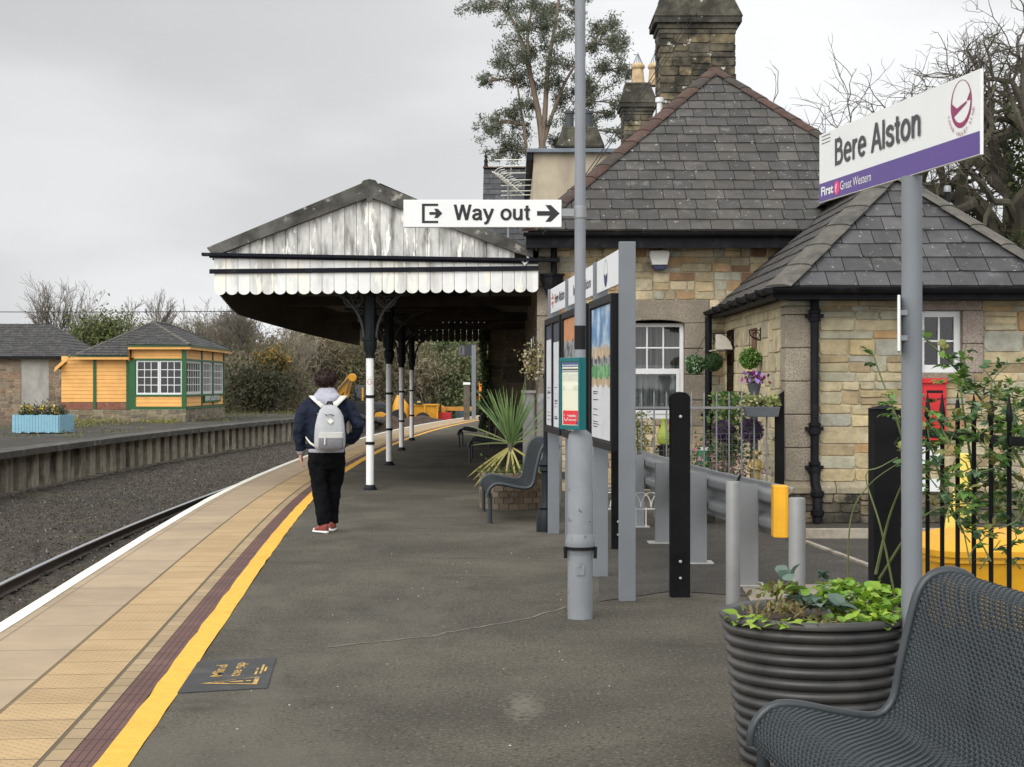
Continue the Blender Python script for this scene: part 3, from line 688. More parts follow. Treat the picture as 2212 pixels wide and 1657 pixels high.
def window(parent, O, U, N, w, h, cols, rows, split=True, rec=.1, fr=.055, bar=.022, curtain=True, mg=.3, dp=.9, low_rows=1, low_cols=1, m=WHITEP, sill=None, one=False, dark=DARKIN):
    O, U, N = Vector(O), Vector(U), Vector(N); Z = V(0, 0, 1); mb = MB()
    def bx(x0, x1, z0, z1, d0, d1): mb.obox(O + U * x0 + Z * z0 - N * d1, U * (x1 - x0), N * (d1 - d0), Z * (z1 - z0))
    bx(0, fr, 0, h, rec, rec + .07); bx(w - fr, w, 0, h, rec, rec + .07); bx(fr, w - fr, 0, fr * 1.25, rec, rec + .07); bx(fr, w - fr, h - fr, h, rec, rec + .07)
    def grid(z0, z1, c, r, d):
        for i in range(1, c): x = fr + (w - 2 * fr) * i / c; bx(x - bar / 2, x + bar / 2, z0, z1, d, d + .025)
        for j in range(1, r): z = z0 + (z1 - z0) * j / r; bx(fr, w - fr, z - bar / 2, z + bar / 2, d + .002, d + .023)
    if split:
        mid = h * .5; bx(fr, w - fr, mid - .045, mid + .035, rec - .012, rec + .05)
        bx(fr, fr + .05, fr * 1.25, mid - .045, rec - .012, rec + .05); bx(w - fr - .05, w - fr, fr * 1.25, mid - .045, rec - .012, rec + .05); bx(fr + .05, w - fr - .05, fr * 1.25, fr * 1.25 + .055, rec - .012, rec + .05)
        grid(mid + .035, h - fr, cols, rows, rec + .012); grid(fr * 1.25 + .055, mid - .045, low_cols, low_rows, rec)
    else: grid(fr * 1.25, h - fr, cols, rows, rec + .012)
    o = mb.build('window', m, parent, bevel=.004)
    mb = MB(); mb.face([O + U * .01 + Z * .01 - N * (rec + .04), O + U * (w - .01) + Z * .01 - N * (rec + .04), O + U * (w - .01) + Z * (h - .01) - N * (rec + .04), O + U * .01 + Z * (h - .01) - N * (rec + .04)])
    mb.build('pane', GLASS, o)
    # room behind: shallow dark box and curtain folds
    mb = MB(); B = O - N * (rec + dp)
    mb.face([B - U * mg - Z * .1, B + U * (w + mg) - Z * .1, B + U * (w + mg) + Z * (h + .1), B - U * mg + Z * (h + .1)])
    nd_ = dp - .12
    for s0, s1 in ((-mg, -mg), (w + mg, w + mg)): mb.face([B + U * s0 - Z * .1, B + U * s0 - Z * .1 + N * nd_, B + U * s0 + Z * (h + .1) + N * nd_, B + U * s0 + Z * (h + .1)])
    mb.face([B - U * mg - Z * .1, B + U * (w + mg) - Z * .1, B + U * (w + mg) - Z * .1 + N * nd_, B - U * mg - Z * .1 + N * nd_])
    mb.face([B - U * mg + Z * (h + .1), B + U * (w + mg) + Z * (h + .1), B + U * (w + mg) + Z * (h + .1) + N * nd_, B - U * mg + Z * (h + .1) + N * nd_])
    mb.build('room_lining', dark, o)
    if curtain:
        mb = MB(); n = 60; fz = .6 * h if split else h
        for (x0, x1, z0, z1, mm) in (((0, w, 0, h * .56, 0),) if split else ()) + ((0, w * .46, 0, h, 1), (w * .52, w, 0, h, 1)):
            if one and mm: continue
            mb.cm = mm; pr = None
            for i in range(n + 1):
                x = x0 + (x1 - x0) * i / n; d = rec + (.16 if mm == 0 else .22) + .03 * math.sin(x * 52 + mm) + .012 * math.sin(x * 131)
                a, b = O + U * x + Z * z0 - N * d, O + U * x + Z * z1 - N * d
                if pr: mb.face([pr[0], a, b, pr[1]])
                pr = (a, b)
        mb.build('curtain', [CURT, mat('curtain', (.19, .18, .15), .9, .1, 4)], o, smooth='all')
    return o
def pipe_run(mb, x, y, z0, z1, r=.045, collars=(), n=14):
    mb.tube([(x, y, z0), (x, y, z1)], r, n)
    for z in collars: mb.lathe([(r * 1.0, -.07), (r * 1.45, -.06), (r * 1.45, -.03), (r * 1.2, -.02), (r * 1.2, .02), (r * 1.45, .03), (r * 1.45, .06), (r * 1.0, .07)], (x, y, z), n); mb.box(x - r * 2.1, x + r * 2.1, y - .01, y + .06, z - .02, z + .02)
rs = random.Random(21)
S_ = V(0, -1, 0); E_ = V(1, 0, 0); W_ = V(-1, 0, 0); N_ = V(0, 1, 0)
# =================================================================== main station building
WX, WY, EZ = .38, 23.8, 3.62            # south-west corner and eaves of the house
sb = thing('station_building', 'large sandstone station building with hipped slate roof and big square chimney', 'station building', (3.4, 30, 0))
mb = MB()
wx0, wx1, wz0, wz1 = 1.66, 2.475, 1.04, 2.42
stone_wall(mb, rs, (WX, WY, 0), E_, S_, 5.95, EZ, holes=[(wx0 - WX, wx1 - WX, wz0, wz1), (wx0 - WX - .32, wx1 - WX + .36, wz1, wz1 + .33), (wx1 - WX, wx1 - WX + .36, wz0 - .1, wz1), (0, .3, 0, EZ - .25)], course=(.08, .22), ln=(.13, .5))
for (x0, x1, z0, z1) in ((wx0, wx0, wz0, wz1), (wx1, wx1, wz0, wz1)): mb.face([(x0, WY, z0), (x0, WY, z1), (x0, WY + .3, z1), (x0, WY + .3, z0)], (.3, .25, .19))
mb.face([(wx0, WY, wz1), (wx1, WY, wz1), (wx1, WY + .3, wz1), (wx0, WY + .3, wz1)], (.25, .2, .15))
# west wall along the platform, with dark door and window openings
ops = [(2.2, 3.3, 0, 2.4), (5.2, 6.4, .9, 2.4), (8.2, 9.4, 0, 2.5), (11.5, 12.7, .9, 2.4), (15, 16.2, 0, 2.5), (18.4, 19.6, .9, 2.4)]
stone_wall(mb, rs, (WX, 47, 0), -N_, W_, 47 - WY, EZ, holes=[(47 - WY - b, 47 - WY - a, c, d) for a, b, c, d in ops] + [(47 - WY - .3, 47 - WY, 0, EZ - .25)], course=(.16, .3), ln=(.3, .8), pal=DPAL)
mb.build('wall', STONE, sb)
mb = MB()
for z in np.arange(0, EZ - .3, .42):
    c = rs.choice([(.31, .27, .205), (.275, .24, .185), (.335, .29, .225)])
    mb.box(WX - .02, WX + .3, WY - .02, WY + .3, z + .004, min(z + .416, EZ - .25), c)
mb.build('quoin', GRAN, sb, bevel=.012); mb = MB()
for k, z in enumerate(np.arange(wz0 - .1, wz1 - .05, .37)): mb.box(wx1 + .004, wx1 + (.36 if k % 2 else .33), WY - .022, WY + .2, z + .004, min(z + .366, wz1), rs.choice([(.285, .245, .19), (.25, .22, .17)]))
mb.build('window_surround', GRAN, sb, bevel=.012)
mb = MB(); pts = [(-.32, 0), (0, 0)] + [(.0 + (wx1 - wx0) * k / 8, .045 * math.sin(PI * k / 8) ** .6) for k in range(1, 8)] + [(wx1 - wx0, 0), (wx1 - wx0 + .36, 0), (wx1 - wx0 + .36, .33), (-.32, .33)]
mb.prism(pts, (wx0, WY - .022, wz1), E_, V(0, 0, 1), S_, .2, (.28, .24, .185)); mb.build('lintel', GRAN, sb, bevel=.01)
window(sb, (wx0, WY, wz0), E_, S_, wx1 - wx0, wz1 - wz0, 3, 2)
DOORM = mat('dark_brown_timber', (.035, .026, .02), .6, .3, 6)
for a, b, c, d in ops:
    mb = MB(); y0, y1 = WY + a, WY + b
    mb.box(WX + .12, WX + .17, y0, y1, c, d)
    for q in np.linspace(y0 + .1, y1 - .1, 4): mb.box(WX + .09, WX + .12, q - .04, q + .04, c, d)
    mb.build('door' if c == 0 else 'shutter', DOORM, sb)
# roof: hipped end towards the camera
AP = V(3.35, 27.4, 6.75); L0, R0 = V(.24, 23.25, 3.70), V(6.46, 23.25, 3.70); L1, R1 = V(.24, 50, 3.70), V(6.46, 50, 3.70); AB = V(3.35, 50, 6.75)
mb = MB(); slates(mb, rs, [L0, R0, AP], .285, .30); mb.build('hip_roof', SLATE, sb)
mb = MB(); slates(mb, rs, [L1, L0, AP, AB], .3, .34); slates(mb, rs, [R0, R1, AB, AP], .6, .7); mb.build('side_roof', SLATE, sb)
mb = MB(); hip_tiles(mb, rs, L0, AP); hip_tiles(mb, rs, R0, AP); hip_tiles(mb, rs, AP, AB); mb.build('hip_tiles', HIP, sb, smooth=50)
mb = MB(); mb.box(.2, 6.5, 23.3, 23.36, 3.46, 3.66); mb.box(.2, .26, 23.362, 47, 3.46, 3.66); mb.box(.24, 6.5, 23.36, 23.8, 3.5, 3.53)
mb.build('fascia', BLACKM, sb)
mb = MB()
gp = [(math.cos(a) * .062, math.sin(a) * .055) for a in np.linspace(PI, 2 * PI, 9)]
for x0, x1 in ((.16, 6.52),):
    vs = [V(x0, 23.23 + p, 3.665 + q) for p, q in gp] + [V(x1, 23.23 + p, 3.665 + q) for p, q in gp]
    mb.mesh(vs, [(j, j + 1, j + 10, j + 9) for j in range(8)] + [tuple(range(9)), tuple(range(17, 8, -1))])
mb.build('gutter', BLACKM, sb, smooth=60)
mb = MB(); mb.lathe([(.055, -.2), (.06, -.19), (.13, 0), (.13, .1), (.15, .105), (.15, .14)], (.575, 23.66, 2.98), n=4, sx=1.2); pipe_run(mb, .60, 23.68, 3.12, 3.5, .045, n=12); pipe_run(mb, .57, 23.7, .1, 2.8, .05, (1.2, 2.3)); mb.build('downpipe', BLACKM, sb, smooth=40)
mb = MB(); mb.tube([(.02, 23.5, 3.42), (.1, 23.5, 3.5), (.2, 23.5, 3.42), (.24, 23.5, 3.3), (.18, 23.5, 3.24), (.14, 23.5, 3.3)], .02, 6); mb.build('eaves_bracket', WHITE, sb, smooth=40)
# big chimney
def chimney(x0, x1, y0, y1, zb, zs, zc, zt, pots=(), lichen=True, tw=.12, nm='chimney', dark=1.):
    mb = MB(); pal = [tuple(c * dark for c in p) for p in [(.15, .128, .088), (.12, .105, .075), (.20, .165, .10), (.10, .088, .066), (.14, .115, .078), (.22, .175, .105)]]
    ct = dict(course=(.11, .2), ln=(.2, .6), pal=pal, mort=(.13, .115, .085), dep=.02)
    stone_wall(mb, rs, (x0, y0, zb), E_, S_, x1 - x0, zs - zb, **ct); stone_wall(mb, rs, (x0, y1, zb), -N_, W_, y1 - y0, zs - zb, **ct)
    stone_wall(mb, rs, (x1, y0, zb), N_, E_, y1 - y0, zs - zb, **ct); stone_wall(mb, rs, (x1, y1, zb), W_, N_, x1 - x0, zs - zb, **ct)
    o = mb.build(nm, DSTONE, sb)
    mb = MB(); k = (zc - zs); cx, cy, hx, hy = (x0 + x1) / 2, (y0 + y1) / 2, (x1 - x0) / 2, (y1 - y0) / 2
    def fr(e0, e1, z0, z1, c):
        a = [(cx + sx_ * (hx + e0), cy + sy_ * (hy + e0), z0) for sx_, sy_ in ((-1, -1), (1, -1), (1, 1), (-1, 1))]; b = [(cx + sx_ * (hx + e1), cy + sy_ * (hy + e1), z1) for sx_, sy_ in ((-1, -1), (1, -1), (1, 1), (-1, 1))]
        mb.mesh(a + b, [(3, 2, 1, 0), (4, 5, 6, 7), (0, 1, 5, 4), (1, 2, 6, 5), (2, 3, 7, 6), (3, 0, 4, 7)], c)
    fr(.02, .02, zs - .0, zs + k * .3, (.12, .105, .08)); fr(.05, .05, zs + k * .3, zs + k * .62, (.10, .09, .07)); fr(tw, tw, zs + k * .62, zc, (.075, .072, .06)); fr(tw + .02, -.03, zc, zt - .06, (.085, .08, .06)); fr(-.03, -.03, zt - .06, zt, (.12, .11, .08))
    mb.build('chimney_cap', DSTONE, o, bevel=.012)
    return o
o = chimney(2.79, 4.2, 31.2, 32.1, 5.2, 8.14, 8.45, 8.92)
mb = MB(); mb.box(2.95, 4.05, 31.35, 31.95, 8.92, 9.35, (.16, .14, .1)); mb.build('chimney_crown', DSTONE, o, bevel=.02)
o = chimney(2.57, 3.22, 38, 38.9, 5.6, 7.72, 7.98, 8.47, tw=.1)
POT = mat('clay_pot', (.50, .36, .21), .85, .25, 9, stain=(.28, .2, .12), sscale=6, sthr=(.5, .7), bump=.2)
for x in (2.94, 3.33):
    mb = MB(); mb.lathe([(.165, 0), (.16, .03), (.125, .38), (.15, .40), (.165, .43), (.165, .46), (.12, .52), (.105, .52), (.10, .3)], (x - .02, 38.4, 8.45), n=20); p = mb.build('chimney_pot', POT, o, smooth=40)
    mb = MB()
    for k in range(10): a = 2 * PI * k / 10; mb.tube([(x - .02 + .12 * math.cos(a), 38.4 + .12 * math.sin(a), 8.94), (x - .02, 38.4, 9.22)], .006, 4)
    mb.build('bird_guard', GALV, o)
o = chimney(1.42, 2.52, 48, 48.8, 6.0, 8.3, 8.42, 9.0, tw=.14, dark=.55)
POTD = mat('dark_clay_pot', (.05, .055, .06), .7, .2, 5)
for x in (1.68, 2.22): mb = MB(); mb.lathe([(.13, 0), (.12, .42), (.15, .43), (.15, .5), (.1, .5)], (x, 48.4, 9.0), n=16); mb.build('chimney_pot', POTD, o, smooth=40)
mb = MB(); mb.lathe([(.05, 0), (.05, .38), (.075, .385), (.075, .46), (.05, .47)], (2.55, 28.6, 6.02), n=18); mb.lathe([(.06, -.02), (.06, .06), (.05, .06)], (2.55, 28.6, 6.02), n=18); mb.build('flue_pipe', WHITEP, sb, smooth=40)
# flat-roofed rendered dormer
mb = MB(); mb.box(.44, 2.7, 34, 42, 3.6, 6.28); d = mb.build('dormer', mat('render', (.46, .395, .29), .9, .12, 3, stain=(.30, .26, .2), sscale=1.5, sthr=(.45, .7), stretch=(1, 1, .2)), sb)
mb = MB(); mb.box(.30, 2.9, 33.86, 42.2, 6.28, 6.36); mb.build('flat_roof', mat('lead_roof', (.16, .19, .22), .6, .2, 3), d, bevel=.01)
mb = MB(); mb.box(.302, .42, 33.9, 42, 6.12, 6.279); mb.build('soffit', BLACKM, d)
# cross wing at the far end with ridge and finial
mb = MB(); stone_wall(mb, rs, (-.68, 47, 0), E_, S_, 1.06, 4.9, pal=DPAL, course=(.16, .3), ln=(.3, .7)); stone_wall(mb, rs, (-.68, 55, 0), -N_, W_, 8, 4.9, pal=DPAL, course=(.2, .4), ln=(.4, .9)); mb.face([(-.68, 47, 4.9), (-.68, 55, 4.9), (-.68, 51, 8.0)], (.2, .17, .12)); mb.build('wing_wall', STONE, sb)
mb = MB(); slates(mb, rs, [(-.87, 46.7, 4.75), (1.2, 46.7, 4.75), (1.2, 50.9, 8.18), (-.87, 50.9, 8.18)], .3, .34, pal=[(.05, .052, .056), (.06, .06, .063), (.043, .045, .05)]); slates(mb, rs, [(-.87, 55.1, 4.75), (1.2, 55.1, 4.75), (1.2, 50.9, 8.18), (-.87, 50.9, 8.18)], .6, .7); mb.build('wing_roof', SLATE, sb)
mb = MB(); hip_tiles(mb, rs, (-.89, 50.9, 8.18), (1.2, 50.9, 8.18)); mb.build('ridge_tiles', HIP, sb, smooth=50)
mb = MB(); mb.lathe([(.07, 0), (.05, .1), (.06, .12), (.06, .2), (.035, .24), (.05, .3), (.02, .36), (.005, .55)], (-.80, 50.9, 8.22), n=12); mb.build('finial', DSTONE, sb, smooth=40)
# television aerial
t = thing('television_aerial', 'white multi-element television aerial on a thin mast before the dark slate gable', 'aerial', (-.08, 36, 3.4))
mb = MB(); mb.tube([(-.08, 36, 3.4), (-.08, 36, 5.85)], .022, 8); mb.tube([(-.02, 36.02, 5.0), (-.02, 36.02, 6.5)], .012, 6); mb.build('mast', GALV, t)
AER = mat('aerial_alloy', (.75, .74, .66), .4, .1, 5, metal=.2)
mb = MB(); bo = V(-.42, 35.75, 6.12); bd = V(.5, .4, -.37)
mb.tube([bo, bo + bd * 1.05], .016, 6)
for k in range(11):
    p = bo + bd * (.04 + .092 * k)
    for s0 in (-1, 1): mb.tube([p, p + V(.10 * 1, -.05, .055 * s0 + .03), p + V(.2, -.1, .1 * s0 + .0)], .008, 4)
mb.build('yagi_elements', AER, t)
mb = MB()
for k, z in enumerate((6.42, 6.28, 6.13, 5.98, 5.86, 5.74, 5.65)):
    l = .36 if k < 2 else .22; mb.tube([(-.02 - l * (1 if k != 1 else .5), 36, z - .01), (.42, 36, z)], .011, 5)
mb.build('reflector_bars', AER, t)
# alarm box on the wall
t = thing('alarm_box', 'white alarm box with a dark blue base high on the sandstone wall', 'alarm box', (2.11, WY, 3.3))
sh = [(-.13, .15), (-.145, .11), (-.11, -.055), (.11, -.055), (.145, .11), (.13, .15)]
mb = MB(); mb.prism(sh, (2.11, WY - .17, 3.3), E_, V(0, 0, 1), S_, .15); mb.build('cover', mat('alarm_white', (.86, .86, .80), .35, .03), t, bevel=.012)
mb = MB(); mb.prism([(-.112, -.056), (-.075, -.125), (.075, -.125), (.112, -.056)], (2.11, WY - .16, 3.3), E_, V(0, 0, 1), S_, .14); mb.build('base', mat('navy_plastic', (.02, .028, .08), .4), t, bevel=.008)
# cables from the house eaves
t = thing('overhead_cable', 'pair of thin black cables rising from the house eaves past the big chimney', 'cable', (.42, 23, 3.6))
mb = MB()
for dx, dz in ((0, 0), (.09, .06)):
    a = V(.42 + dx, 23, 3.62 + dz); b = V(8.0 + dx * 2, 44, 17.3 + dz * 2)
    mb.tube([a.lerp(b, k / 16) - V(0, 0, .5 * 4 * (k / 16) * (1 - k / 16)) for k in range(17)], .009, 4)
mb.build('wire', BLACK, t)
# =================================================================== small hipped block beside it
AX, AY = 3.05, 18.4
an = thing('station_annexe', 'small single storey sandstone block with hipped slate roof beside the main house', 'building', (4.5, 20, 0))
EA = 2.5
mb = MB()
nw = (4.53, 5.0, 1.67, 2.36)
stone_wall(mb, rs, (AX, AY, .46), E_, S_, 2.96, EA - .46, holes=[(nw[0] - AX, nw[1] - AX, nw[2] - .46, nw[3] - .46), (0, .36, 0, EA - .55), (nw[0] - AX - .12, nw[1] - AX + .22, nw[3] - .46, nw[3] - .46 + .12), (nw[1] - AX, nw[1] - AX + .24, nw[2] - .46, nw[3] - .46), (nw[0] - AX - .1, nw[1] - AX + .12, nw[2] - .46 - .1, nw[2] - .46)],
           pal=[(.42, .345, .205), (.47, .39, .24), (.40, .355, .235), (.37, .35, .255), (.49, .395, .23), (.44, .35, .19), (.40, .34, .215), (.36, .355, .285), (.42, .27, .13), (.31, .24, .14)], course=(.07, .24), ln=(.2, .85), dep=.014)
dr = (4.28, 5.15, 0, 2.0)      # doorway in the side wall, measured from the front corner
stone_wall(mb, rs, (AX, 23.8, 0), -N_, W_, 5.4, EA, holes=[(5.4 - dr[1], 5.4 - dr[0], 0, 2.3), (5.04, 5.4, .46, EA - .08)], course=(.14, .28), ln=(.3, .8), pal=[(.49, .41, .255), (.46, .39, .25), (.53, .45, .295), (.43, .38, .26)])
mb.face([(6.01, 18.4, 0), (6.01, 23.8, 0), (6.01, 23.8, EA), (6.01, 18.4, EA)], (.3, .25, .17))
mb.build('wall', STONE, an)
mb = MB()
stone_wall(mb, rs, (AX - .06, AY - .07, 0), E_, S_, 3.1, .33, pal=DPAL, course=(.06, .13), ln=(.14, .4), dep=.02, mort=(.1, .085, .06)); stone_wall(mb, rs, (AX - .06, AY + .35, 0), -N_, W_, .42, .33, pal=DPAL, course=(.07, .13), ln=(.14, .4), dep=.02)
mb.build('plinth', DSTONE, an)
mb = MB(); y0 = AY - .09
for x in np.arange(AX - .08, 6.0, .62): mb.mesh([(x, y0, .33), (x + .615, y0, .33), (x + .615, y0, .40), (x, y0, .40), (x, AY + .01, .475), (x + .615, AY + .01, .475), (x, AY + .1, .33), (x + .615, AY + .1, .33)], [(0, 1, 2, 3), (3, 2, 5, 4), (0, 3, 4, 6), (1, 7, 5, 2), (0, 6, 7, 1)], rs.choice([(.30, .26, .18), (.25, .22, .16), (.34, .29, .19)]))
mb.mesh([(AX - .08, y0, .33), (AX - .08, AY + .36, .33), (AX - .08, AY + .36, .40), (AX - .08, y0, .40), (AX + .01, AY, .475), (AX + .01, AY + .36, .475)], [(0, 3, 2, 1), (3, 4, 5, 2)], (.3, .26, .18))
mb.build('plinth_course', STONE, an, bevel=.01)
mb = MB(); z = .465; k = 0
while z < EA - .09:
    h = min(.37, EA - .09 - z); a, b = (.31, .36) if k % 2 else (.36, .32)
    mb.box(AX - .016, AX + a, AY - .02, AY + b, z + .003, z + h - .003, rs.choice([(.285, .25, .19), (.25, .22, .17), (.315, .275, .21)])); z += h; k += 1
mb.build('quoin', GRAN, an, bevel=.012); mb = MB()
mb.box(nw[1] + .003, nw[1] + .235, AY - .02, AY + .1, nw[2], nw[2] + .32, (.33, .275, .23)); mb.box(nw[1] + .003, nw[1] + .236, AY - .021, AY + .1, nw[2] + .325, nw[3], (.35, .29, .25))
mb.build('window_surround', GRAN, an, bevel=.012)
mb = MB(); mb.box(nw[0] - .12, nw[1] + .22, AY - .021, AY + .15, nw[3] + .002, nw[3] + .118, (.32, .265, .22)); mb.build('lintel', GRAN, an, bevel=.012); mb = MB(); mb.box(nw[0] - .1, nw[1] + .12, AY - .06, AY + .15, nw[2] - .1, nw[2] - .002, (.26, .23, .17)); mb.build('sill', GRAN, an, bevel=.012)
mb = MB()
for xx in (nw[0], nw[1]): mb.face([(xx, AY - .01, nw[2]), (xx, AY + .25, nw[2]), (xx, AY + .25, nw[3]), (xx, AY - .01, nw[3])], (.3, .25, .2))
mb.face([(nw[0], AY, nw[3]), (nw[1], AY, nw[3]), (nw[1], AY + .25, nw[3]), (nw[0], AY + .25, nw[3])], (.3, .25, .2)); mb.build('reveal', GRAN, an)
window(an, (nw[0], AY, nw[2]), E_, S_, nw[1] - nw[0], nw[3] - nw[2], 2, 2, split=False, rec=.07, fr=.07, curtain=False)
AL, AR, AA = V(2.88, 17.95, 2.60), V(6.1, 17.95, 2.60), V(4.53, 19.75, 4.08)
AR2 = V(6.1, 23.8, 2.6); AL2 = V(2.88, 23.8, 2.60); AA2 = V(4.53, 23.8, 4.08)
mb = MB(); slates(mb, rs, [AL, AR, AA], .27, .33, pal=[(.074, .072, .075), (.084, .081, .082), (.066, .065, .067)]); slates(mb, rs, [AL2, AL, AA, AA2], .27, .33); slates(mb, rs, [AR, AR2, AA2, AA], .5, .5); mb.build('roof', SLATE, an)
GHIP = ((.10, .093, .078), (.112, .103, .087), (.092, .086, .074))
mb = MB(); hip_tiles(mb, rs, AL, AA, .5, .17, .022, GHIP); hip_tiles(mb, rs, AR, AA, .5, .17, .022, GHIP); hip_tiles(mb, rs, AA, AA2, .5, .17, .022, GHIP); mb.build('hip_tiles', HIP, an, smooth=50)
mb = MB(); mb.box(2.93, 6.2, 18.08, 18.38, EA - .03, EA); mb.box(2.9, 6.2, 18.02, 18.08, EA - .03, 2.62); mb.box(2.84, 2.9, 18.02, 23.8, EA - .02, 2.6); mb.box(2.9, 3.05, 18.09, 23.8, EA + .0, EA + .03); mb.build('fascia', BLACKM, an)
mb = MB()
vs = [V(2.82, 17.94 + p, 2.585 + q) for p, q in gp] + [V(6.2, 17.94 + p, 2.585 + q) for p, q in gp]; mb.mesh(vs, [(j, j + 1, j + 10, j + 9) for j in range(8)] + [tuple(range(9)), tuple(range(17, 8, -1))])
vs = [V(2.80 + p, 17.9, 2.585 + q) for p, q in gp] + [V(2.80 + p, 23.75, 2.575 + q) for p, q in gp]; mb.mesh(vs, [(j, j + 1, j + 10, j + 9) for j in range(8)] + [tuple(range(9)), tuple(range(17, 8, -1))])
for y in (18.6, 19.4, 20.2, 21, 21.8, 22.6): mb.box(2.73, 2.87, y, y + .06, 2.51, 2.6)
mb.build('gutter', BLACKM, an, smooth=60)
mb = MB(); pipe_run(mb, 3.35, 18.33, .3, 2.52, .047, (2.3, 1.05, .62)); mb.tube([(3.35, 18.33, .62), (3.35, 18.3, .45), (3.36, 18.22, .36), (3.36, 18.22, .02)], .055, 12); mb.lathe([(.06, -.03), (.075, -.02), (.075, .03), (.06, .04)], (3.36, 18.22, .33), 12); mb.lathe([(.06, -.03), (.075, -.02), (.075, .03), (.06, .04)], (3.36, 18.22, .12), 12); mb.build('downpipe', BLACKM, an, smooth=40)
mb = MB(); pipe_run(mb, 2.80, 23.6, .1, 2.5, .05, (1.1,)); mb.build('downpipe', BLACKM, an, smooth=40)
mb = MB(); mb.box(AX + .12, AX + .18, AY + dr[0], AY + dr[1], 0, 2.04)
for q in np.linspace(AY + dr[0] + .08, AY + dr[1] - .08, 6): mb.box(AX + .1, AX + .12, q - .06, q + .06, .02, 2.02)
d = mb.build('door', mat('grey_door_paint', (.05, .052, .062), .5, .15, 5), an)
mb = MB(); mb.prism([(0, 0), (0, .20), (.07, .205), (.14, .175), (.20, .10), (.235, 0)], (2.79, 22.68, 2.02), E_, V(0, 0, 1), S_, .03); mb.box(2.80, 3.04, 22.711, 23.6, 2.005, 2.02); mb.build('door_hood', mat('hood_paint', (.58, .55, .48), .7, .1, 6, stain=(.4, .37, .3), sscale=6, sthr=(.5, .7)), an)
mb = MB(); mb.box(AX - .035, AX + .01, 20.55, 20.85, 1.86, 2.18); mb.box(AX - .045, AX + .01, 20.53, 20.87, 2.18, 2.24); mb.build('wall_plaque', mat('brown_wood', (.16, .09, .055), .8, .2, 8), an)
mb = MB(); mb.tube([(5.39, 20.5, 3.1), (5.39, 20.5, 3.92)], .036, 12); f = mb.build('flue_pipe', BLACK, an, smooth=True)
mb = MB(); mb.lathe([(.045, 0), (.045, .06), (.03, .08)], (5.39, 20.5, 3.92), n=14); mb.build('flue_cowl', GALV, f, smooth=True)
# =================================================================== platform canopy
YC = 23.55
cn = thing('platform_canopy', 'long timber platform canopy with peeling white boarded gable and scalloped valance', 'canopy', (-2, 24, 2.6))
PEEL = mat('peeling_white_paint', (.60, .60, .575), .7, .08, 5, stain=(.40, .385, .34), sscale=1.9, sthr=(.52, .72), stretch=(1.6, 1, .35), stain2=(.80, .77, .68), s2scale=2.6, s2thr=(.56, .585), attr=True)
GABLE = mat('mouldy_white_paint', (.6, .6, .58), .75, .16, 5, stain=(.10, .095, .08), sscale=2.3, sthr=(.44, .66), stretch=(2.6, 1, .5), stain2=(.80, .78, .72), s2scale=2.9, s2thr=(.56, .59), attr=True)
NAVY = mat('navy_trim', (.006, .0065, .012), .6, .3, 8, stain=(.03, .03, .03), sscale=5, sthr=(.58, .75), spec=.15)
VERGE = mat('weathered_felt', (.105, .102, .092), .95, .35, 3, bump=.6, bscale=18, stain=(.035, .033, .028), sscale=1.8, sthr=(.42, .62), stain2=(.28, .27, .23), s2scale=6, s2thr=(.6, .68))
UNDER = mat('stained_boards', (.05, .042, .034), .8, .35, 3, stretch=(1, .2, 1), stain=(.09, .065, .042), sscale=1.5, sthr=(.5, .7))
XA, XB = -4.24, .375
def li(x, l, r): return l + (r - l) * (x - XA) / (XB - XA)
rc = random.Random(5)
mb = MB(); x = XA; bw = (XB - XA) / 27
for i in range(27):
    a, b = x + .003, x + bw - .003; zt = li(x, 3.35, 3.275); zb = li(x, 2.865, 2.905)
    pts = [(a, zt), (a, zb)] + [(a + (b - a) * k / 10, zb - .055 * math.sin(PI * k / 10) ** .55) for k in range(1, 10)] + [(b, zb), (b, zt)]
    g = rc.uniform(.95, 1.04); mb.prism([(p - XA, q) for p, q in pts], (XA, YC + rc.uniform(-.003, .003), 0), E_, V(0, 0, 1), S_, .022, (.72 * g, .72 * g, .70 * g)); x += bw
mb.build('valance', PEEL, cn)
def under(x): return 3.40 + (4.19 - 3.40) * (1 - abs(x + 2.02) / 2.06)
mb = MB(); x = -4.06
while x < .04:
    b = min(x + .168, .04); zs = [under(x + .003), under(b - .003)]
    pts = [(x + .003, li(x, 3.395, 3.315)), (b - .003, li(b, 3.395, 3.315)), (b - .003, max(zs[1], 3.33) + .02)]
    if x + .003 < -2.02 < b - .003: pts.append((-2.02, 4.2))
    pts.append((x + .003, max(zs[0], 3.33) + .02)); g = rc.uniform(.85, 1.06)
    mb.prism(pts, (0, YC + rc.uniform(-.003, .003), 0), E_, V(0, 0, 1), S_, .02, (.60 * g, .595 * g, .565 * g)); x += .168
mb.build('gable_boards', GABLE, cn)
mb = MB()
def rail(zl0, zl1, zr0, zr1, d0, d1, xa=XA - .06, xb=XB + .0):
    vs = [(xa, YC - d1, zl0), (xb, YC - d1, zr0), (xb, YC - d1, zr1), (xa, YC - d1, zl1), (xa, YC + d0, zl0), (xb, YC + d0, zr0), (xb, YC + d0, zr1), (xa, YC + d0, zl1)]
    mb.mesh(vs, [(0, 1, 2, 3), (7, 6, 5, 4), (0, 4, 5, 1), (3, 2, 6, 7), (0, 3, 7, 4), (1, 5, 6, 2)])
rail(3.36, 3.405, 3.275, 3.32, .02, .10, XA - .16, XB + .30); rail(3.335, 3.358, 3.25, 3.273, .02, .05); rail(3.11, 3.175, 3.155, 3.222, .0, .032)
mb.build('moulding', NAVY, cn, bevel=.006)
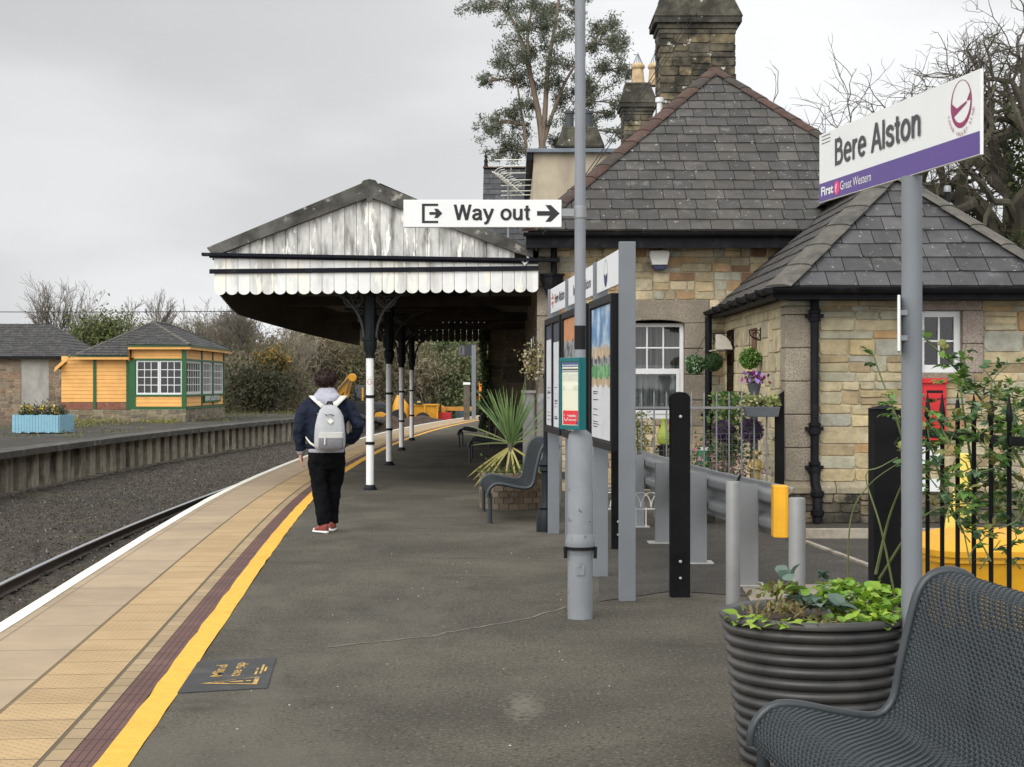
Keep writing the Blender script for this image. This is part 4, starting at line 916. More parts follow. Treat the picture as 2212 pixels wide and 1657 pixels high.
mb = MB(); mb.prism([(-4.33, 3.475), (-4.27, 3.40), (-4.10, 3.40), (-2.02, 4.19), (.06, 3.40), (.30, 3.33), (.30, 3.47), (-1.9, 4.385), (-1.93, 4.43), (-2.02, 4.45), (-2.11, 4.43), (-2.14, 4.385)], (0, YC - .09, 0), E_, V(0, 0, 1), S_, .13)
mb.box(-2.06, -1.97, YC - .11, YC - .092, 4.12, 4.19)
mb.build('verge', VERGE, cn, bevel=.012)
YE = 46.9; mb = MB(); ys = np.linspace(YC, YE, 9); rows = []
for y in ys:
    ex = edge(y, 0).x; rows.append([V(ex - .1, y, 3.42), V(ex + 2.3, y, 4.40), V(.38, y, 3.42)])
for p, q in zip(rows, rows[1:]):
    for k in (0, 1): mb.face([p[k], q[k], q[k + 1], p[k + 1]])
mb.build('roof_sheet', VERGE, cn)
mb = MB()
for p, q in zip(rows, rows[1:]):
    for k in (0, 1): mb.face([p[k] - V(0, 0, .1), p[k + 1] - V(0, 0, .1), q[k + 1] - V(0, 0, .1), q[k] - V(0, 0, .1)])
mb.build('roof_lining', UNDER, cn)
mb = MB(); y = YC + .03; n = 0
while y < YE - .2:               # boards of the track side, deeper than the front
    a, b = edge(y, .02), edge(y + .164, .02); zb = 2.62 + .2 * max(0, 1 - (y - YC) / 2.2) ** 1.3; d = (b - a); nn = V(-d.y, d.x, 0).normalized() * .022
    mb.obox(V(a.x, a.y, zb), d, nn, (0, 0, 3.36 - zb)); y += .168
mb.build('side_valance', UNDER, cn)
mb = MB(); x = edge(YE, 0).x; 
while x < -.70:
    pts = [(x + .003, 3.3), (x + .003, 2.80)] + [(x + .003 + .162 * k / 8, 2.80 - .068 * math.sin(PI * k / 8) ** .75) for k in range(1, 8)] + [(x + .165, 2.80), (x + .165, 3.3)]
    mb.prism(pts, (0, YE, 0), E_, V(0, 0, 1), S_, .022); x += .168
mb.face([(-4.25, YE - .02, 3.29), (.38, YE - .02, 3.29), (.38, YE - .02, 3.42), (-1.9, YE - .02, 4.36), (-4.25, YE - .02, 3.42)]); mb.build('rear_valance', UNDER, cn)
COLS = [(-2.07, 24.14), (-2.33, 31.4), (-2.56, 38.4), (-2.73, 45.1)]
CD = mat('dark_ironwork', (.009, .012, .014), .55, .3, 6, spec=.2)
for (cx, cy) in COLS:
    mb = MB(); mb.box(edge(cy, .04).x, .36, cy - .05, cy + .05, 3.02, 3.20); mb.beam((cx, cy, 3.2), (cx, cy, 4.2), .09, .09)
    mb.beam((cx, cy, 3.25), (cx - 1.6, cy, 3.6), .07, .07); mb.beam((cx, cy, 3.25), (cx + 1.6, cy, 3.62), .07, .07); mb.build('tie_beam', UNDER, cn)
mb = MB()
for (a, b), (c, d) in zip(COLS, COLS[1:]): mb.beam((a, b + .1, 3.0), (c, d - .1, 3.0), .11, .2)
for o in (.5, 1.3, 3.0, 3.9):
    mb.tube([edge(y, o, 3.42 + .38 * (1 - abs(o - 2.3) / 2.3) * 2.2) for y in np.linspace(YC + .1, YE, 8)], .05, 4)
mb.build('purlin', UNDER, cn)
# cast iron columns
WCOL = mat('white_column_paint', (.80, .81, .80), .4, .06, 3, stain=(.5, .49, .46), sscale=3, sthr=(.55, .75), stretch=(1, 1, .4))
def column(lab):
    t = thing('canopy_column', lab, 'column', (0, 0, 0), 0, 'iron columns holding up the platform canopy')
    mb = MB(); mb.lathe([(.057, .06), (.057, 1.94)], n=24); mb.build('shaft', WCOL, t, smooth=True)
    mb = MB(); mb.lathe([(.098, 0), (.098, .025), (.085, .04), (.078, .065), (.0575, .075)], n=24); mb.build('base', CD, t, smooth=40)
    for z in (.68, 1.36): mb = MB(); mb.lathe([(.058, -.022), (.07, -.018), (.07, .018), (.058, .022)], (0, 0, z), n=24); mb.build('band', BLACK, t, smooth=40)
    mb = MB(); mb.lathe([(.066, 1.92), (.066, 1.99), (.09, 2.04), (.103, 2.14), (.103, 2.16), (.08, 2.18)], n=24); mb.lathe([(.083, 2.17), (.08, 3.02)], n=8); mb.lathe([(.09, 2.8), (.1, 2.85), (.1, 2.9), (.085, 2.92)], n=8); mb.build('capital', CD, t, smooth=40)
    for sgn in (-1, 1):
        mb = MB(); q = V(sgn, 0, 0)
        arc = [V(0, 0, 2.22) + q * (.09 + .72 * (1 - math.cos(a))) + V(0, 0, .72 * math.sin(a)) for a in np.linspace(0, PI / 2, 12)]
        mb.tube(arc, .022, 6); mb.tube([q * .09 + V(0, 0, 2.96), q * .85 + V(0, 0, 2.96)], .022, 6)
        c = q * .245 + V(0, 0, 2.80)
        mb.tube([c + V(.14 * math.cos(a), 0, .14 * math.sin(a)) for a in np.linspace(0, 2 * PI, 20, endpoint=False)], .016, 5, closed=True)
        for k in range(6):
            e = c + V(.075 * math.cos(k * PI / 3), 0, .075 * math.sin(k * PI / 3))
            mb.tube([e + V(.045 * math.cos(a), 0, .045 * math.sin(a)) for a in np.linspace(0, 2 * PI, 10, endpoint=False)], .012, 4, closed=True)
        mb.tube([c + V(.03 * math.cos(a), 0, .03 * math.sin(a)) for a in np.linspace(0, 2 * PI, 8, endpoint=False)], .012, 4, closed=True)
        for (px, pz, pr) in ((.14, 2.58, .05), (.15, 2.47, .035), (.2, 2.63, .03), (.42, 2.86, .045), (.5, 2.9, .035)):
            e = q * px + V(0, 0, pz); mb.tube([e + V(pr * (1 - a / 9) * math.cos(a), 0, pr * (1 - a / 9) * math.sin(a)) for a in np.linspace(0, 7, 14)], .010, 4)
        mb.build('bracket', mat('bracket_iron', (.035, .037, .035), .6, .3, 8) if sgn == -1 else bpy.data.materials['bracket_iron'], t, smooth=40)
    return t
c0 = column('nearest canopy column, bright white with a round no smoking notice')
LABC = ['', 'second canopy column from the near end, grey white and in shade', 'third canopy column, between the second and the farthest one', 'farthest canopy column, beside the curve of the yellow line']
for i, (cx, cy) in enumerate(COLS):
    c = c0 if i == 0 else copy_tree(c0); c.location = (cx, cy, 0); c.rotation_euler = (0, 0, rc.uniform(-.05, .05))
    if i: c['label'] = LABC[i]
mb = MB(); RED = mat('red_ink', (.55, .03, .04), .5, .05)
def onc(a, z, r=.0592): return V(r * math.sin(a), -r * math.cos(a), z)
cm_ = 0; mb.cm = 0
for k in range(8): a, b = -.75 + 1.5 * k / 8, -.75 + 1.5 * (k + 1) / 8; mb.face([onc(a, 1.40, .0582), onc(b, 1.40, .0582), onc(b, 1.66, .0582), onc(a, 1.66, .0582)])
mb.cm = 1; ring = [(math.cos(a), math.sin(a)) for a in np.linspace(0, 2 * PI, 25)]
for (p, q), (p2, q2) in zip(ring, ring[1:]): mb.face([onc(.55 * p, 1.575 + .034 * q), onc(.55 * p2, 1.575 + .034 * q2), onc(.67 * p2, 1.575 + .041 * q2), onc(.67 * p, 1.575 + .041 * q)])
mb.face([onc(-.42, 1.595), onc(-.36, 1.603), onc(.42, 1.555), onc(.36, 1.547)])
for z in (1.51, 1.495, 1.475): mb.face([onc(-.55, z), onc(.55, z), onc(.55, z + .004), onc(-.55, z + .004)])
mb.cm = 2; mb.face([onc(-.4, 1.567), onc(.22, 1.567), onc(.22, 1.579), onc(-.4, 1.579)]); mb.face([onc(.26, 1.567), onc(.34, 1.567), onc(.34, 1.579), onc(.26, 1.579)])
o = mb.build('notice', [WHITEP, RED, BLACK], c0, world=False)

# =================================================================== signal box across the line
ORG = mat('orange_weatherboard', (.76, .40, .115), .6, .08, 2.5, stain=(.62, .33, .10), sscale=1.6, sthr=(.5, .75), bump=.1, bscale=20); GRN = mat('green_paint', (.02, .10, .03), .45, .12, 4)
sg = thing('signal_box', 'orange weatherboarded signal box with green trim, white windows and slate roof', 'signal box', (-15, 70, 0))
def boards(mb, O, U, N, w, z0, z1, ph=.155):
    O, U, N = Vector(O), Vector(U), Vector(N); z = z0
    while z < z1 - .01:
        h = min(ph, z1 - z); a = O + V(0, 0, z); b = a + V(0, 0, h)
        mb.mesh([a + N * .022, a + U * w + N * .022, b + U * w + N * .004, b + N * .004, a, a + U * w], [(0, 1, 2, 3), (0, 4, 5, 1)]); z += h
mb = MB()
boards(mb, (-15.3, 67, 0), E_, S_, 2.0, .62, 1.06); boards(mb, (-15.3, 67, 0), E_, S_, 2.0, 2.54, 3.0)
boards(mb, (-18.35, 67.45, 0), E_, S_, 2.95, .80, 2.66); boards(mb, (-13.25, 67, 0), N_, E_, 9, .62, 1.06); boards(mb, (-13.25, 67, 0), N_, E_, 9, 2.54, 3.0)
mb.box(-15.4, -13.3, 67.02, 75.98, .6, 1.05); mb.box(-15.4, -13.3, 67.02, 75.98, 2.6, 3.0); mb.box(-18.34, -15.4, 67.47, 74, .8, 2.2)
mb.box(-15.48, -13.0, 66.72, 66.76, 2.93, 3.05); mb.box(-12.99, -12.95, 66.72, 76.2, 2.93, 3.05)
mb.face([(-15.46, 66.74, 3.05), (-15.46, 66.74, 2.45), (-15.46, 67.4, 2.45), (-15.46, 67.4, 2.75)]); mb.obox((-18.55, 67.1, 2.02), (.62, 0, .55), (0, .04, 0), (0, 0, .16)); mb.box(-17.95, -15.46, 67.1, 67.14, 2.52, 2.62)
mb.build('wall', ORG, sg)
mb = MB()
mb.box(-18.4, -15.4, 67.43, 67.5, .5, .78, (.22, .09, .06)); stone_wall(mb, rs, (-18.4, 67.4, -.1), E_, S_, 3.0, .58, pal=DPAL + [(.25, .21, .16)], ln=(.3, .9), course=(.2, .3)); stone_wall(mb, rs, (-15.4, 66.95, -.1), E_, S_, 2.2, .6, pal=DPAL, ln=(.2, .6), course=(.1, .2)); stone_wall(mb, rs, (-13.2, 66.95, -.1), N_, E_, 9.1, .6, pal=DPAL + [(.24, .2, .16)], ln=(.3, .7), course=(.12, .22))
mb.build('stone_base', STONE, sg)
mb = MB()
for x0, x1, z0, z1 in ((-15.45, -13.18, .5, .6), (-15.3, -13.3, 1.03, 1.10), (-15.3, -13.3, 2.48, 2.56)): mb.box(x0, x1, 66.95, 67.02, z0, z1)
mb.box(-13.35, -13.18, 66.93, 67.1, .6, 2.95); mb.box(-15.46, -15.22, 66.96, 67.05, .6, 2.5); mb.box(-15.70, -15.46, 67.38, 67.5, .5, 2.5); mb.box(-17.05, -16.93, 67.39, 67.45, .5, 2.6)
for z0, z1 in ((.5, .6), (1.03, 1.10), (2.48, 2.56)): mb.box(-13.26, -13.17, 67.1, 76.0, z0, z1)
for y in (70.52, 73.1, 75.85): mb.box(-13.26, -13.19, y, y + .16, .6, 2.95)
mb.box(-18.0, -15.45, 67.08, 67.12, 2.63, 2.69); mb.box(-15.5, -12.95, 66.68, 66.72, 3.04, 3.10); mb.box(-12.95, -12.9, 66.7, 76.2, 3.04, 3.10)
mb.build('green_trim', GRN, sg)
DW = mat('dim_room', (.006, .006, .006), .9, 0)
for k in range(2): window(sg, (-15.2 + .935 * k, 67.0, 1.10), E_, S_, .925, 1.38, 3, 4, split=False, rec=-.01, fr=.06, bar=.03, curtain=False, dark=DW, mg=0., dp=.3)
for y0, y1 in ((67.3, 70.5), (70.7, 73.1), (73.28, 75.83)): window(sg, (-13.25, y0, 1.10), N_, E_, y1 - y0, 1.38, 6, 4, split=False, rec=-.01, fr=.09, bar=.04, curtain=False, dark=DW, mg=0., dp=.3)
P1, P2 = V(-15.1, 69.7, 4.15), V(-15.1, 73.0, 4.15); mb = MB(); sp = [(.062, .059, .058), (.07, .067, .065), (.053, .052, .052)]
slates(mb, rs, [V(-17.64, 67.05, 2.70), V(-15.46, 67.05, 2.68), P1], .22, .33, sp); slates(mb, rs, [V(-15.5, 66.66, 3.12), V(-12.94, 66.66, 3.10), P1], .22, .33, sp)
slates(mb, rs, [V(-12.92, 66.66, 3.10), V(-12.9, 76.3, 3.10), P2, P1], .22, .33, sp); slates(mb, rs, [V(-18.6, 74, 2.15), V(-18.6, 67.05, 2.15), P1, P2], .22, .33, sp)
mb.face([(-15.46, 67.05, 2.68), (-15.5, 66.66, 3.12), P1], (.1, .1, .1)); mb.face([(-12.9, 76.3, 3.1), (-18.6, 74, 2.15), P2], (.1, .1, .1))
mb.build('roof', SLATE, sg)
mb = MB(); hip_tiles(mb, rs, V(-17.7, 67.1, 2.72), P1, .4, .1, .03, GHIP); hip_tiles(mb, rs, V(-12.95, 66.7, 3.12), P1, .4, .1, .03, GHIP); hip_tiles(mb, rs, P1, P2, .4, .12, .04, GHIP); hip_tiles(mb, rs, P2, V(-12.9, 76.2, 3.12), .4, .1, .03, GHIP); mb.build('hip_tiles', HIP, sg, smooth=50)
mb = MB(); mb.cm = 0; mb.obox((-13.2, 70.85, .74), (.05, 0, 0), (0, 3.9, 0), (0, 0, .36)); mb.cm = 1; write(mb, 'BERE ALSTON', (-13.15, 71.05, .82), N_, V(0, 0, 1), E_, .27, .012, width=3.45); mb.build('name_board', [GRN, WHITE], sg)
# stone goods shed
gs = thing('goods_shed', 'low stone goods shed with slate roof and a blocked grey doorway', 'shed', (-24, 75, -.3))
mb = MB(); stone_wall(mb, rs, (-31, 73, -.5), E_, S_, 11.55, 3.25, holes=[(9.35, 10.57, 0, 3.12)], pal=[(.21, .165, .12), (.17, .135, .10), (.25, .195, .14), (.15, .115, .085), (.22, .15, .10)], ln=(.2, .6), course=(.1, .22)); mb.face([(-19.45, 73, -.5), (-19.45, 80, -.5), (-19.45, 80, 2.75), (-19.45, 73, 2.75)], (.2, .16, .12)); mb.build('wall', STONE, gs)
mb = MB(); mb.box(-21.65, -20.43, 73.03, 73.1, -.5, 2.62); mb.build('blocked_door', mat('grey_render', (.33, .32, .29), .9, .12, 3, stain=(.2, .19, .17), sscale=1.4, sthr=(.5, .7), stretch=(1, 1, .3)), gs)
mb = MB(); slates(mb, rs, [V(-31, 72.7, 2.76), V(-19.2, 72.7, 2.74), V(-21.15, 76, 4.27), V(-31, 76, 4.33)], .2, .3, sp); slates(mb, rs, [V(-19.2, 72.7, 2.74), V(-19.2, 79.3, 2.74), V(-21.15, 76, 4.27)], .24, .32, sp); mb.face([(-31, 79.3, 2.74), (-19.2, 79.3, 2.74), (-21.15, 76, 4.27), (-31, 76, 4.33)], (.1, .1, .1)); mb.build('roof', SLATE, gs)
mb = MB(); mb.box(-31, -19.2, 72.66, 72.76, 2.64, 2.75); mb.build('gutter', BLACKM, gs)
# blue slatted planter with spring flowers
BLUE = mat('pale_blue_paint', (.22, .42, .52), .6, .08, 4)
bp = thing('blue_planter', 'pale blue slatted wooden planter of daffodils on the disused platform', 'planter', (-14.6, 51.5, 0))
mb = MB(); rq = random.Random(9); c0_, c1_, c2_ = V(-15.37, 51, 0), V(-13.96, 51, 0), V(-13.80, 52.1, 0)
for a, b, n in ((c0_, c1_, 16), (c1_, c2_, 12), (c2_, c2_ - (c1_ - c0_), 16), (c2_ - (c1_ - c0_), c0_, 12)):
    d = (b - a) / n; nn = V(d.y, -d.x, 0).normalized() * .03
    for k in range(n): z0 = rq.uniform(.02, .07); mb.obox(a + d * k + d * .03 + V(0, 0, z0), d * .93, nn, (0, 0, .58 - z0 + rq.uniform(-.01, .015)))
mb.build('slatted_box', BLUE, bp, bevel=.004)
mb = MB(); mb.face([c0_ + V(0, 0, .52), c1_ + V(0, 0, .52), c2_ + V(0, 0, .52), c2_ - (c1_ - c0_) + V(0, 0, .52)]); mb.build('soil', SOIL, bp)
r_ = np.random.default_rng(4); n = 1500; C = np.stack([r_.uniform(-15.25, -13.95, n), r_.uniform(51.05, 52, n), .55 + np.abs(r_.normal(0, .14, n))], 1)
leaves('foliage', C, r_.uniform(.05, .11, n), pick(r_, [(.06, .085, .035), (.09, .12, .055), (.05, .06, .035), (.1, .11, .07)], n), PLANT, bp, .22, rng=r_, updir=np.array([0, 0, 1.2]))
n = 150; C = np.stack([r_.uniform(-15.2, -13.95, n), r_.uniform(51, 51.5, n), .62 + r_.uniform(0, .26, n)], 1)
leaves('flowers', C, .035, pick(r_, [(.75, .5, .04), (.75, .55, .08), (.75, .66, .4), (.6, .25, .25)], n), PLANT, bp, .9, rng=r_)['kind'] = 'stuff'
# distant wire
t = thing('telegraph_wire', 'single thin wire strung across the sky behind the signal box', 'wire', (-30, 92, 5.6))
mb = MB(); mb.tube([V(-46 + 3 * k, 92 + .3 * k, 5.72 - .12 * math.sin(PI * k / 11)) for k in range(12)], .022, 4); mb.build('wire_strand', BLACK, t)
# =================================================================== benches
BENCH = mat('bench_coating', (.025, .032, .036), .34, .12, 6, spec=.5, bump=.03, bscale=70)
PROF = [(.372, .30), (.372, .337), (.352, .387), (.308, .428), (.268, .438), (.197, .432), (.093, .41), (-.02, .391), (-.077, .393), (-.113, .417), (-.14, .467), (-.158, .567), (-.185, .684), (-.21, .785), (-.232, .84), (-.263, .875), (-.315, .893), (-.37, .886), (-.412, .86), (-.43, .815)]
def crom(P, step):
    out = []
    for i in range(len(P) - 1):
        p0, p1, p2, p3 = P[max(i - 1, 0)], P[i], P[i + 1], P[min(i + 2, len(P) - 1)]; n = 8
        for k in range(n):
            t_ = k / n; out.append(tuple(.5 * (2 * b + (c - a) * t_ + (2 * a - 5 * b + 4 * c - d) * t_ ** 2 + (3 * b - a - 3 * c + d) * t_ ** 3) for a, b, c, d in zip(p0, p1, p2, p3)))
    out.append(P[-1]); res = [out[0]]; acc = 0
    for a, b in zip(out, out[1:]):
        l = math.dist(a, b)
        while acc + l >= step:
            k = (step - acc) / l; a = tuple(x + (y - x) * k for x, y in zip(a, b)); res.append(a); l = math.dist(a, b); acc = 0
        acc += l
    return res
def make_bench(lab):
    t = thing('bench', lab, 'bench', (0, 0, 0), 0, 'perforated metal platform benches'); LB = 1.8
    ps = crom(PROF, .0135); nc = 42; pitch = LB / nc; mb = MB(); k = len(ps)
    def nrm(i):
        a, b = ps[max(i - 1, 0)], ps[min(i + 1, k - 1)]; d = V(b[0] - a[0], 0, b[1] - a[1]).normalized(); return V(d.z, 0, -d.x) * (1 if True else -1)
    vs = []; fs = []
    for i in range(k - 1):
        n0, n1 = nrm(i), nrm(i + 1); a, b = V(ps[i][0], 0, ps[i][1]), V(ps[i + 1][0], 0, ps[i + 1][1]); sh = .5 * pitch if i % 2 else 0.
        for j in range(nc + (1 if i % 2 else 0)):
            y0 = max(-LB / 2, -LB / 2 + j * pitch - sh); y1 = min(LB / 2, -LB / 2 + (j + 1) * pitch - sh); w_ = y1 - y0
            if w_ < 1e-4: continue
            o = [(a, y0, n0), (b, y0, n1), (b, y1, n1), (a, y1, n0)]; nm = (n0 + n1) / 2
            P = [p + V(0, y, 0) for p, y, _ in o]
            I = [a.lerp(b, .41) + V(0, y0 + w_ * .33, 0), a.lerp(b, .59) + V(0, y0 + w_ * .33, 0), a.lerp(b, .59) + V(0, y1 - w_ * .33, 0), a.lerp(b, .41) + V(0, y1 - w_ * .33, 0)]
            i0 = len(vs); M = [(P[0] + P[1]) / 2 + nm * .0042, (P[2] + P[3]) / 2 + nm * .0042]
            vs += P + [p - nm * .0045 for p in I] + M
            fs += [(i0, i0 + 3, i0 + 7, i0 + 4), (i0 + 1, i0 + 5, i0 + 6, i0 + 2), (i0, i0 + 4, i0 + 5, i0 + 1, i0 + 8), (i0 + 3, i0 + 9, i0 + 2, i0 + 6, i0 + 7)]
    mb.mesh(vs, [f[::-1] for f in fs]); mb.build('seat_panel', BENCH, t)
    fr = crom(PROF, .03)
    for s_ in (-1, 1):
        y = s_ * (LB / 2 + .012); mb = MB(); mb.tube([(x, y, z) for x, z in fr], .020, 10); mb.build('edge_tube', BENCH, t, smooth=True)
        yl = s_ * (LB / 2 - .04)
        mb = MB(); mb.tube([(.345, yl, .33), (.345, yl, 0)], .024, 12); mb.lathe([(.034, 0), (.034, .012), (.026, .014)], (.345, yl, 0), 12); mb.build('leg', BENCH, t, smooth=40)
        mb = MB(); mb.tube([(-.40, yl, .84), (-.40, yl, 0)], .024, 12); mb.lathe([(.034, 0), (.034, .012), (.026, .014)], (-.40, yl, 0), 12); mb.build('leg', BENCH, t, smooth=40)
    mb = MB(); mb.tube([(.33, -LB / 2, .30), (.33, LB / 2, .30)], .014, 8); mb.tube([(-.40, -LB / 2, .5), (-.40, LB / 2, .5)], .014, 8); mb.build('stretcher', BENCH, t, smooth=True)
    return t
b0 = make_bench('dark grey perforated bench in the right foreground, beside the ribbed black planter')
def put(o, x, y, a): o.location = (x, y, 0); o.rotation_euler = (0, 0, a)
put(b0, 1.2 + .09, 5.75 - .9, PI + .10)
for (x, y, a, lab) in ((.05, 19.25, PI + .06, 'dark grey perforated bench in front of the spiky cordyline plant'), (-.48, 33.35, PI, 'dark bench under the canopy, just behind the cordyline'), (-.93, 41.15, PI - .02, 'farthest dark bench under the canopy, near the ivy')):
    c = copy_tree(b0); put(c, x, y, a); c['label'] = lab
# =================================================================== ribbed planter in the foreground
PB = mat('black_plastic', (.04, .039, .038), .38, .2, 5, stain=(.075, .07, .062), sscale=3, sthr=(.45, .7), bump=.04, bscale=50)
pt = thing('ribbed_planter', 'big round black ribbed planter of herbs and weeds beside the station name sign', 'planter', (1.24, 6.8, 0))
mb = MB(); prof = [(.27, 0)]; nr = 12
for k in range(nr):
    z0 = .01 + .572 * k / nr; z1 = .01 + .572 * (k + 1) / nr; rb_ = .285 + .075 * (k / nr)
    for q in range(7): a = PI * q / 6; prof.append((rb_ + .022 * math.sin(a) ** .7, z0 + (z1 - z0) * (q / 6) * .98))
prof += [(.372, .585), (.385, .59), (.388, .605), (.378, .618), (.355, .618), (.335, .60), (.33, .5), (.3, .3)]
mb.lathe(prof, (1.24, 6.8, 0), n=56, cap=False); mb.build('tub', PB, pt, smooth=55)
mb = MB(); rp = random.Random(4)
for j in range(8):
    for i in range(24):
        r0, r1 = .335 * j / 8, .335 * (j + 1) / 8; a0, a1 = 2 * PI * i / 24, 2 * PI * (i + 1) / 24
        hf = lambda r, a: .56 + .012 * math.sin(a * 5 + r * 30) + .02 * (1 - (r / .33) ** 2)
        mb.face([(1.24 + r * math.cos(a), 6.8 + r * math.sin(a), hf(r, a)) for r, a in ((r0, a0), (r1, a0), (r1, a1), (r0, a1))])
mb.build('soil', SOIL, pt)
def leafy(name, parent, spots, m, rng, seg=5):
    """real leaf blades: (pos, dir, length, width, colour) each a small folded blade"""
    mb = MB()
    for (p, d, l, w_, c) in spots:
        p = Vector(p); d = Vector(d).normalized(); s = d.cross(V(rng.gauss(0, .3), rng.gauss(0, .3), 1)).normalized(); n_ = s.cross(d); prev = None
        for k in range(seg + 1):
            t_ = k / seg; wd = w_ * math.sin(PI * min(1, .12 + .88 * t_) ** .8) * (1 if k < seg else .05); q = p + d * l * t_ - V(0, 0, l * .35 * t_ * t_)
            row = [q - s * wd + n_ * wd * .25, q, q + s * wd + n_ * wd * .25]
            if prev: mb.face([prev[0], prev[1], row[1], row[0]], c); mb.face([prev[1], prev[2], row[2], row[1]], c)
            prev = row
    return mb.build(name, m, parent, smooth='all')
LEAF2 = leafmat('broad_leaf', .3, .45, .2)
sp_ = []; rr = random.Random(7)
def rosette(x, y, z, n, l, w_, pal, tilt=.6, rs_=.02):
    for i in range(n):
        a = rr.uniform(0, 2 * PI); e = rr.uniform(.15, tilt * 2); c = rr.choice(pal); f = rr.uniform(.75, 1.2)
        sp_.append(((x + rr.gauss(0, rs_), y + rr.gauss(0, rs_), z + rr.uniform(0, .03)), (math.cos(a), math.sin(a), e), l * rr.uniform(.6, 1.2), w_ * rr.uniform(.7, 1.2), tuple(q * f for q in c)))
LIME = [(.28, .43, .045), (.24, .39, .04), (.34, .48, .06)]; MID = [(.15, .28, .045), (.18, .33, .05), (.22, .37, .055)]; GLAU = [(.11, .17, .13), (.14, .2, .16), (.09, .15, .115)]; DRY = [(.20, .16, .07), (.15, .12, .06), (.26, .2, .09), (.17, .19, .05)]
for (x, y) in ((.98, 6.52), (.93, 6.68), (1.16, 6.47), (1.05, 6.49), (1.12, 6.48), (.96, 6.60), (1.02, 6.56)): rosette(x, y, .585, 9, .075, .02, LIME, .35)
for (x, y, z) in ((1.40, 6.62, .58), (1.48, 6.66, .62), (1.44, 6.75, .66), (1.52, 6.74, .66), (1.36, 6.72, .63), (1.42, 6.56, .58), (1.34, 6.62, .58), (1.5, 6.85, .68), (1.38, 6.85, .69), (1.30, 6.78, .66), (1.47, 6.6, .6)):
    rosette(x, y, z, 44, .055, .022, MID + LIME, .7, .05)
for (x, y) in ((1.24, 6.74), (1.30, 6.66), (1.2, 6.83)): rosette(x, y, .63, 9, .10, .032, GLAU, .7)
for (x, y) in ((1.14, 6.78), (1.28, 6.78)): rosette(x, y, .74, 5, .07, .028, GLAU, 1.2); rosette(x, y, .69, 5, .06, .018, MID, .9)
for i in range(40): x, y = 1.13 + rr.gauss(0, .08), 6.68 + rr.gauss(0, .07); rosette(x, y, .60 + rr.uniform(0, .03), 5, .06, .006, DRY, 1.4, .02)
for i in range(22): x, y = 1.28 + rr.gauss(0, .07), 6.56 + rr.gauss(0, .04); rosette(x, y, .58, 5, .055, .005, DRY, 1.2, .02)
for i in range(16): rosette(1.1 + rr.gauss(0, .05), 6.85 + rr.gauss(0, .04), .64 + rr.uniform(0, .05), 5, .05, .012, [(.22, .2, .05), (.2, .26, .06), (.17, .15, .06)], 1.4)
leafy('foliage', pt, sp_, LEAF2, rr)
# =================================================================== station name sign
PL_, PR_ = V(1.40, 7.54, 2.372), V(1.68, 5.94, 2.372); PU = (PR_ - PL_).normalized(); PN = PU.cross(V(0, 0, 1)); PLn = (PR_ - PL_).length; Zv = V(0, 0, 1); PH = .308
ss = thing('station_name_sign', 'white and purple station name board reading Bere Alston on a grey post', 'station sign', (1.571, 6.56, 0))
mb = MB(); mb.tube([(1.585, 6.565, 0), (1.585, 6.565, 2.371)], .0405, 24); mb.build('post', GREYM, ss, smooth=40)
PURP = mat('purple_vinyl', (.085, .045, .225), .4, .04, 2); INKG = mat('grey_ink', (.05, .05, .055), .5, 0); MARO = mat('maroon_ink', (.26, .02, .10), .45, 0); PINK = mat('pink_ink', (.75, .03, .17), .45, 0)
mb = MB(); mb.cm = 0; mb.obox(PL_ - PN * .012, PU * PLn, PN * .012, Zv * PH)
mb.cm = 1; hp = .085
def PP(x, z, l=.0015): return PL_ + PU * x + Zv * z + PN * l
mb.face([PP(0.003, 0.003), PP(PLn - .003, .003), PP(PLn - .003, hp), PP(.003, hp)])
mb.cm = 2; strokes(mb, 'Bere Alston', PP(.19, .143, 0), PU, Zv, PN, .119, .935, .145, .002)
for k in range(5): mb.face([PP(.03, .262 + .008 * k), PP(.14, .262 + .008 * k), PP(.14, .265 + .008 * k), PP(.03, .265 + .008 * k)]) if k % 2 == 0 else None
mb.cm = 0; write(mb, 'First', PP(.03, .028, .001), PU, Zv, PN, .056, .03, width=.15); write(mb, 'Great Western', PP(.265, .028, .001), PU, Zv, PN, .056, .0, width=.35)
mb.cm = 4; mb.face([PP(.222 + .034 * math.cos(a), .044 + .03 * math.sin(a), .0025) for a in np.linspace(0, 2 * PI, 20, endpoint=False)])
mb.cm = 0; write(mb, 'f', PP(.208, .026, .002), PU, Zv, PN, .05, .03)
mb.cm = 3; lc = (1.47, .207); n = 40
for k in range(n):
    a, b = 2 * PI * k / n, 2 * PI * (k + 1) / n
    O_ = lambda q: PP(lc[0] + .088 * math.cos(q), lc[1] + .088 * math.sin(q)); I_ = lambda q: PP(lc[0] + .0775 * math.cos(q), lc[1] + .0085 + .0775 * math.sin(q))
    mb.face([I_(a), O_(a), O_(b), I_(b)])
for poly in ([(-.90, .12), (-.73, -.46), (.52, -.05), (.55, .04), (-.40, -.14)], [(.55, .05), (.86, .04), (.86, .40)]): mb.face([PP(lc[0] + .086 * x, lc[1] + .086 * y, .002) for x, y in poly])
tx = 'TAMAR VALLEY LINE'
for k, ch in enumerate(tx):
    if ch == ' ': continue
    a = math.radians(198 + 144 * k / (len(tx) - 1)); u_ = PU * -math.sin(a) + Zv * math.cos(a); v_ = PU * -math.cos(a) + Zv * -math.sin(a)
    c = PP(lc[0] + .117 * math.cos(a), lc[1] + .117 * math.sin(a), .001); write(mb, ch, c - u_ * .006, u_, v_, PN, .021, 0, width=.013 if ch not in 'I' else .003, lift=.0025)
mb.build('sign_panel', [WHITEP, PURP, INKG, MARO, PINK], ss)
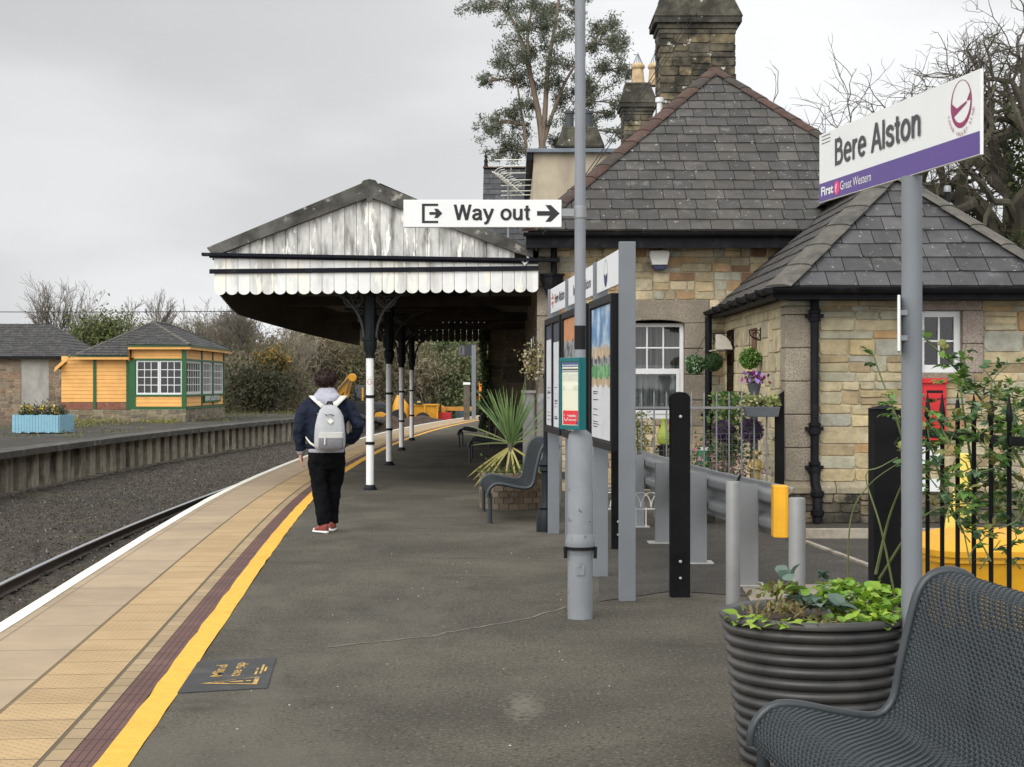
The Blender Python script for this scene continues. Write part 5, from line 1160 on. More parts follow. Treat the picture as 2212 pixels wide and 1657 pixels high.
mb = MB(); mb.obox(PL_ - PN * .034 + PU * .05 + Zv * .02, PU * (PLn - .1), PN * .021, Zv * .05); mb.obox(PL_ - PN * .034 + PU * .05 + Zv * .24, PU * (PLn - .1), PN * .021, Zv * .04); mb.build('back_rail', GALV, ss)
side_ = thing('small_sign', 'thin white sign seen nearly edge on, fixed to the station name post', 'sign', (1.53, 6.5, 1.8))
mb = MB(); mb.obox((1.4995, 6.44, 1.675), (.052, .23, 0), (.011, 0, 0), (0, 0, .22)); mb.build('plate', WHITEP, side_, bevel=.003)
mb = MB(); mb.box(1.53, 1.56, 6.53, 6.56, 1.72, 1.74); mb.build('clip', GALV, side_); mb = MB(); mb.box(1.53, 1.56, 6.53, 6.56, 1.82, 1.84); mb.build('clip', GALV, side_)
# =================================================================== lighting column with way out sign and bus timetable
lp = thing('lamp_post', 'tall grey lamp post with a thick lower half and a black band', 'lamp post', (.45, 10.94, 0))
CHIP = mat('chipped_grey_paint', (.20, .215, .228), .5, .08, 3, bump=.05, bscale=60, stain=(.07, .06, .05), sscale=9, sthr=(.635, .66), stain2=(.235, .25, .262), s2scale=3, s2thr=(.5, .7))
mb = MB(); mb.lathe([(.083, 0), (.083, 1.17), (.079, 1.19), (.075, 1.215), (.04, 1.245)], (.45, 10.94, 0), n=32, cap=False)
mb.lathe([(.0835, .42), (.09, .45), (.098, .49), (.094, .52), (.0835, .56)], (.45, 10.94, 0), n=32, cap=False); mb.build('lower_column', CHIP, lp, smooth=40)
mb = MB(); mb.lathe([(.101, .455), (.101, .475)], (.45, 10.94, 0), n=32); mb.tube([(.35, 10.9, .475), (.353, 10.9, .40)], .012, 6); mb.tube([(.55, 10.9, .475), (.547, 10.9, .40)], .012, 6); mb.build('clamp_band', BLACK, lp, smooth=40)
mb = MB(); mb.obox((.425, 10.851, .29), (.05, 0, 0), (0, .01, 0), (0, 0, .065)); mb.box(.435, .452, 10.846, 10.851, .345, .38); mb.build('access_door', CHIP, lp, bevel=.003)
mb = MB(); mb.tube([(.45, 10.94, 1.22), (.45, 10.94, 5.6)], [.0375, .034], 24); mb.build('upper_column', mat('weathered_grey_column', (.20, .215, .235), .5, .1, 2, stain=(.14, .14, .125), sscale=3, sthr=(.55, .75), stretch=(1, 1, .3), bump=.05), lp, smooth=True)
mb = MB(); mb.lathe([(.0385, 1.775), (.0385, 1.932)], (.45, 10.94, 0), n=24); mb.build('black_band', BLACK, lp, smooth=40)
mb = MB(); mb.obox((.38, 10.6, 5.55), (.14, 0, 0), (0, .5, 0), (0, 0, .1)); mb.build('lantern', GREYM, lp, bevel=.03)
wo = thing('way_out_sign', 'white hanging Way out sign with a black arrow, clamped to the lamp post', 'sign', (-.2, 10.94, 2.58)); k_ = .003058
mb = MB(); mb.box(-.716, .327, 10.92, 10.96, 2.58, 2.762); pnl = mb.build('sign_panel', WHITEP, wo, bevel=.004)
INK = mat('black_ink', (.012, .012, .014), .5, 0); mb = MB(); O_ = V(-.716, 10.92, 2.58)
def wp(poly): mb.face([O_ + V(x * k_, -.002, y * k_) for x, y in poly])
wp([(40, 9), (75, 9), (75, 14), (46, 14), (46, 46), (75, 46), (75, 51), (40, 51)])
wp([(56, 27), (70, 27), (66, 20), (74, 20), (84, 30), (74, 40), (66, 40), (70, 33), (56, 33)])
mb.build('pictogram', INK, pnl); mb = MB(); strokes(mb, 'Way out', O_ + V(109 * k_, 0, 15.5 * k_), E_, Zv, S_, .103, 166 * k_, .16, .002)
mb.build('lettering', INK, pnl); mb = MB(); wp([(288, 25), (316, 25), (306, 12), (318, 12), (337, 30), (318, 48), (306, 48), (316, 35), (288, 35)])
mb.build('arrow', INK, pnl)
mb = MB(); mb.box(.3275, .413, 10.93, 10.95, 2.655, 2.705); mb.lathe([(.039, 2.64), (.041, 2.645), (.041, 2.715), (.039, 2.72)], (.45, 10.94, 0), n=24); mb.build('bracket', GALV, wo)
# bus timetable case
tt = thing('bus_timetable_case', 'teal framed bus timetable case fixed to the lamp post', 'timetable', (.4, 10.85, 1.25))
TN, TU = V(-.82, -.574, 0).normalized(), V(.574, -.82, 0).normalized(); TO = V(.312, 10.94, 1.248); TW, TH = .22, .472
TEAL = mat('teal_plastic', (.0, .115, .122), .4, .06, 4); mb = MB()
mb.obox(TO - TN * .055, TU * TW, TN * .043, Zv * TH)
for a, b, c, d in ((0, TW, 0, .028), (0, TW, TH - .028, TH), (0, .016, .028, TH - .028), (TW - .016, TW, .028, TH - .028)): mb.obox(TO + TU * a + Zv * c - TN * .012, TU * (b - a), TN * .012, Zv * (d - c))
mb.build('case', TEAL, tt, bevel=.003)
CREAM = mat('cream_paper', (.72, .72, .56), .6, .03, 5); BLUEI = mat('blue_ink', (.02, .06, .20), .5, .1); REDI = mat('poster_red', (.68, .03, .04), .45, .06, 4); PALE = mat('pale_print', (.55, .57, .45), .6, .2, 60)
mb = MB()
def tq(x0, x1, z0, z1, l=.001): return [TO + TU * x + Zv * z + TN * (l - .0115) for x, z in ((x0, z0), (x1, z0), (x1, z1), (x0, z1))]
mb.cm = 0; mb.face(tq(.017, TW - .017, .029, TH - .029, 0))
mb.cm = 1; mb.face(tq(.02, TW - .02, TH - .062, TH - .03)); mb.face(tq(.02, TW - .02, TH - .089, TH - .086)); mb.face(tq(.02, TW - .02, TH - .096, TH - .092))
mb.cm = 4; mb.face(tq(.02, TW - .02, TH - .082, TH - .072)); 
mb.cm = 5
for k in range(9): mb.face(tq(.024 + .02 * k, .04 + .02 * k, TH - .155, TH - .104))
for k in range(4): mb.face(tq(.14, .195, TH - .19 - .008 * k, TH - .186 - .008 * k)); mb.face(tq(.022, .05, TH - .19 - .008 * k, TH - .187 - .008 * k))
mb.face(tq(.02, TW - .02, TH - .212, TH - .211))
mb.cm = 2; mb.face(tq(.028, TW - .03, .033, .125))
mb.cm = 1; mb.face(tq(TW - .05, TW - .03, .033, .052, .0015))
mb.cm = 3; write(mb, 'Your next bus from this stop', tq(.022, 0, TH - .056, 0, .0005)[0], TU, Zv, TN, .018, .02, width=.17); write(mb, 'traveline', tq(.09, 0, .083, 0, .0005)[0], TU, Zv, TN, .026, .02, width=.082); write(mb, 'south west', tq(.09, 0, .058, 0, .0005)[0], TU, Zv, TN, .022, .02, width=.082)
for k in range(10):
    a, b = PI + PI * k / 10, PI + PI * (k + 1) / 10; c = lambda q, r: tq(.062 + r * math.cos(q), 0, .079 + r * math.sin(q), 0, .002)[0]
    mb.face([c(a, .022), c(b, .022), c(b, .017), c(a, .017)])
for x in (.043, .080): mb.face([tq(x + .004 * math.cos(a), 0, .094 + .004 * math.sin(a), 0, .002)[0] for a in np.linspace(0, 2 * PI, 8, endpoint=False)])
mb.build('timetable_sheet', [CREAM, BLUEI, REDI, WHITEP, INK, PALE], tt)
mb = MB(); mb.face(tq(.016, TW - .016, .028, TH - .028, .006)); mb.build('cover_glass', glassmat('clear_cover', (.98, .98, .98), .05, .03, True), tt)
# =================================================================== information board
ib = thing('information_board', 'three bay grey information board with white headers and framed posters seen edge on', 'notice board', (.62, 14.4, 0))
BA = V(.82, 11.8, 0); BD = V(-.0734, .9973, 0); BN = V(-.9973, -.0734, 0); BU = -BD
for s in (0, 1.5, 3.62, 5.32):
    mb = MB(); c = BA + BD * s; h = 2.56 if s == 0 else 2.52
    mb.obox(c - BN * .058 - BD * .03, BN * .116, BD * .06, (0, 0, h)); mb.build('post', GREYM, ib, bevel=.004)
WHB = mat('header_white', (.74, .76, .78), .35, .03, 3)
LOGO = mat('blue_logo', (.02, .03, .10), .5)
for k, (s0, s1) in enumerate(((.05, 1.45), (1.55, 3.57), (3.67, 5.27))):
    a = BA + BD * s1 + BN * .035; L_ = s1 - s0; mb = MB(); mb.cm = 0
    mb.obox(a - BN * .02 + Zv * 2.27, BU * L_, BN * .02, Zv * .25)
    def HQ(x, z, l=.002): return a + BU * x + Zv * (2.27 + z) + BN * l
    mb.cm = 1
    if k == 2:
        strokes(mb, 'Bere Alston', HQ(.42, .085, 0), BU, Zv, BN, .09, .95, .15, .001); mb.cm = 2
        for (p, q) in (((.10, .10), (.32, .10)), ((.10, .15), (.32, .15)), ((.16, .20), (.28, .15)), ((.26, .05), (.14, .10))):
            p, q = V(*p), V(*q); d = (q - p).normalized() * 1.; n2 = V(-d.y, d.x) * .011; mb.face([HQ(*(p - n2)), HQ(*(q - n2)), HQ(*(q + n2)), HQ(*(p + n2))])
    elif k == 1: write(mb, 'Information', HQ(.42, .075, 0), BU, Zv, BN, .13, .015, width=1.3); 
    else:
        mb.cm = 3; n = 24; c0 = (.55, .125)
        for j in range(n):
            p, q = 2 * PI * j / n, 2 * PI * (j + 1) / n; mb.face([HQ(c0[0] + r * math.cos(w_), c0[1] + dz + r * math.sin(w_)) for r, w_, dz in ((.094, p, .005), (.104, p, 0), (.104, q, 0), (.094, q, .005))])
        mb.face([HQ(c0[0] - .085, c0[1] - .0), HQ(c0[0] - .06, c0[1] - .07), HQ(c0[0], c0[1] - .1), HQ(c0[0] + .06, c0[1] - .07), HQ(c0[0] + .085, c0[1] - .0), HQ(c0[0], c0[1] - .02)])
    mb.build('header_panel', [WHB, INK, REDI, LOGO], ib)
FRM = mat('black_frame', (.009, .0095, .011), .5, .1, 5, spec=.2)
PAPER = mat('poster_paper', (.70, .71, .74), .5, .04, 4, stain=(.58, .6, .66), sscale=6, sthr=(.55, .7)); SKYB = mat('poster_sky', (.12, .27, .48), .5, .25, 5, stain=(.55, .66, .76), sscale=4, sthr=(.45, .62)); TANP = mat('poster_sand', (.55, .42, .26), .5, .3, 9, stain=(.3, .4, .5), sscale=8); GRNP = mat('poster_green', (.10, .33, .12), .5, .4, 9, stain=(.4, .55, .35), sscale=9, sthr=(.5, .65)); DKP = mat('poster_header', (.055, .065, .085), .5, .2, 5); GRYP = mat('poster_grey', (.3, .31, .32), .5, .5, 14, stain=(.06, .065, .07), sscale=11, sthr=(.5, .55)); ORP = mat('poster_orange', (.6, .27, .12), .5, .2, 8)
PM = [PAPER, SKYB, TANP, GRNP, DKP, GRYP, ORP, INK]
for k, (s0, s1) in enumerate(((.09, 1.41), (1.6, 3.52), (3.72, 5.22))):
    a = BA + BD * s1 + BN * .10; L_ = s1 - s0; z0, z1 = 1.06, 2.2; mb = MB()
    mb.obox(a - BN * .09 + Zv * z0, BU * L_, BN * .075, Zv * (z1 - z0))
    for p, q, c, d in ((0, L_, 0, .06), (0, L_, z1 - z0 - .06, z1 - z0), (0, .05, .06, z1 - z0 - .06), (L_ - .05, L_, .06, z1 - z0 - .06)): mb.obox(a + BU * p + Zv * (z0 + c) - BN * .015, BU * (q - p), BN * .02, Zv * (d - c))
    if k == 2: mb.obox(a + BU * (L_ / 2 - .03) + Zv * (z0 + .06) - BN * .015, BU * .06, BN * .02, Zv * (z1 - z0 - .12))
    ca = mb.build('poster_case', FRM, ib, bevel=.003)
    def poster(x0, x1, bands):
        mb = MB()
        for q_, (b0_, b1_, m_) in enumerate(bands):
            n_e = 26; jag = lambda b, k: b if b in (0, 1) else b + (.014 if len(bands) > 2 else .0) * math.sin(k * .9 + b * 40) + (.006 if len(bands) > 2 else 0) * math.sin(k * 3.3 + b * 9)
            for k in range(n_e):
                xa, xb = x0 + (x1 - x0) * k / n_e, x0 + (x1 - x0) * (k + 1) / n_e; mb.cm = m_
                mb.face([a + BU * x + Zv * (z0 + .07 + (z1 - z0 - .14) * z) - BN * .012 for x, z in ((xa, jag(b0_, k)), (xb, jag(b0_, k + 1)), (xb, jag(b1_, k + 1)), (xa, jag(b1_, k)))])
        mb.cm = 7
        for j in range(9):
            z = rr.uniform(.05, .38); mb.face([a + BU * x + Zv * (z0 + .07 + (z1 - z0 - .14) * zz) - BN * .0105 for x, zz in ((x0 + .1, z), (x0 + rr.uniform(.3, .5), z), (x0 + rr.uniform(.3, .5), z + .006), (x0 + .1, z + .006))])
        mb.build('poster', PM, ca)
    if k == 0: poster(.055, L_ - .055, [(0, .40, 0), (.40, .46, 2), (.46, .56, 3), (.56, .62, 5), (.62, .70, 2), (.70, 1, 1)])
    elif k == 1: poster(.055, .95, [(0, .1, 5), (.1, .34, 0), (.34, .8, 5), (.8, 1, 6)]); poster(1.0, L_ - .055, [(0, .15, 5), (.15, .42, 6), (.42, .8, 5), (.8, 1, 6)])
    else: poster(.055, L_ / 2 - .035, [(0, .86, 0), (.86, 1, 4)]); poster(L_ / 2 + .035, L_ - .055, [(0, .82, 0), (.82, 1, 4)])
    mb = MB(); mb.face([a + BU * x + Zv * z + BN * .001 for x, z in ((.05, z0 + .06), (L_ - .05, z0 + .06), (L_ - .05, z1 - .06), (.05, z1 - .06))]); mb.build('glazing', glassmat('poster_glass', (.98, .98, .98), .06, .03, True), ca)
# ornate lamp column behind it
ol = thing('ornate_lamp_column', 'black ornate cast iron column base behind the far end of the notice board', 'column', (.36, 17.35, 0))
mb = MB(); mb.lathe([(.105, 0), (.105, .16), (.095, .18), (.075, .23), (.085, .25), (.06, .30), (.055, .31), (.055, .62), (.075, .64), (.07, .68), (.085, .70), (.05, .76), (.04, .78), (.032, .84), (.028, 1.6), (.04, 1.62), (.02, 1.68)], (.36, 17.35, 0), n=12); mb.build('column', mat('glossy_dark_iron', (.008, .011, .014), .5, .2, 6, spec=.2), ol, smooth=35)
# =================================================================== black posts, crash barrier, bollards
def timber_post(x, y, h, lab, w_=.144, rz=0.):
    t = thing('timber_post', lab, 'post', (x, y, 0), rz, 'black timber posts')
    mb = MB(); hw = w_ / 2; mb.prism([(-hw, 0), (hw, 0), (hw, h - .045)] + [(hw * math.cos(a), h - .045 + .045 * math.sin(a)) for a in np.linspace(.25, PI - .25, 9)] + [(-hw, h - .045)], (0, -.055, 0), E_, Zv, S_, .11)
    mb.build('post', mat('black_timber', (.006, .006, .0065), .7, .4, 5, bump=.15, bscale=30, stretch=(1, 1, .1), spec=.12), t, world=False, bevel=.006)
    mb = MB()
    for z, r in ((h - .18, .012), (.26, .012), (.14, .011)): mb.lathe([(r, 0), (r, .006), (r * .5, .012)], (0, 0, 0), n=10); vs = mb.v[-30:]; mb.v[-30:] = [(p[0], -.056 - p[2], p[1] + z) for p in vs]
    mb.build('bolt', mat('bolt_zinc', (.5, .5, .48), .4, .1, metal=.5) if 'bolt_zinc' not in bpy.data.materials else bpy.data.materials['bolt_zinc'], t, world=False)
timber_post(1.22, 12.05, 1.49, 'black round topped timber post between the notice board and the crash barrier')
timber_post(.99, 15.5, 1.5, 'black timber post half hidden behind the near post of the notice board', .12)
cb = thing('crash_barrier', 'galvanised steel crash barrier with corrugated beam and yellow plastic end', 'barrier', (1.6, 15, 0))
BP = [(1.35, 17.8), (1.46, 16.0), (1.60, 14.2), (1.805, 12.62)]
for (x, y) in BP:
    mb = MB(); mb.box(x - .065, x + .065, y - .004, y + .004, .012, .785); mb.box(x - .071, x - .0652, y - .003, y + .1, .012, .785); mb.box(x + .0652, x + .071, y - .003, y + .06, .012, .785); mb.build('post', GALV, cb)
    mb = MB(); mb.box(x - .14, x + .13, y - .03, y + .2, .002, .014); mb.build('base_plate', mat('pale_galv', (.45, .44, .41), .6, .15, 6) if 'pale_galv' not in bpy.data.materials else bpy.data.materials['pale_galv'], cb)
    mb = MB(); mb.face([(x - .06, y + .005, .015), (x - .06, y + .19, .015), (x - .06, y + .005, .25)]); mb.build('gusset', GALV, cb)
bpath = [V(1.32, 19.2, 0), V(1.43, 17.8, 0), V(1.54, 16, 0), V(1.68, 14.2, 0), V(1.88, 12.6, 0), V(1.96, 11.95, 0)]
wprof = crom([(.0, .80), (.015, .795), (.03, .76), (.075, .73), (.08, .70), (.075, .665), (.02, .635), (.01, .60), (.02, .565), (.075, .535), (.08, .50), (.075, .47), (.03, .44), (.015, .405), (.0, .40)], .012)
mb = MB(); fine = []
for a, b in zip(bpath, bpath[1:]):
    for k in range(4): fine.append(a.lerp(b, k / 4))
fine.append(bpath[-1]); rows = []
for i, p in enumerate(fine):
    d = (fine[min(i + 1, len(fine) - 1)] - fine[max(i - 1, 0)]).normalized(); n_ = V(-d.y, d.x, 0)
    if n_.x < 0: n_ = -n_
    rows.append([p + n_ * (.08 - o) + Zv * z for o, z in wprof])
nw_ = len(wprof); mb.mesh([v for r in rows for v in r], [(i * nw_ + k, i * nw_ + k + 1, (i + 1) * nw_ + k + 1, (i + 1) * nw_ + k) for i in range(len(rows) - 1) for k in range(nw_ - 1)])
o = mb.build('beam', GALV, cb, smooth='all'); s_ = o.modifiers.new('thickness', 'SOLIDIFY'); s_.thickness = .005
for i in (8, 14):
    mb = MB(); mb.tube([p + (fine[i + 1] - fine[i]).normalized() * .02 - V(.006, 0, 0) for p in rows[i]], .012, 5); mb.build('joint_strap', BLACKM, cb, smooth=True)
mb = MB(); c = bpath[-1]; pr = [(-.045, 0), (-.05, -.03), (-.02, -.055), (.0, -.06), (.03, -.075), (.055, -.06), (.06, 0), (.05, .10), (-.045, .10)]
mb.prism(pr, (c.x - .03, c.y, .815), E_, N_, Zv, .375); mb.build('end_cap', YELLOWP, cb, bevel=.008)
mb = MB(); mb.box(1.28, 1.42, 19.18, 19.3, .5, .83); mb.build('end_cap', YELLOWP, cb, bevel=.02)
for (x, y, lab) in ((1.38, 10.34, 'galvanised tubular bollard immediately behind the left rim of the ribbed planter'), (1.525, 8.86, 'galvanised tubular bollard standing behind the herbs of the ribbed planter')):
    t = thing('bollard', lab, 'bollard', (x, y, 0), 0, 'galvanised bollards')
    mb = MB(); mb.lathe([(.045, 0), (.045, .932), (.042, .938), (.035, .94)], (x, y, 0), n=24); mb.build('tube', mat('dull_galv', (.215, .215, .21), .5, .12, 4, metal=.2, bump=.04, stain=(.19, .19, .185), sscale=5, sthr=(.5, .75), stretch=(1, 1, .3)) if 'dull_galv' not in bpy.data.materials else bpy.data.materials['dull_galv'], t, smooth=40)
# =================================================================== black railings with rose, bin and postbox
rl = thing('iron_railings', 'black spear topped iron railings with a square gatepost at the right', 'railings', (2.4, 8, 0))
mb = MB(); mb.box(2.12, 2.28, 9.7, 9.86, 0, 1.40); mb.mesh([(2.11, 9.69, 1.40), (2.29, 9.69, 1.40), (2.29, 9.87, 1.40), (2.11, 9.87, 1.40), (2.2, 9.78, 1.43)], [(3, 2, 1, 0), (0, 1, 4), (1, 2, 4), (2, 3, 4), (3, 0, 4)]); mb.build('gatepost', mat('dark_timber', (.008, .008, .0085), .7, .4, 4, stain=(.025, .025, .025), sscale=2, sthr=(.6, .8), stretch=(1, 1, .2), spec=.12), rl, bevel=.004)
ra, rb2 = V(2.285, 9.72, 0), V(2.80, 4.0, 0); mb = MB()
for z in (1.27, .16): mb.beam(ra + Zv * z, rb2 + Zv * z, .012, .045)
mb.build('rail', BLACK, rl)
L_ = (rb2 - ra).length; d = (rb2 - ra).normalized(); s = .45
for k in range(24):
    p = ra + d * (.22 + .235 * k)
    if (p - ra).length > L_: break
    mb = MB(); mb.lathe([(.0125, .04), (.0125, 1.36), (.019, 1.37), (.016, 1.41), (.002, 1.50)], (p.x, p.y, 0), n=8); mb.build('bar', BLACK, rl, smooth=40)
px = thing('postbox', 'red wall postbox under the small annexe window', 'postbox', (4.68, 18.4, .92))
REDP = mat('postbox_red', (.55, .012, .016), .35, .08, 4)
mb = MB(); mb.box(4.55, 4.81, 18.33, 18.42, .92, 1.60); mb.box(4.54, 4.82, 18.30, 18.42, 1.55, 1.61); mb.box(4.56, 4.80, 18.305, 18.33, 1.38, 1.44); mb.build('box', REDP, px, bevel=.008)
mb = MB(); mb.box(4.59, 4.77, 18.326, 18.3305, 1.445, 1.475); mb.build('slot', DARKIN, px)
mb = MB(); mb.box(4.585, 4.775, 18.322, 18.33, 1.0, 1.36); mb.build('door', REDP, px, bevel=.006)
for (z0, z1, x0, x1, lab) in ((.66, .86, 4.55, 4.78, 'white paper notice on the wall under the red postbox'), (.36, .50, 4.52, 4.75, 'small white notice low on the annexe wall')):
    t = thing('wall_notice', lab, 'notice', ((x0 + x1) / 2, 18.3, z0)); mb = MB(); mb.box(x0, x1, 18.24 if z0 < .5 else 18.355, 18.25 if z0 < .5 else 18.39, z0, z1); mb.build('sheet', WHITEP, t)
gb = thing('grit_bin', 'orange yellow plastic grit bin behind the black railings', 'grit bin', (3.2, 10.7, 0))
mb = MB(); mb.loft([(3.2, 10.75, 0, .46, .33), (3.2, 10.75, .42, .53, .40), (3.2, 10.75, .425, .55, .42), (3.2, 10.75, .46, .55, .42)], n=32, p=6); mb.build('tub', YELLOWP, gb, smooth=40)
mb = MB(); mb.loft([(3.2, 10.75, .462, .57, .44), (3.2, 10.75, .50, .57, .44), (3.2, 10.77, .56, .50, .36), (3.2, 10.78, .59, .40, .27)], n=32, p=5); mb.build('lid', YELLOWP, gb, smooth=40)
yp = thing('warning_panel', 'pale yellow folded plastic panel leaning behind the railings and rose leaves', 'panel', (3.05, 11.6, 0))
PYEL = mat('pale_yellow_plastic', (.72, .58, .12), .5, .1, 4)
mb = MB(); mb.prism([(0, 0), (.11, 0), (.14, 1.06), (.04, 1.06)], (3.10, 11.6, .0), E_, Zv, S_, .05); mb.build('upright', PYEL, yp, bevel=.01)
mb = MB(); mb.prism([(-.14, 0), (-.01, 0), (.02, .82), (-.03, .84), (-.09, .6), (-.12, .3)], (3.11, 11.52, .0), E_, Zv, S_, .03); mb.build('fin', PYEL, yp, bevel=.008)
# =================================================================== the walker and the backpack
PXY, YAW = (-1.925, 17.2, 0), .12
SKIN = mat('skin', (.48, .28, .20), .5, .06, 8); JACK = mat('navy_jacket_cloth', (.012, .016, .031), .8, .25, 9, bump=.5, bscale=14, spec=.15); TROU = mat('black_trouser_cloth', (.006, .006, .0075), .9, .3, 8, bump=.4, bscale=12, spec=.08)
HOOD = mat('grey_marl_cloth', (.36, .36, .42), .9, .1, 60, bump=.3, bscale=30); HAIRM = mat('dark_brown_hair', (.030, .014, .012), .55, .4, 30, bump=.8, bscale=45); SHOE = mat('red_canvas', (.27, .06, .05), .8, .15, 9); RUB = mat('white_rubber', (.72, .70, .66), .6, .05)
pr = thing('person', 'person walking away in navy jacket, grey hood and black trousers beside the yellow line', 'person', PXY, YAW)
Nn = []; Ee = []; Rr = []
def nd(p, r, par=None):
    Nn.append(p); Rr.append(r); i = len(Nn) - 1
    if par is not None: Ee.append((par, i))
    return i
pel = nd((0, 0, .90), (.13, .10)); sp1 = nd((0, -.01, 1.08), (.13, .09), pel); sp2 = nd((.005, -.01, 1.27), (.14, .095), sp1); nb = nd((.0, .0, 1.40), (.07, .07), sp2); nk = nd((-.005, .02, 1.465), (.052, .055), nb)
h1 = nd((-.012, .035, 1.535), (.068, .075), nk); h2 = nd((-.012, .045, 1.60), (.076, .09), h1); h3 = nd((-.012, .04, 1.645), (.06, .07), h2)
nd((-.03, .135, 1.565), .014, h2)
def hand(w_, base, curl, side):
    d = Vector(curl).normalized(); pm = Vector(base); p1 = nd(tuple(pm), (.022, .034), w_); p2 = nd(tuple(pm + d * .05), (.017, .036), p1)
    ac = V(0, 1, 0) - d * d.y; ac.normalize()
    for k, l in enumerate((.066, .074, .068, .052)):
        b = pm + d * .055 + ac * (.027 - .018 * k); f1 = nd(tuple(b), .0095, p2); f2 = nd(tuple(b + d * l * .5 + V(-side * .008, 0, 0)), .0085, f1); nd(tuple(b + d * l * .95 + V(-side * .028, 0, 0)), .007, f2)
    t0 = nd(tuple(pm + d * .012 + ac * .034), .011, p1); t1 = nd(tuple(pm + d * .042 + ac * .055 - V(side * .008, 0, 0)), .010, t0); nd(tuple(pm + d * .068 + ac * .058 - V(side * .016, 0, 0)), .008, t1)
s = nd((-.17, 0, 1.355), .06, sp2); e_ = nd((-.285, -.02, 1.07), .043, s); wv = nd((-.268, .03, .84), .028, e_); hand(wv, (-.264, .035, .80), (.03, .1, -1), -1)
s = nd((.17, 0, 1.355), .06, sp2); e_ = nd((.325, -.06, 1.12), .043, s); wv = nd((.245, .06, .95), .028, e_); hand(wv, (.215, .085, .93), (-.6, .45, -.6), 1)
for sd, kn, an_, toe in ((-1, (-.075, .015, .50), (-.035, -.06, .10), (-.10, .03, .035)), (1, (.075, .13, .50), (.06, .20, .10), (.075, .34, .035))):
    h = nd((sd * .088, 0, .84), (.09, .09), pel); k = nd(kn, .055, h); a_ = nd(an_, .038, k); ft = nd(tuple(V(*an_).lerp(V(*toe), .5) - V(0, 0, .02)), .034, a_); nd(toe, .026, ft)
skin_body('body', Nn, Ee, Rr, SKIN, pr)
def cloth(mb, name, m, vox=.013, sm=6):
    o = mb.build(name, m, pr, world=False, smooth='all')
    r = o.modifiers.new('join', 'REMESH'); r.mode = 'VOXEL'; r.voxel_size = vox; r.use_smooth_shade = True
    s2 = o.modifiers.new('soften', 'SMOOTH'); s2.iterations = sm; s2.factor = .5
    return o
mb = MB(); mb.loft([(0, -.005, .865, .178, .135), (0, -.005, .89, .192, .145), (0, -.01, 1.0, .205, .15), (0, -.01, 1.12, .208, .15), (.0, -.01, 1.25, .215, .145), (0, -.01, 1.33, .20, .13), (0, 0, 1.385, .155, .11), (0, .005, 1.425, .085, .085)], n=28)
mb.tube([(-.14, -.005, 1.36), (-.205, -.008, 1.32), (-.255, -.015, 1.2), (-.288, -.02, 1.07), (-.282, .0, .97), (-.27, .028, .855)], [.06, .070, .069, .063, .058, .053], 16)
mb.tube([(.14, -.005, 1.36), (.21, -.015, 1.315), (.275, -.035, 1.22), (.328, -.06, 1.115), (.305, .01, 1.03), (.235, .075, .945)], [.06, .072, .072, .069, .063, .057], 16)
mb.tube([(-.19, .0, .90), (-.18, .1, .9), (0, .145, .9), (.18, .1, .9), (.19, 0, .9), (.15, -.10, .9), (0, -.145, .9), (-.15, -.10, .9)], .022, 8, closed=True)
jo = cloth(mb, 'jacket', JACK)
tx = bpy.data.textures.new('cloth_folds', 'CLOUDS'); tx.noise_scale = .085; tx.noise_depth = 3
dm = jo.modifiers.new('folds', 'DISPLACE'); dm.texture = tx; dm.strength = .05; dm.mid_level = .5
mb = MB(); mb.loft([(0, 0, .66, .12, .09), (0, -.005, .74, .178, .13), (0, -.01, .80, .192, .14), (0, -.005, .89, .185, .132), (0, 0, .93, .175, .125)], n=26)
mb.tube([(-.095, 0, .82), (-.092, .01, .68), (-.078, .015, .50), (-.062, -.02, .34), (-.045, -.055, .20), (-.037, -.065, .085)], [.098, .098, .082, .074, .066, .064], 18)
mb.tube([(.095, 0, .82), (.095, .06, .68), (.08, .125, .50), (.07, .155, .34), (.065, .185, .20), (.062, .20, .085)], [.098, .098, .084, .074, .066, .064], 18)
to = cloth(mb, 'trousers', TROU); dm = to.modifiers.new('folds', 'DISPLACE'); dm.texture = tx; dm.strength = .036; dm.mid_level = .5
mb = MB(); mb.loft([(0, .0, 1.355, .135, .105), (0, .0, 1.39, .15, .118), (0, .0, 1.43, .128, .108), (-.005, .01, 1.475, .098, .092), (-.005, .012, 1.505, .08, .078), (-.005, .012, 1.508, .05, .05)], n=26)
mb.tube([(-.115, -.06, 1.43), (-.07, -.12, 1.385), (0, -.145, 1.36), (.07, -.12, 1.385), (.115, -.06, 1.43)], [.03, .045, .055, .045, .03], 14)
ho = cloth(mb, 'hood', HOOD, .011, 4); dm = ho.modifiers.new('folds', 'DISPLACE'); dm.texture = tx; dm.strength = .03; dm.mid_level = .5
mb = MB(); mb.loft([(0, -.005, .835, .185, .138), (0, -.005, .84, .192, .143), (0, -.005, .872, .19, .142), (0, -.005, .875, .18, .13)], n=28); mb.build('hoodie_hem', HOOD, pr, world=False, smooth='all')
mb = MB(); mb.tube([(-.269, .03, .862), (-.268, .031, .845), (-.267, .032, .815)], [.044, .042, .036], 14); mb.build('hoodie_cuff', HOOD, pr, world=False, smooth='all')
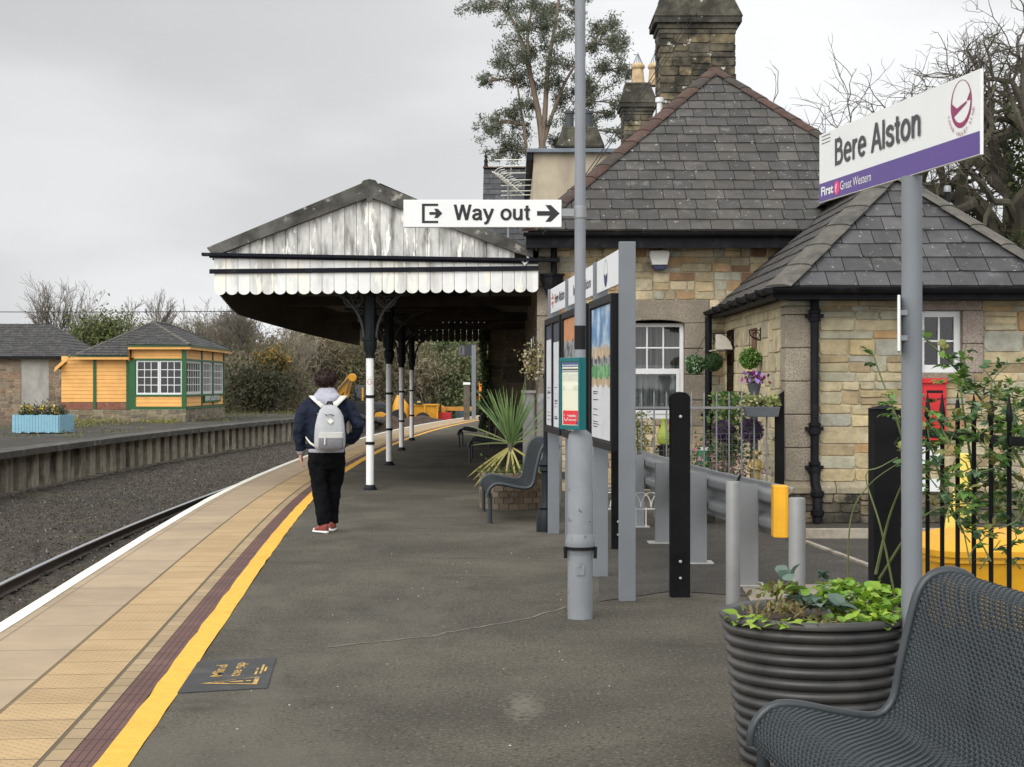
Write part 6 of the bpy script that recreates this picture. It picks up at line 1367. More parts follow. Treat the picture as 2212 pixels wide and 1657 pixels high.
# hair: displaced cap and tufts
rh = np.random.default_rng(3); mb = MB(); cen = V(-.012, .028, 1.592); vs = []; fs = []; nu, nv_ = 26, 15
from mathutils import noise as mn
def hairp(th, ph):
    d = V(math.sin(ph) * math.cos(th), math.sin(ph) * math.sin(th), math.cos(ph)); front = max(0, d.y)
    r = 1 + .12 * mn.noise(d * 3.1) + .05 * mn.noise(d * 9); low = max(0, -d.z)
    return cen + V(d.x * .108 * r * (1 - .25 * low), d.y * .115 * r * (1 - .2 * low), d.z * (.098 if d.z > 0 else .10 * (1 - .55 * front)) * r)
for j in range(nv_ + 1):
    for i in range(nu): vs.append(hairp(2 * PI * i / nu, .02 + (PI * (.80)) * j / nv_))
for j in range(nv_):
    for i in range(nu): a, b = j * nu + i, j * nu + (i + 1) % nu; fs.append((a, a + nu, b + nu, b))
mb.mesh(vs, fs); hr = mb.build('hair', HAIRM, pr, world=False, smooth='all')
n = 2600; th = rh.uniform(0, 2 * PI, n); ph = rh.uniform(0, PI * .78, n); C = np.array([hairp(a, b) for a, b in zip(th, ph)])
leaves('hair_locks', C, rh.uniform(.012, .03, n), pick(rh, [(.03, .015, .012), (.045, .022, .017), (.02, .01, .009)], n), leafmat('hair_strands', 0., .45, .3), hr, .16, 0, rh, world=False)
for sx_ in (-1, 1):
    mb = MB(); mb.loft([(-.012 + sx_ * .084, .05, 1.545, .006, .012), (-.012 + sx_ * .09, .05, 1.56, .012, .02), (-.012 + sx_ * .092, .048, 1.585, .013, .022), (-.012 + sx_ * .088, .048, 1.605, .006, .012)], n=10); mb.build('ear', SKIN, pr, world=False, smooth='all')
    mb = MB(); mb.lathe([(.001, -.010), (.008, -.006), (.010, 0), (.008, .006), (.001, .010)], (-.012 + sx_ * .032, .125, 1.59), n=10); mb.build('eye', RUB, pr, world=False, smooth='all')
mb = MB(); mb.tube([(-.038, .126, 1.53), (-.012, .133, 1.528), (.014, .126, 1.53)], .006, 6); mb.build('mouth', mat('lips', (.4, .15, .13), .5), pr, world=False, smooth='all')
for (ax, ay, ang) in ((-.037, -.062, 2.25), (.062, .20, 1.5)):
    f = V(math.cos(ang), math.sin(ang), 0); s_ = V(-f.y, f.x, 0)
    def ringf(t_, w_, z0, z1): c = V(ax, ay, 0) + f * t_ * .84; return [c + s_ * w_ * .92 * math.cos(q) + V(0, 0, z0 + (z1 - z0) * (.5 + .5 * math.sin(q))) for q in np.linspace(0, 2 * PI, 14, endpoint=False)]
    def shoe(mb, L_):
        i0 = len(mb.v)
        R_ = [ringf(*q) for q in L_]; mb.mesh([p for r in R_ for p in r], [(i * 14 + j, i * 14 + (j + 1) % 14, (i + 1) * 14 + (j + 1) % 14, (i + 1) * 14 + j) for i in range(len(R_) - 1) for j in range(14)] + [tuple(range(13, -1, -1)), tuple(range((len(R_) - 1) * 14, len(R_) * 14))])
    mb = MB(); shoe(mb, [(-.075, .012, .022, .09), (-.06, .032, .02, .115), (-.02, .038, .02, .12), (.03, .040, .02, .095), (.08, .042, .02, .07), (.12, .042, .02, .058)]); u_ = mb.build('shoe', SHOE, pr, world=False, smooth='all')
    mb = MB(); shoe(mb, [(-.085, .012, .0, .024), (-.068, .036, .0, .03), (0, .040, 0, .03), (.08, .046, .0, .03), (.14, .046, .0, .03), (.175, .03, .002, .028), (.185, .01, .004, .022)]); mb.build('sole', RUB, u_, world=False, smooth='all')
    mb = MB(); shoe(mb, [(.115, .0425, .02, .058), (.145, .040, .02, .052), (.168, .028, .02, .042), (.178, .01, .02, .03)]); mb.build('toe_cap', RUB, u_, world=False, smooth='all')
# backpack, worn on the back
bk = thing('backpack', 'light grey backpack with a darker pocket and white diamond patch on the walker', 'backpack', PXY, YAW)
BPG = mat('grey_canvas', (.40, .41, .42), .85, .1, 10, bump=.35, bscale=35); BPD = mat('dark_grey_canvas', (.17, .17, .18), .8, .15, 10, bump=.3, bscale=30); STR = mat('white_strap', (.66, .65, .58), .7, .06, 6)
mb = MB(); bx_, by_ = .03, -.235
mb.loft([(bx_, by_, .868, .10, .05), (bx_, by_, .875, .148, .078), (bx_, by_, .92, .158, .088), (bx_, by_, 1.02, .158, .088), (bx_, by_ + .005, 1.12, .150, .083), (bx_, by_ + .012, 1.22, .132, .073), (bx_, by_ + .02, 1.28, .105, .062), (bx_, by_ + .03, 1.32, .065, .045), (bx_, by_ + .035, 1.332, .02, .02)], n=28, p=2.7)
o = mb.build('bag', BPG, bk, world=False, smooth='all'); dm = o.modifiers.new('folds', 'DISPLACE'); dm.texture = tx; dm.strength = .02; dm.mid_level = .5
mb = MB(); mb.loft([(bx_ + .01, by_ - .075, .885, .115, .03), (bx_ + .01, by_ - .078, .90, .125, .038), (bx_ + .01, by_ - .078, 1.0, .124, .036), (bx_ + .01, by_ - .072, 1.01, .12, .034)], n=24, p=3.2); mb.build('front_pocket', BPD, bk, world=False, smooth=50)
mb = MB(); mb.loft([(bx_ + .01, by_ - .074, .995, .129, .042), (bx_ + .01, by_ - .072, 1.045, .127, .036), (bx_ + .01, by_ - .06, 1.055, .115, .02)], n=24, p=3.2); mb.build('pocket_flap', mat('pale_canvas', (.46, .46, .44), .85, .1, 10), bk, world=False, smooth=50)
mb = MB(); q = V(bx_ + .005, by_ - .088, 1.165); mb.prism([(0, -.03), (.03, 0), (0, .03), (-.03, 0)], q, E_, V(0, .17, 1).normalized(), S_, .006); mb.build('patch', STR, bk, world=False)
mb = MB(); mb.tube([(bx_ - .05, by_ - .122, 1.0), (bx_ - .052, by_ - .124, .93)], .007, 6); mb.build('zip_pull', STR, bk, world=False, smooth=True)
mb = MB(); mb.tube([(bx_ - .13, by_ + .04, 1.24), (bx_ - .02, by_ - .085, 1.23), (bx_ + .0, by_ - .09, 1.235), (bx_ + .13, by_ + .03, 1.2)], .006, 6); mb.build('zip', BPD, bk, world=False, smooth=True)
mb = MB(); mb.tube([(bx_ - .03, by_ + .03, 1.325), (bx_ - .02, by_ + .01, 1.36), (bx_ + .02, by_ + .01, 1.36), (bx_ + .03, by_ + .03, 1.325)], .009, 8); mb.build('handle', BLACK, bk, world=False, smooth=True)
def band(mb, pts, w_, th=.008):
    for a, b in zip(pts, pts[1:]): 
        pass
    P = [V(*p) for p, _ in pts]; Q = [V(*s_).normalized() for _, s_ in pts]; vs = []; fs = []
    for p, s_ in zip(P, Q): vs += [p - s_ * w_ / 2, p + s_ * w_ / 2]
    mb.mesh(vs, [(2 * i, 2 * i + 1, 2 * i + 3, 2 * i + 2) for i in range(len(P) - 1)])
for sx_ in (-1, 1):
    mb = MB(); b_ = bx_ * .5
    band(mb, [((b_ + sx_ * .05, -.19, 1.315), (.8, -.4 * sx_, -.4 * sx_)), ((b_ + sx_ * .10, -.155, 1.365), (.8, -.4 * sx_, -.4 * sx_)), ((b_ + sx_ * .15, -.09, 1.408), (.9, -.3 * sx_, -.2 * sx_)), ((b_ + sx_ * .165, -.0, 1.42), (1, 0, 0)), ((b_ + sx_ * .165, .09, 1.385), (1, 0, 0)), ((b_ + sx_ * .16, .155, 1.27), (1, 0, 0))], .066)
    if sx_ == -1: ms = MB(); band(ms, [((-.215, .05, 1.0), (0, .3, 1)), ((-.21, -.08, .99), (0, .3, 1)), ((-.17, -.165, .94), (.5, 0, 1)), ((-.11, -.21, .90), (.5, 0, 1))], .02); q_ = ms.build('webbing', STR, bk, world=False, smooth='all'); z_ = q_.modifiers.new('thickness', 'SOLIDIFY'); z_.thickness = .006
    o = mb.build('strap', STR, bk, world=False, smooth='all'); s_ = o.modifiers.new('thickness', 'SOLIDIFY'); s_.thickness = .010; s_.offset = 1 if False else 0
# =================================================================== plants near the platform
SW = leafmat('sword_leaf', .2, .5, .2)
cp = thing('cordyline_plant', 'spiky green cordyline with drooping yellow lower leaves in a round brick planter', 'plant', (-.02, 20.7, .4))
rk = random.Random(15); mb = MB(); ctr = V(-.02, 20.7, .80)
def sword(c, d, l, w_, col, droop):
    d = Vector(d).normalized(); s_ = d.cross(V(rk.gauss(0, .2), 1, .2)).normalized(); pv = None; n = 7
    for k in range(n + 1):
        t_ = k / n; q = c + d * l * t_ - V(0, 0, droop * l * t_ * t_); w2 = w_ * (.55 + .9 * t_) * (1 - t_) ** .55 + .001
        row = [q - s_ * w2, q + s_ * w2]
        if pv: mb.face([pv[0], pv[1], row[1], row[0]], col)
        pv = row
for i in range(95):
    a = rk.uniform(0, 2 * PI); e = rk.uniform(.8, 4.6); g = rk.uniform(.75, 1.25); c = rk.choice([(.12, .20, .06), (.16, .25, .085), (.10, .17, .07), (.19, .27, .10)])
    sword(ctr + V(rk.gauss(0, .012), rk.gauss(0, .012), rk.uniform(-.05, .05)), (math.cos(a), math.sin(a), e), rk.uniform(.5, .8), .0068, tuple(v * g for v in c), rk.uniform(.0, .08))
for a, e, l in ((PI, .35, .62), (PI + .3, .1, .55), (-.1, .25, .55), (.1, .6, .5), (PI - .2, .55, .6)): sword(ctr, (math.cos(a), math.sin(a) - .2, e), l, .012, (.24, .28, .12), .12)
for a, e, l in ((PI + .2, -.55, .62), (PI + .5, -.8, .66), (PI + .75, -.95, .62), (-.3, -.5, .35), (-1.2, -2., .5), (-1.9, -1.8, .48), (-1.0, -1.1, .45), (PI + .35, -.68, .6)): sword(ctr - V(0, 0, .04), (math.cos(a), math.sin(a), e), l, .017, (.42, .38, .13), .12)
mb.build('leaves', SW, cp)
mb = MB(); mb.tube([(-.02, 20.72, .38), (-.02, 20.7, .6), (-.02, 20.7, .82)], [.035, .03, .035], 10); mb.build('trunk', BARK, cp, smooth=True)
bt = thing('brick_planter', 'low round brick planter holding the spiky cordyline plant', 'planter', (.02, 20.7, 0))
mb = MB(); rk2 = random.Random(5)
for j in range(6):
    z0 = .075 * j
    for i in range(22):
        a0, a1 = 2 * PI * (i + .5 * (j % 2)) / 22 + .012, 2 * PI * (i + 1 + .5 * (j % 2)) / 22 - .012; c = rk2.choice([(.17, .135, .095), (.15, .12, .085), (.19, .15, .105), (.14, .10, .07)]); R0, R1 = .34, .43 + rk2.uniform(-.003, .004)
        P_ = [(.02 + r * math.cos(a), 20.7 + r * math.sin(a), z) for z in (z0 + .005, z0 + .07) for r, a in ((R0, a0), (R1, a0), (R1, a1), (R0, a1))]
        mb.mesh(P_, [(0, 3, 2, 1), (4, 5, 6, 7), (0, 1, 5, 4), (1, 2, 6, 5), (2, 3, 7, 6), (3, 0, 4, 7)], c)
mb.lathe([(.42, 0), (.42, .44)], (.02, 20.7, 0), n=32, col=(.15, .12, .085), cap=False); mb.build('brick_ring', mat('buff_brick', (.3, .2, .13), .95, .2, 14, attr=True, bump=.3), bt)
mb = MB(); mb.lathe([(.36, .40), (.2, .42), (.01, .43)], (.02, 20.7, 0), n=24, cap=False); mb.build('soil', SOIL, bt)
r_ = np.random.default_rng(8); n = 1300; a = r_.uniform(0, 2 * PI, n); q = np.sqrt(r_.uniform(0, 1, n)) * .46; C = np.stack([.02 + q * np.cos(a), 20.7 + q * np.sin(a), .40 + r_.normal(0, .07, n)], 1)
leaves('underplanting', C, r_.uniform(.015, .035, n), pick(r_, [(.07, .11, .025), (.11, .14, .04), (.05, .075, .025), (.16, .14, .05)], n), PLANT, bt, .4, rng=r_)
# rose through the railings
rz = thing('rose_bush', 'leafy green rose bush growing up through the black iron railings', 'bush', (2.5, 9, 0)); rr2 = random.Random(31); mb = MB(); RP = []; 
STEM = mat('green_stem', (.12, .15, .05), .6, .25, 9)
def cane(pts, r0, leafy_from=.35, n=None, dens=1.):
    P = crom([tuple(p) for p in pts], .04); mb.tube(P, [r0 * (1 - .65 * i / len(P)) for i in range(len(P))], 6)
    for i, p in enumerate(P):
        t_ = i / len(P)
        if t_ > leafy_from and rr2.random() < .8 * dens:
            d = V(*P[min(i + 1, len(P) - 1)]) - V(*P[max(0, i - 1)]); a = V(rr2.gauss(0, 1), rr2.gauss(0, 1), rr2.gauss(.3, .7)).normalized(); RP.append((V(*p), (a + d.normalized() * .5).normalized()))
base = V(2.2, 9.35, .15)
def A(u, v, Y): return tuple(at(u, v, Y))
cane([base, A(1965, 1050, 9.3), A(1935, 900, 9.2), A(1905, 820, 9.2), A(1880, 748, 9.2)], .011, .5)
cane([base, A(1990, 1000, 9.1), A(1960, 940, 9.0), A(1925, 880, 9.0)], .009, .5)
cane([A(2212, 1010, 8.6), A(2160, 920, 8.6), A(2105, 845, 8.6), A(2050, 780, 8.6), A(2000, 735, 8.6)], .010, .05)
cane([A(2080, 1150, 8.9), A(2040, 1060, 8.8), A(2010, 960, 8.7), A(2000, 900, 8.7)], .008, .2)
cane([A(2100, 1010, 8.7), A(2080, 880, 8.6), A(2075, 800, 8.6), A(2090, 735, 8.6)], .008, .25)
cane([A(2230, 1000, 8.5), A(2190, 900, 8.4), A(2150, 830, 8.4), A(2120, 790, 8.4)], .008, .1)
cane([base, A(1905, 1150, 9.25), A(1870, 1030, 9.3), A(1900, 1010, 9.3), A(1945, 985, 9.2)], .008, 1.1); cane([A(1832, 1275, 9.5), A(1838, 1120, 9.4), A(1880, 1045, 9.3), A(1950, 995, 9.2)], .006, 1.1); cane([A(1892, 1240, 9.5), A(1920, 1120, 9.4), A(1955, 1030, 9.2)], .010, 1.1); cane([A(1900, 1250, 9.4), A(1980, 1130, 9.0), A(2060, 1090, 8.6), A(2160, 1095, 8.4)], .009, .5)
for i in range(30):
    u0, v0 = rr2.uniform(1985, 2250), rr2.uniform(900, 1230); Y = rr2.uniform(8.1, 9.2); L_ = rr2.uniform(40, 110); th_ = rr2.uniform(.3, 2.8)
    cane([A(u0, v0, Y), A(u0 - L_ * .5 * math.cos(th_), v0 - L_ * .5 * math.sin(th_), Y + .05), A(u0 - L_ * math.cos(th_), v0 - L_ * math.sin(th_), Y)], .005, .0, dens=.85)
for i in range(48):
    u0, v0 = 2212 - abs(rr2.gauss(0, 95)), rr2.uniform(860, 1215); Y = rr2.uniform(7.9, 9.1)
    cane([A(u0, v0, Y), A(u0 + rr2.gauss(0, 25), v0 - rr2.uniform(15, 50), Y), A(u0 + rr2.gauss(0, 40), v0 - rr2.uniform(40, 90), Y)], .004, .0, dens=.9)
mb.build('stem', STEM, rz, smooth=True)
spots = []
RC = [(.10, .195, .045), (.14, .25, .05), (.08, .15, .055), (.18, .29, .06), (.06, .12, .05), (.12, .20, .11), (.20, .20, .06)]
for p, d in RP:
    c = rr2.choice(RC); side_v = d.cross(V(0, 0, 1)); side_v = side_v.normalized() if side_v.length > .01 else V(1, 0, 0)
    for k, (off, dd) in enumerate(((.055, d), (.02, (d + side_v).normalized()), (.02, (d - side_v).normalized()), (.035, (d + side_v * .7).normalized()), (.035, (d - side_v * .7).normalized()))):
        if rr2.random() < .12: continue
        g = rr2.uniform(.75, 1.3); spots.append((p + d * off, dd, rr2.uniform(.038, .068), rr2.uniform(.014, .023), tuple(v * g for v in c)))
leafy('leaves', rz, spots, LEAF2, rr2, 4)
# creeper and ivy on the station walls
def simple_plant(name, lab, cat, loc, C, size, cols, asp=.45, mt=None, part='foliage', stems=()):
    t = thing(name, lab, cat, loc); leaves(part, C, size, cols, mt or PLANT, t, asp, rng=r_)
    if stems:
        mb = MB()
        for s in stems: mb.tube(crom([tuple(p) for p in s], .06), .008, 5)
        mb.build('stem', TWIG, t)
    return t
n = 420; C = np.stack([r_.normal(.30, .09, n), r_.normal(23.45, .06, n), 1.86 + r_.normal(0, .13, n)], 1)
simple_plant('wall_creeper', 'straggly creeper with pale cream flowers on the corner of the station wall', 'climber', (.33, 23.6, 0), C, r_.uniform(.012, .03, n), pick(r_, [(.45, .40, .2), (.36, .3, .15), (.2, .18, .07), (.12, .13, .05), (.5, .42, .34)], n), .7,
             stems=[[(.36, 23.7, 0), (.34, 23.68, .8), (.36, 23.66, 1.5), (.3, 23.6, 2.1)], [(.36, 23.7, .9), (.22, 23.6, 1.3), (.18, 23.5, 1.75)], [(.36, 23.66, 1.4), (.4, 23.6, 1.9), (.33, 23.5, 2.25)]])
n = 2600; z = r_.uniform(.2, 3.1, n); C = np.stack([-.78 + r_.normal(0, .05, n) - .03 * np.sin(z * 3), 46.8 + r_.normal(0, .12, n), z], 1)
simple_plant('ivy', 'green ivy climbing the far corner of the station under the canopy end', 'ivy', (-1, 46.8, 0), C, r_.uniform(.03, .07, n), pick(r_, [(.06, .10, .03), (.09, .14, .045), (.04, .07, .025), (.14, .18, .08)], n), .7, stems=[[(-.77, 46.9, 0), (-.76, 46.9, 1.5), (-.78, 46.9, 3)]])
# =================================================================== the little garden behind its fence
gf = thing('garden_fence', 'low grey metal garden fence with spiked bars, mesh and a black end post', 'fence', (2, 18, 0)); FG = mat('fence_grey', (.22, .225, .23), .5, .15, 6, metal=.3)
mb = MB(); mb.box(.95, 2.93, 17.985, 18.015, 1.275, 1.30); mb.box(.95, 2.93, 17.985, 18.015, .40, .425); mb.build('rail', FG, gf)
mb = MB()
for x in np.arange(1.0, 2.9, .136): mb.lathe([(.009, .1), (.009, 1.42), (.001, 1.47)], (x, 18.0, 0), n=6)
o = mb.build('bars', FG, gf); mb = MB()
for x in np.arange(.97, 2.9, .062): mb.tube([(x, 18.02, .2), (x, 18.02, 1.0)], .0017, 3)
for z in np.arange(.2, 1.02, .062): mb.tube([(.95, 18.02, z), (2.9, 18.02, z)], .0017, 3)
mb.build('wire_mesh', FG, gf)
mb = MB(); mb.prism([(-.05, 0), (.05, 0), (.05, 1.47), (-.05, 1.40)], (2.90, 17.93, 0), E_, Zv, S_, .05); mb.build('end_post', bpy.data.materials['black_timber'], gf, bevel=.005)
HB = {}
def topiary(x, y, z, r, lab, pal, hang=None, stem=None, leaf=.022):
    t = thing('topiary_ball', lab, 'topiary', (x, y, z), 0, 'artificial topiary balls'); n = 900; d = r_.normal(size=(n, 3)); d /= np.linalg.norm(d, axis=1)[:, None]
    mb = MB(); mb.loft([(x, y, z + r * .86 * math.sin(a), max(.001, r * .86 * math.cos(a)), max(.001, r * .86 * math.cos(a))) for a in np.linspace(-PI / 2, PI / 2, 9)], n=14); mb.build('core', mat('topiary_core', (.03, .05, .02), .9) if 'topiary_core' not in bpy.data.materials else bpy.data.materials['topiary_core'], t, smooth='all')
    C = np.array([x, y, z]) + d * r * r_.uniform(.85, 1.03, (n, 1)); leaves('foliage', C, r_.uniform(leaf * .6, leaf, n), pick(r_, pal, n), PLANT, t, .5, rng=r_, updir=None)
    mb = MB()
    if hang: mb.tube([(x, y, z + r * .9), hang], .004, 4); mb.build('chain', BLACK, t)
    if stem: mb.tube([(x, y, z - r * .9), (x, y, stem)], .012, 6); mb.build('stem', BARK, t)
VG = [(.05, .12, .035), (.08, .17, .05), (.28, .42, .25), (.035, .08, .03), (.4, .52, .35)]; LG = [(.10, .22, .03), (.16, .32, .05), (.30, .45, .12), (.05, .12, .02)]; DG = [(.03, .07, .02), (.045, .10, .03), (.025, .05, .018)]; PG = [(.10, .040, .13), (.14, .06, .175), (.07, .025, .095)]
topiary(2.53, 22.9, 1.81, .14, 'variegated pale green topiary ball hanging left of the dark green one', VG, (2.68, 22.75, 2.24)); topiary(2.745, 22.6, 1.845, .128, 'dark green topiary ball hanging between the variegated ball and the side door', DG, (2.76, 22.7, 2.24)); topiary(2.90, 20.2, 1.852, .13, 'bright lime green topiary ball hanging above the pansy pot', LG, (2.90, 20.2, 2.2))
topiary(2.33, 18.25, 1.03, .115, 'left one of two purple topiary balls behind the garden fence', PG, None, .3, .018); topiary(2.63, 18.2, 1.03, .135, 'right hand, larger purple topiary ball above the golden statue', PG, None, .92, .018)
for (y, z, lab, k_s) in ((22.7, 2.24, 'black scrolled bracket beside the pale door hood of the annexe', .8), (20.2, 2.2, 'short black bracket above the lime green ball', .4)):
    t = thing('hanging_bracket', lab, 'bracket', (3.0, y, z)); mb = MB(); mb.tube([(3.04, y, z), (3.04 - .38 * k_s, y, z)], .007, 5); mb.tube([(3.03, y, z - .32 * k_s), (3.03, y, z + .03)], .007, 5); mb.tube([(3.03 - .34 * k_s * math.sin(a), y, z - .30 * k_s * math.cos(a)) for a in np.linspace(0, PI / 2, 9)], .008, 5)
    for k in range(3 if k_s > .5 else 1): mb.tube([(2.98 - .09 * k + .04 * math.cos(a), y, z - .06 + .04 * math.sin(a)) for a in np.linspace(0, 2 * PI, 9)], .005, 4)
    mb.build('iron_scroll', BLACK, t)
t = thing('pansy_pot', 'dark grey pot of purple and red pansies on a tall stand', 'flower pot', (2.72, 18.6, 0)); PGREY = mat('grey_pot', (.085, .09, .095), .6, .15, 6)
mb = MB(); mb.lathe([(.05, 1.40), (.072, 1.52), (.078, 1.53), (.078, 1.55), (.06, 1.55)], (2.72, 18.6, 0), n=16); mb.build('pot', PGREY, t, smooth=40)
mb = MB(); mb.lathe([(.09, 0), (.05, .05), (.04, 1.36), (.06, 1.40)], (2.72, 18.6, 0), n=10); mb.build('stand', PGREY, t, smooth=40)
n = 160; C = np.stack([r_.normal(2.72, .06, n), r_.normal(18.58, .05, n), 1.58 + r_.uniform(-.03, .1, n)], 1); leaves('flowers', C, r_.uniform(.015, .032, n), pick(r_, [(.22, .03, .12), (.30, .05, .25), (.32, .22, .55), (.1, .16, .04), (.16, .02, .06)], n), PLANT, t, .9, rng=r_)['kind'] = 'stuff'
t = thing('fence_trough', 'grey trough of yellow green foliage hung on the garden fence rail', 'planter', (2.7, 17.95, 1.2)); mb = MB(); mb.mesh([(2.53, 17.84, 1.19), (2.87, 17.84, 1.19), (2.87, 17.98, 1.19), (2.53, 17.98, 1.19), (2.50, 17.82, 1.30), (2.89, 17.82, 1.30), (2.89, 17.982, 1.30), (2.50, 17.982, 1.30)], [(3, 2, 1, 0), (4, 5, 6, 7), (0, 1, 5, 4), (1, 2, 6, 5), (2, 3, 7, 6), (3, 0, 4, 7)]); mb.build('trough', mat('grey_trough', (.10, .11, .12), .5, .1), t, bevel=.006)
n = 520; C = np.stack([r_.uniform(2.5, 2.89, n), r_.normal(17.9, .05, n), 1.34 + r_.uniform(-.04, .10, n) * r_.uniform(.4, 1, n)], 1); leaves('foliage', C, r_.uniform(.014, .03, n), pick(r_, [(.28, .30, .09), (.36, .37, .16), (.15, .2, .05), (.42, .42, .24)], n), PLANT, t, .7, rng=r_)
n = 1500; C = np.stack([r_.normal(2.42, .10, n), r_.normal(18.5, .12, n), r_.uniform(.7, 1.45, n)], 1)
simple_plant('climbing_plant', 'tall mixed green climbing plant behind the two purple balls', 'plant', (2.42, 18.5, 0), C, r_.uniform(.015, .04, n), pick(r_, [(.06, .13, .03), (.09, .18, .05), (.26, .29, .10), (.05, .09, .03)], n), .5, stems=[[(2.42, 18.5, 0), (2.40, 18.5, .7), (2.44, 18.5, 1.4)]])
n = 900; C = np.stack([r_.normal(1.40, .07, n), r_.normal(18.5, .1, n), r_.uniform(.55, 1.25, n)], 1)
simple_plant('garden_shrub', 'golden green garden shrub just right of the notice board post', 'shrub', (1.40, 18.5, 0), C, r_.uniform(.012, .03, n), pick(r_, [(.14, .17, .03), (.19, .2, .04), (.09, .12, .03)], n), .4, stems=[[(1.4, 18.5, 0), (1.41, 18.5, .6), (1.4, 18.5, 1.1)]])
n = 700; C = np.stack([r_.normal(2.28, .22, n), r_.normal(18.45, .12, n), .50 + np.abs(r_.normal(0, .16, n))], 1)
simple_plant('pink_flowers', 'bed of small pink flowers beside the golden statue', 'flowers', (2.28, 18.45, 0), C, r_.uniform(.012, .03, n), pick(r_, [(.72, .30, .36), (.75, .45, .48), (.1, .17, .05), (.08, .13, .04), (.14, .2, .06)], n), .8)
n = 500; C = np.stack([r_.uniform(1.5, 2.2, n), r_.normal(18.6, .14, n), .45 + np.abs(r_.normal(0, .25, n))], 1)
simple_plant('border_plants', 'low yellow and green border plants behind the fence mesh', 'plants', (1.85, 18.6, 0), C, r_.uniform(.015, .035, n), pick(r_, [(.3, .3, .05), (.1, .15, .04), (.06, .1, .03), (.25, .12, .06)], n), .5)
t = thing('lime_gourd_vase', 'lime green pear shaped ornament left of the black timber post', 'ornament', (1.665, 18.2, .85)); mb = MB(); mb.lathe([(.02, .87), (.055, .89), (.072, .94), (.062, 1.0), (.03, 1.08), (.018, 1.13), (.022, 1.16), (.012, 1.17)], (1.665, 18.2, 0), n=20); mb.build('body', mat('lime_glaze', (.36, .46, .05), .35, .1, 6), t, smooth=40); mb = MB(); mb.lathe([(.09, 0), (.05, .03), (.05, .83), (.08, .87)], (1.665, 18.2, 0), n=14); mb.build('stand', DSTONE, t, smooth=40)
t = thing('compost_bag', 'green and white plastic compost bag standing in the little garden', 'bag', (2.13, 18.5, .45)); mb = MB(); mb.loft([(2.13, 18.5, .45, .06, .05), (2.13, 18.5, .5, .075, .055), (2.13, 18.5, .75, .07, .05), (2.13, 18.5, .80, .07, .02)], n=14, p=3); mb.build('bag', mat('green_bag', (.02, .17, .07), .4, .2, 6), t, smooth=50); mb = MB(); mb.box(2.06, 2.2, 18.47, 18.49, .80, .84); mb.build('white_top', WHITE, t, bevel=.005)
t = thing('compost_stand', 'stone block under the compost bag', 'block', (2.13, 18.55, 0)); mb = MB(); mb.box(2.02, 2.26, 18.4, 18.7, 0, .449, (.3, .27, .2)); mb.build('block', DSTONE, t, bevel=.02)
gs2 = thing('golden_statue', 'small golden garden statue of a robed child with bowed head', 'statue', (2.665, 18.15, .42), .3); GOLD = mat('gold_paint', (.50, .36, .12), .35, .25, 14, metal=.4, stain=(.14, .10, .04), sscale=16, sthr=(.52, .66))
mb = MB(); mb.loft([(0, 0, .0, .055, .045), (0, 0, .02, .06, .05), (0, 0, .12, .05, .042), (.005, 0, .2, .055, .045), (.005, 0, .255, .065, .045), (.003, 0, .29, .055, .04), (0, 0, .315, .025, .025), (-.004, -.01, .325, .03, .035), (-.006, -.014, .355, .041, .045), (-.006, -.014, .385, .038, .042), (-.005, -.012, .405, .015, .018)], n=18)
mb.tube([(-.055, 0, .28), (-.075, -.02, .21), (-.02, -.06, .19), (.01, -.062, .20)], [.02, .02, .017, .014], 8); mb.tube([(.06, 0, .28), (.08, -.02, .21), (.03, -.06, .185), (0, -.064, .195)], [.02, .02, .017, .014], 8); mb.build('figure', GOLD, gs2, world=False, smooth='all')
t = thing('statue_pedestal', 'weathered stone pedestal under the golden statue', 'pedestal', (2.665, 18.15, 0)); mb = MB(); mb.lathe([(.12, 0), (.12, .05), (.08, .09), (.07, .33), (.1, .37), (.1, .419)], (2.665, 18.15, 0), n=14); mb.build('pedestal', DSTONE, t, smooth=40)
t = thing('wire_edging', 'low white hooped wire edging seen beneath the crash barrier', 'edging', (1.5, 18.0, 0)); mb = MB()
for k in range(9): x = 1.0 + .11 * k; mb.tube([(x + .055 - .11 * math.cos(a), 17.8, .22 + .16 * math.sin(a)) for a in np.linspace(0, PI, 9)], .006, 4); mb.tube([(x, 17.8, 0), (x, 17.8, .22)], .006, 4)
mb.tube([(.95, 17.8, .2), (2.05, 17.8, .2)], .006, 4); mb.build('hoops', WHITE, t)
t = thing('picket_fence', 'weathered grey wooden fence between the notice board and the cordyline', 'fence', (.35, 21.5, 0)); mb = MB()
for k, x in enumerate((.14, .33, .50)): mb.mesh([(x, 21.5, 0), (x + .15, 21.5, 0), (x + .15, 21.56, 0), (x, 21.56, 0), (x, 21.5, 1.42 if k != 1 else 1.3), (x + .15, 21.5, 1.42), (x + .15, 21.56, 1.42), (x, 21.56, 1.42)], [(4, 5, 6, 7), (0, 1, 5, 4), (1, 2, 6, 5), (2, 3, 7, 6), (3, 0, 4, 7)])
mb.box(.1, .7, 21.562, 21.6, 1.05, 1.15); mb.box(.1, .7, 21.562, 21.6, .3, .4); mb.box(.12, .31, 21.47, 21.6, 1.425, 1.46); mb.build('boards', mat('weathered_wood', (.20, .195, .185), .9, .25, 4, stretch=(1, 1, .15), stain=(.11, .105, .09), sscale=5), t)
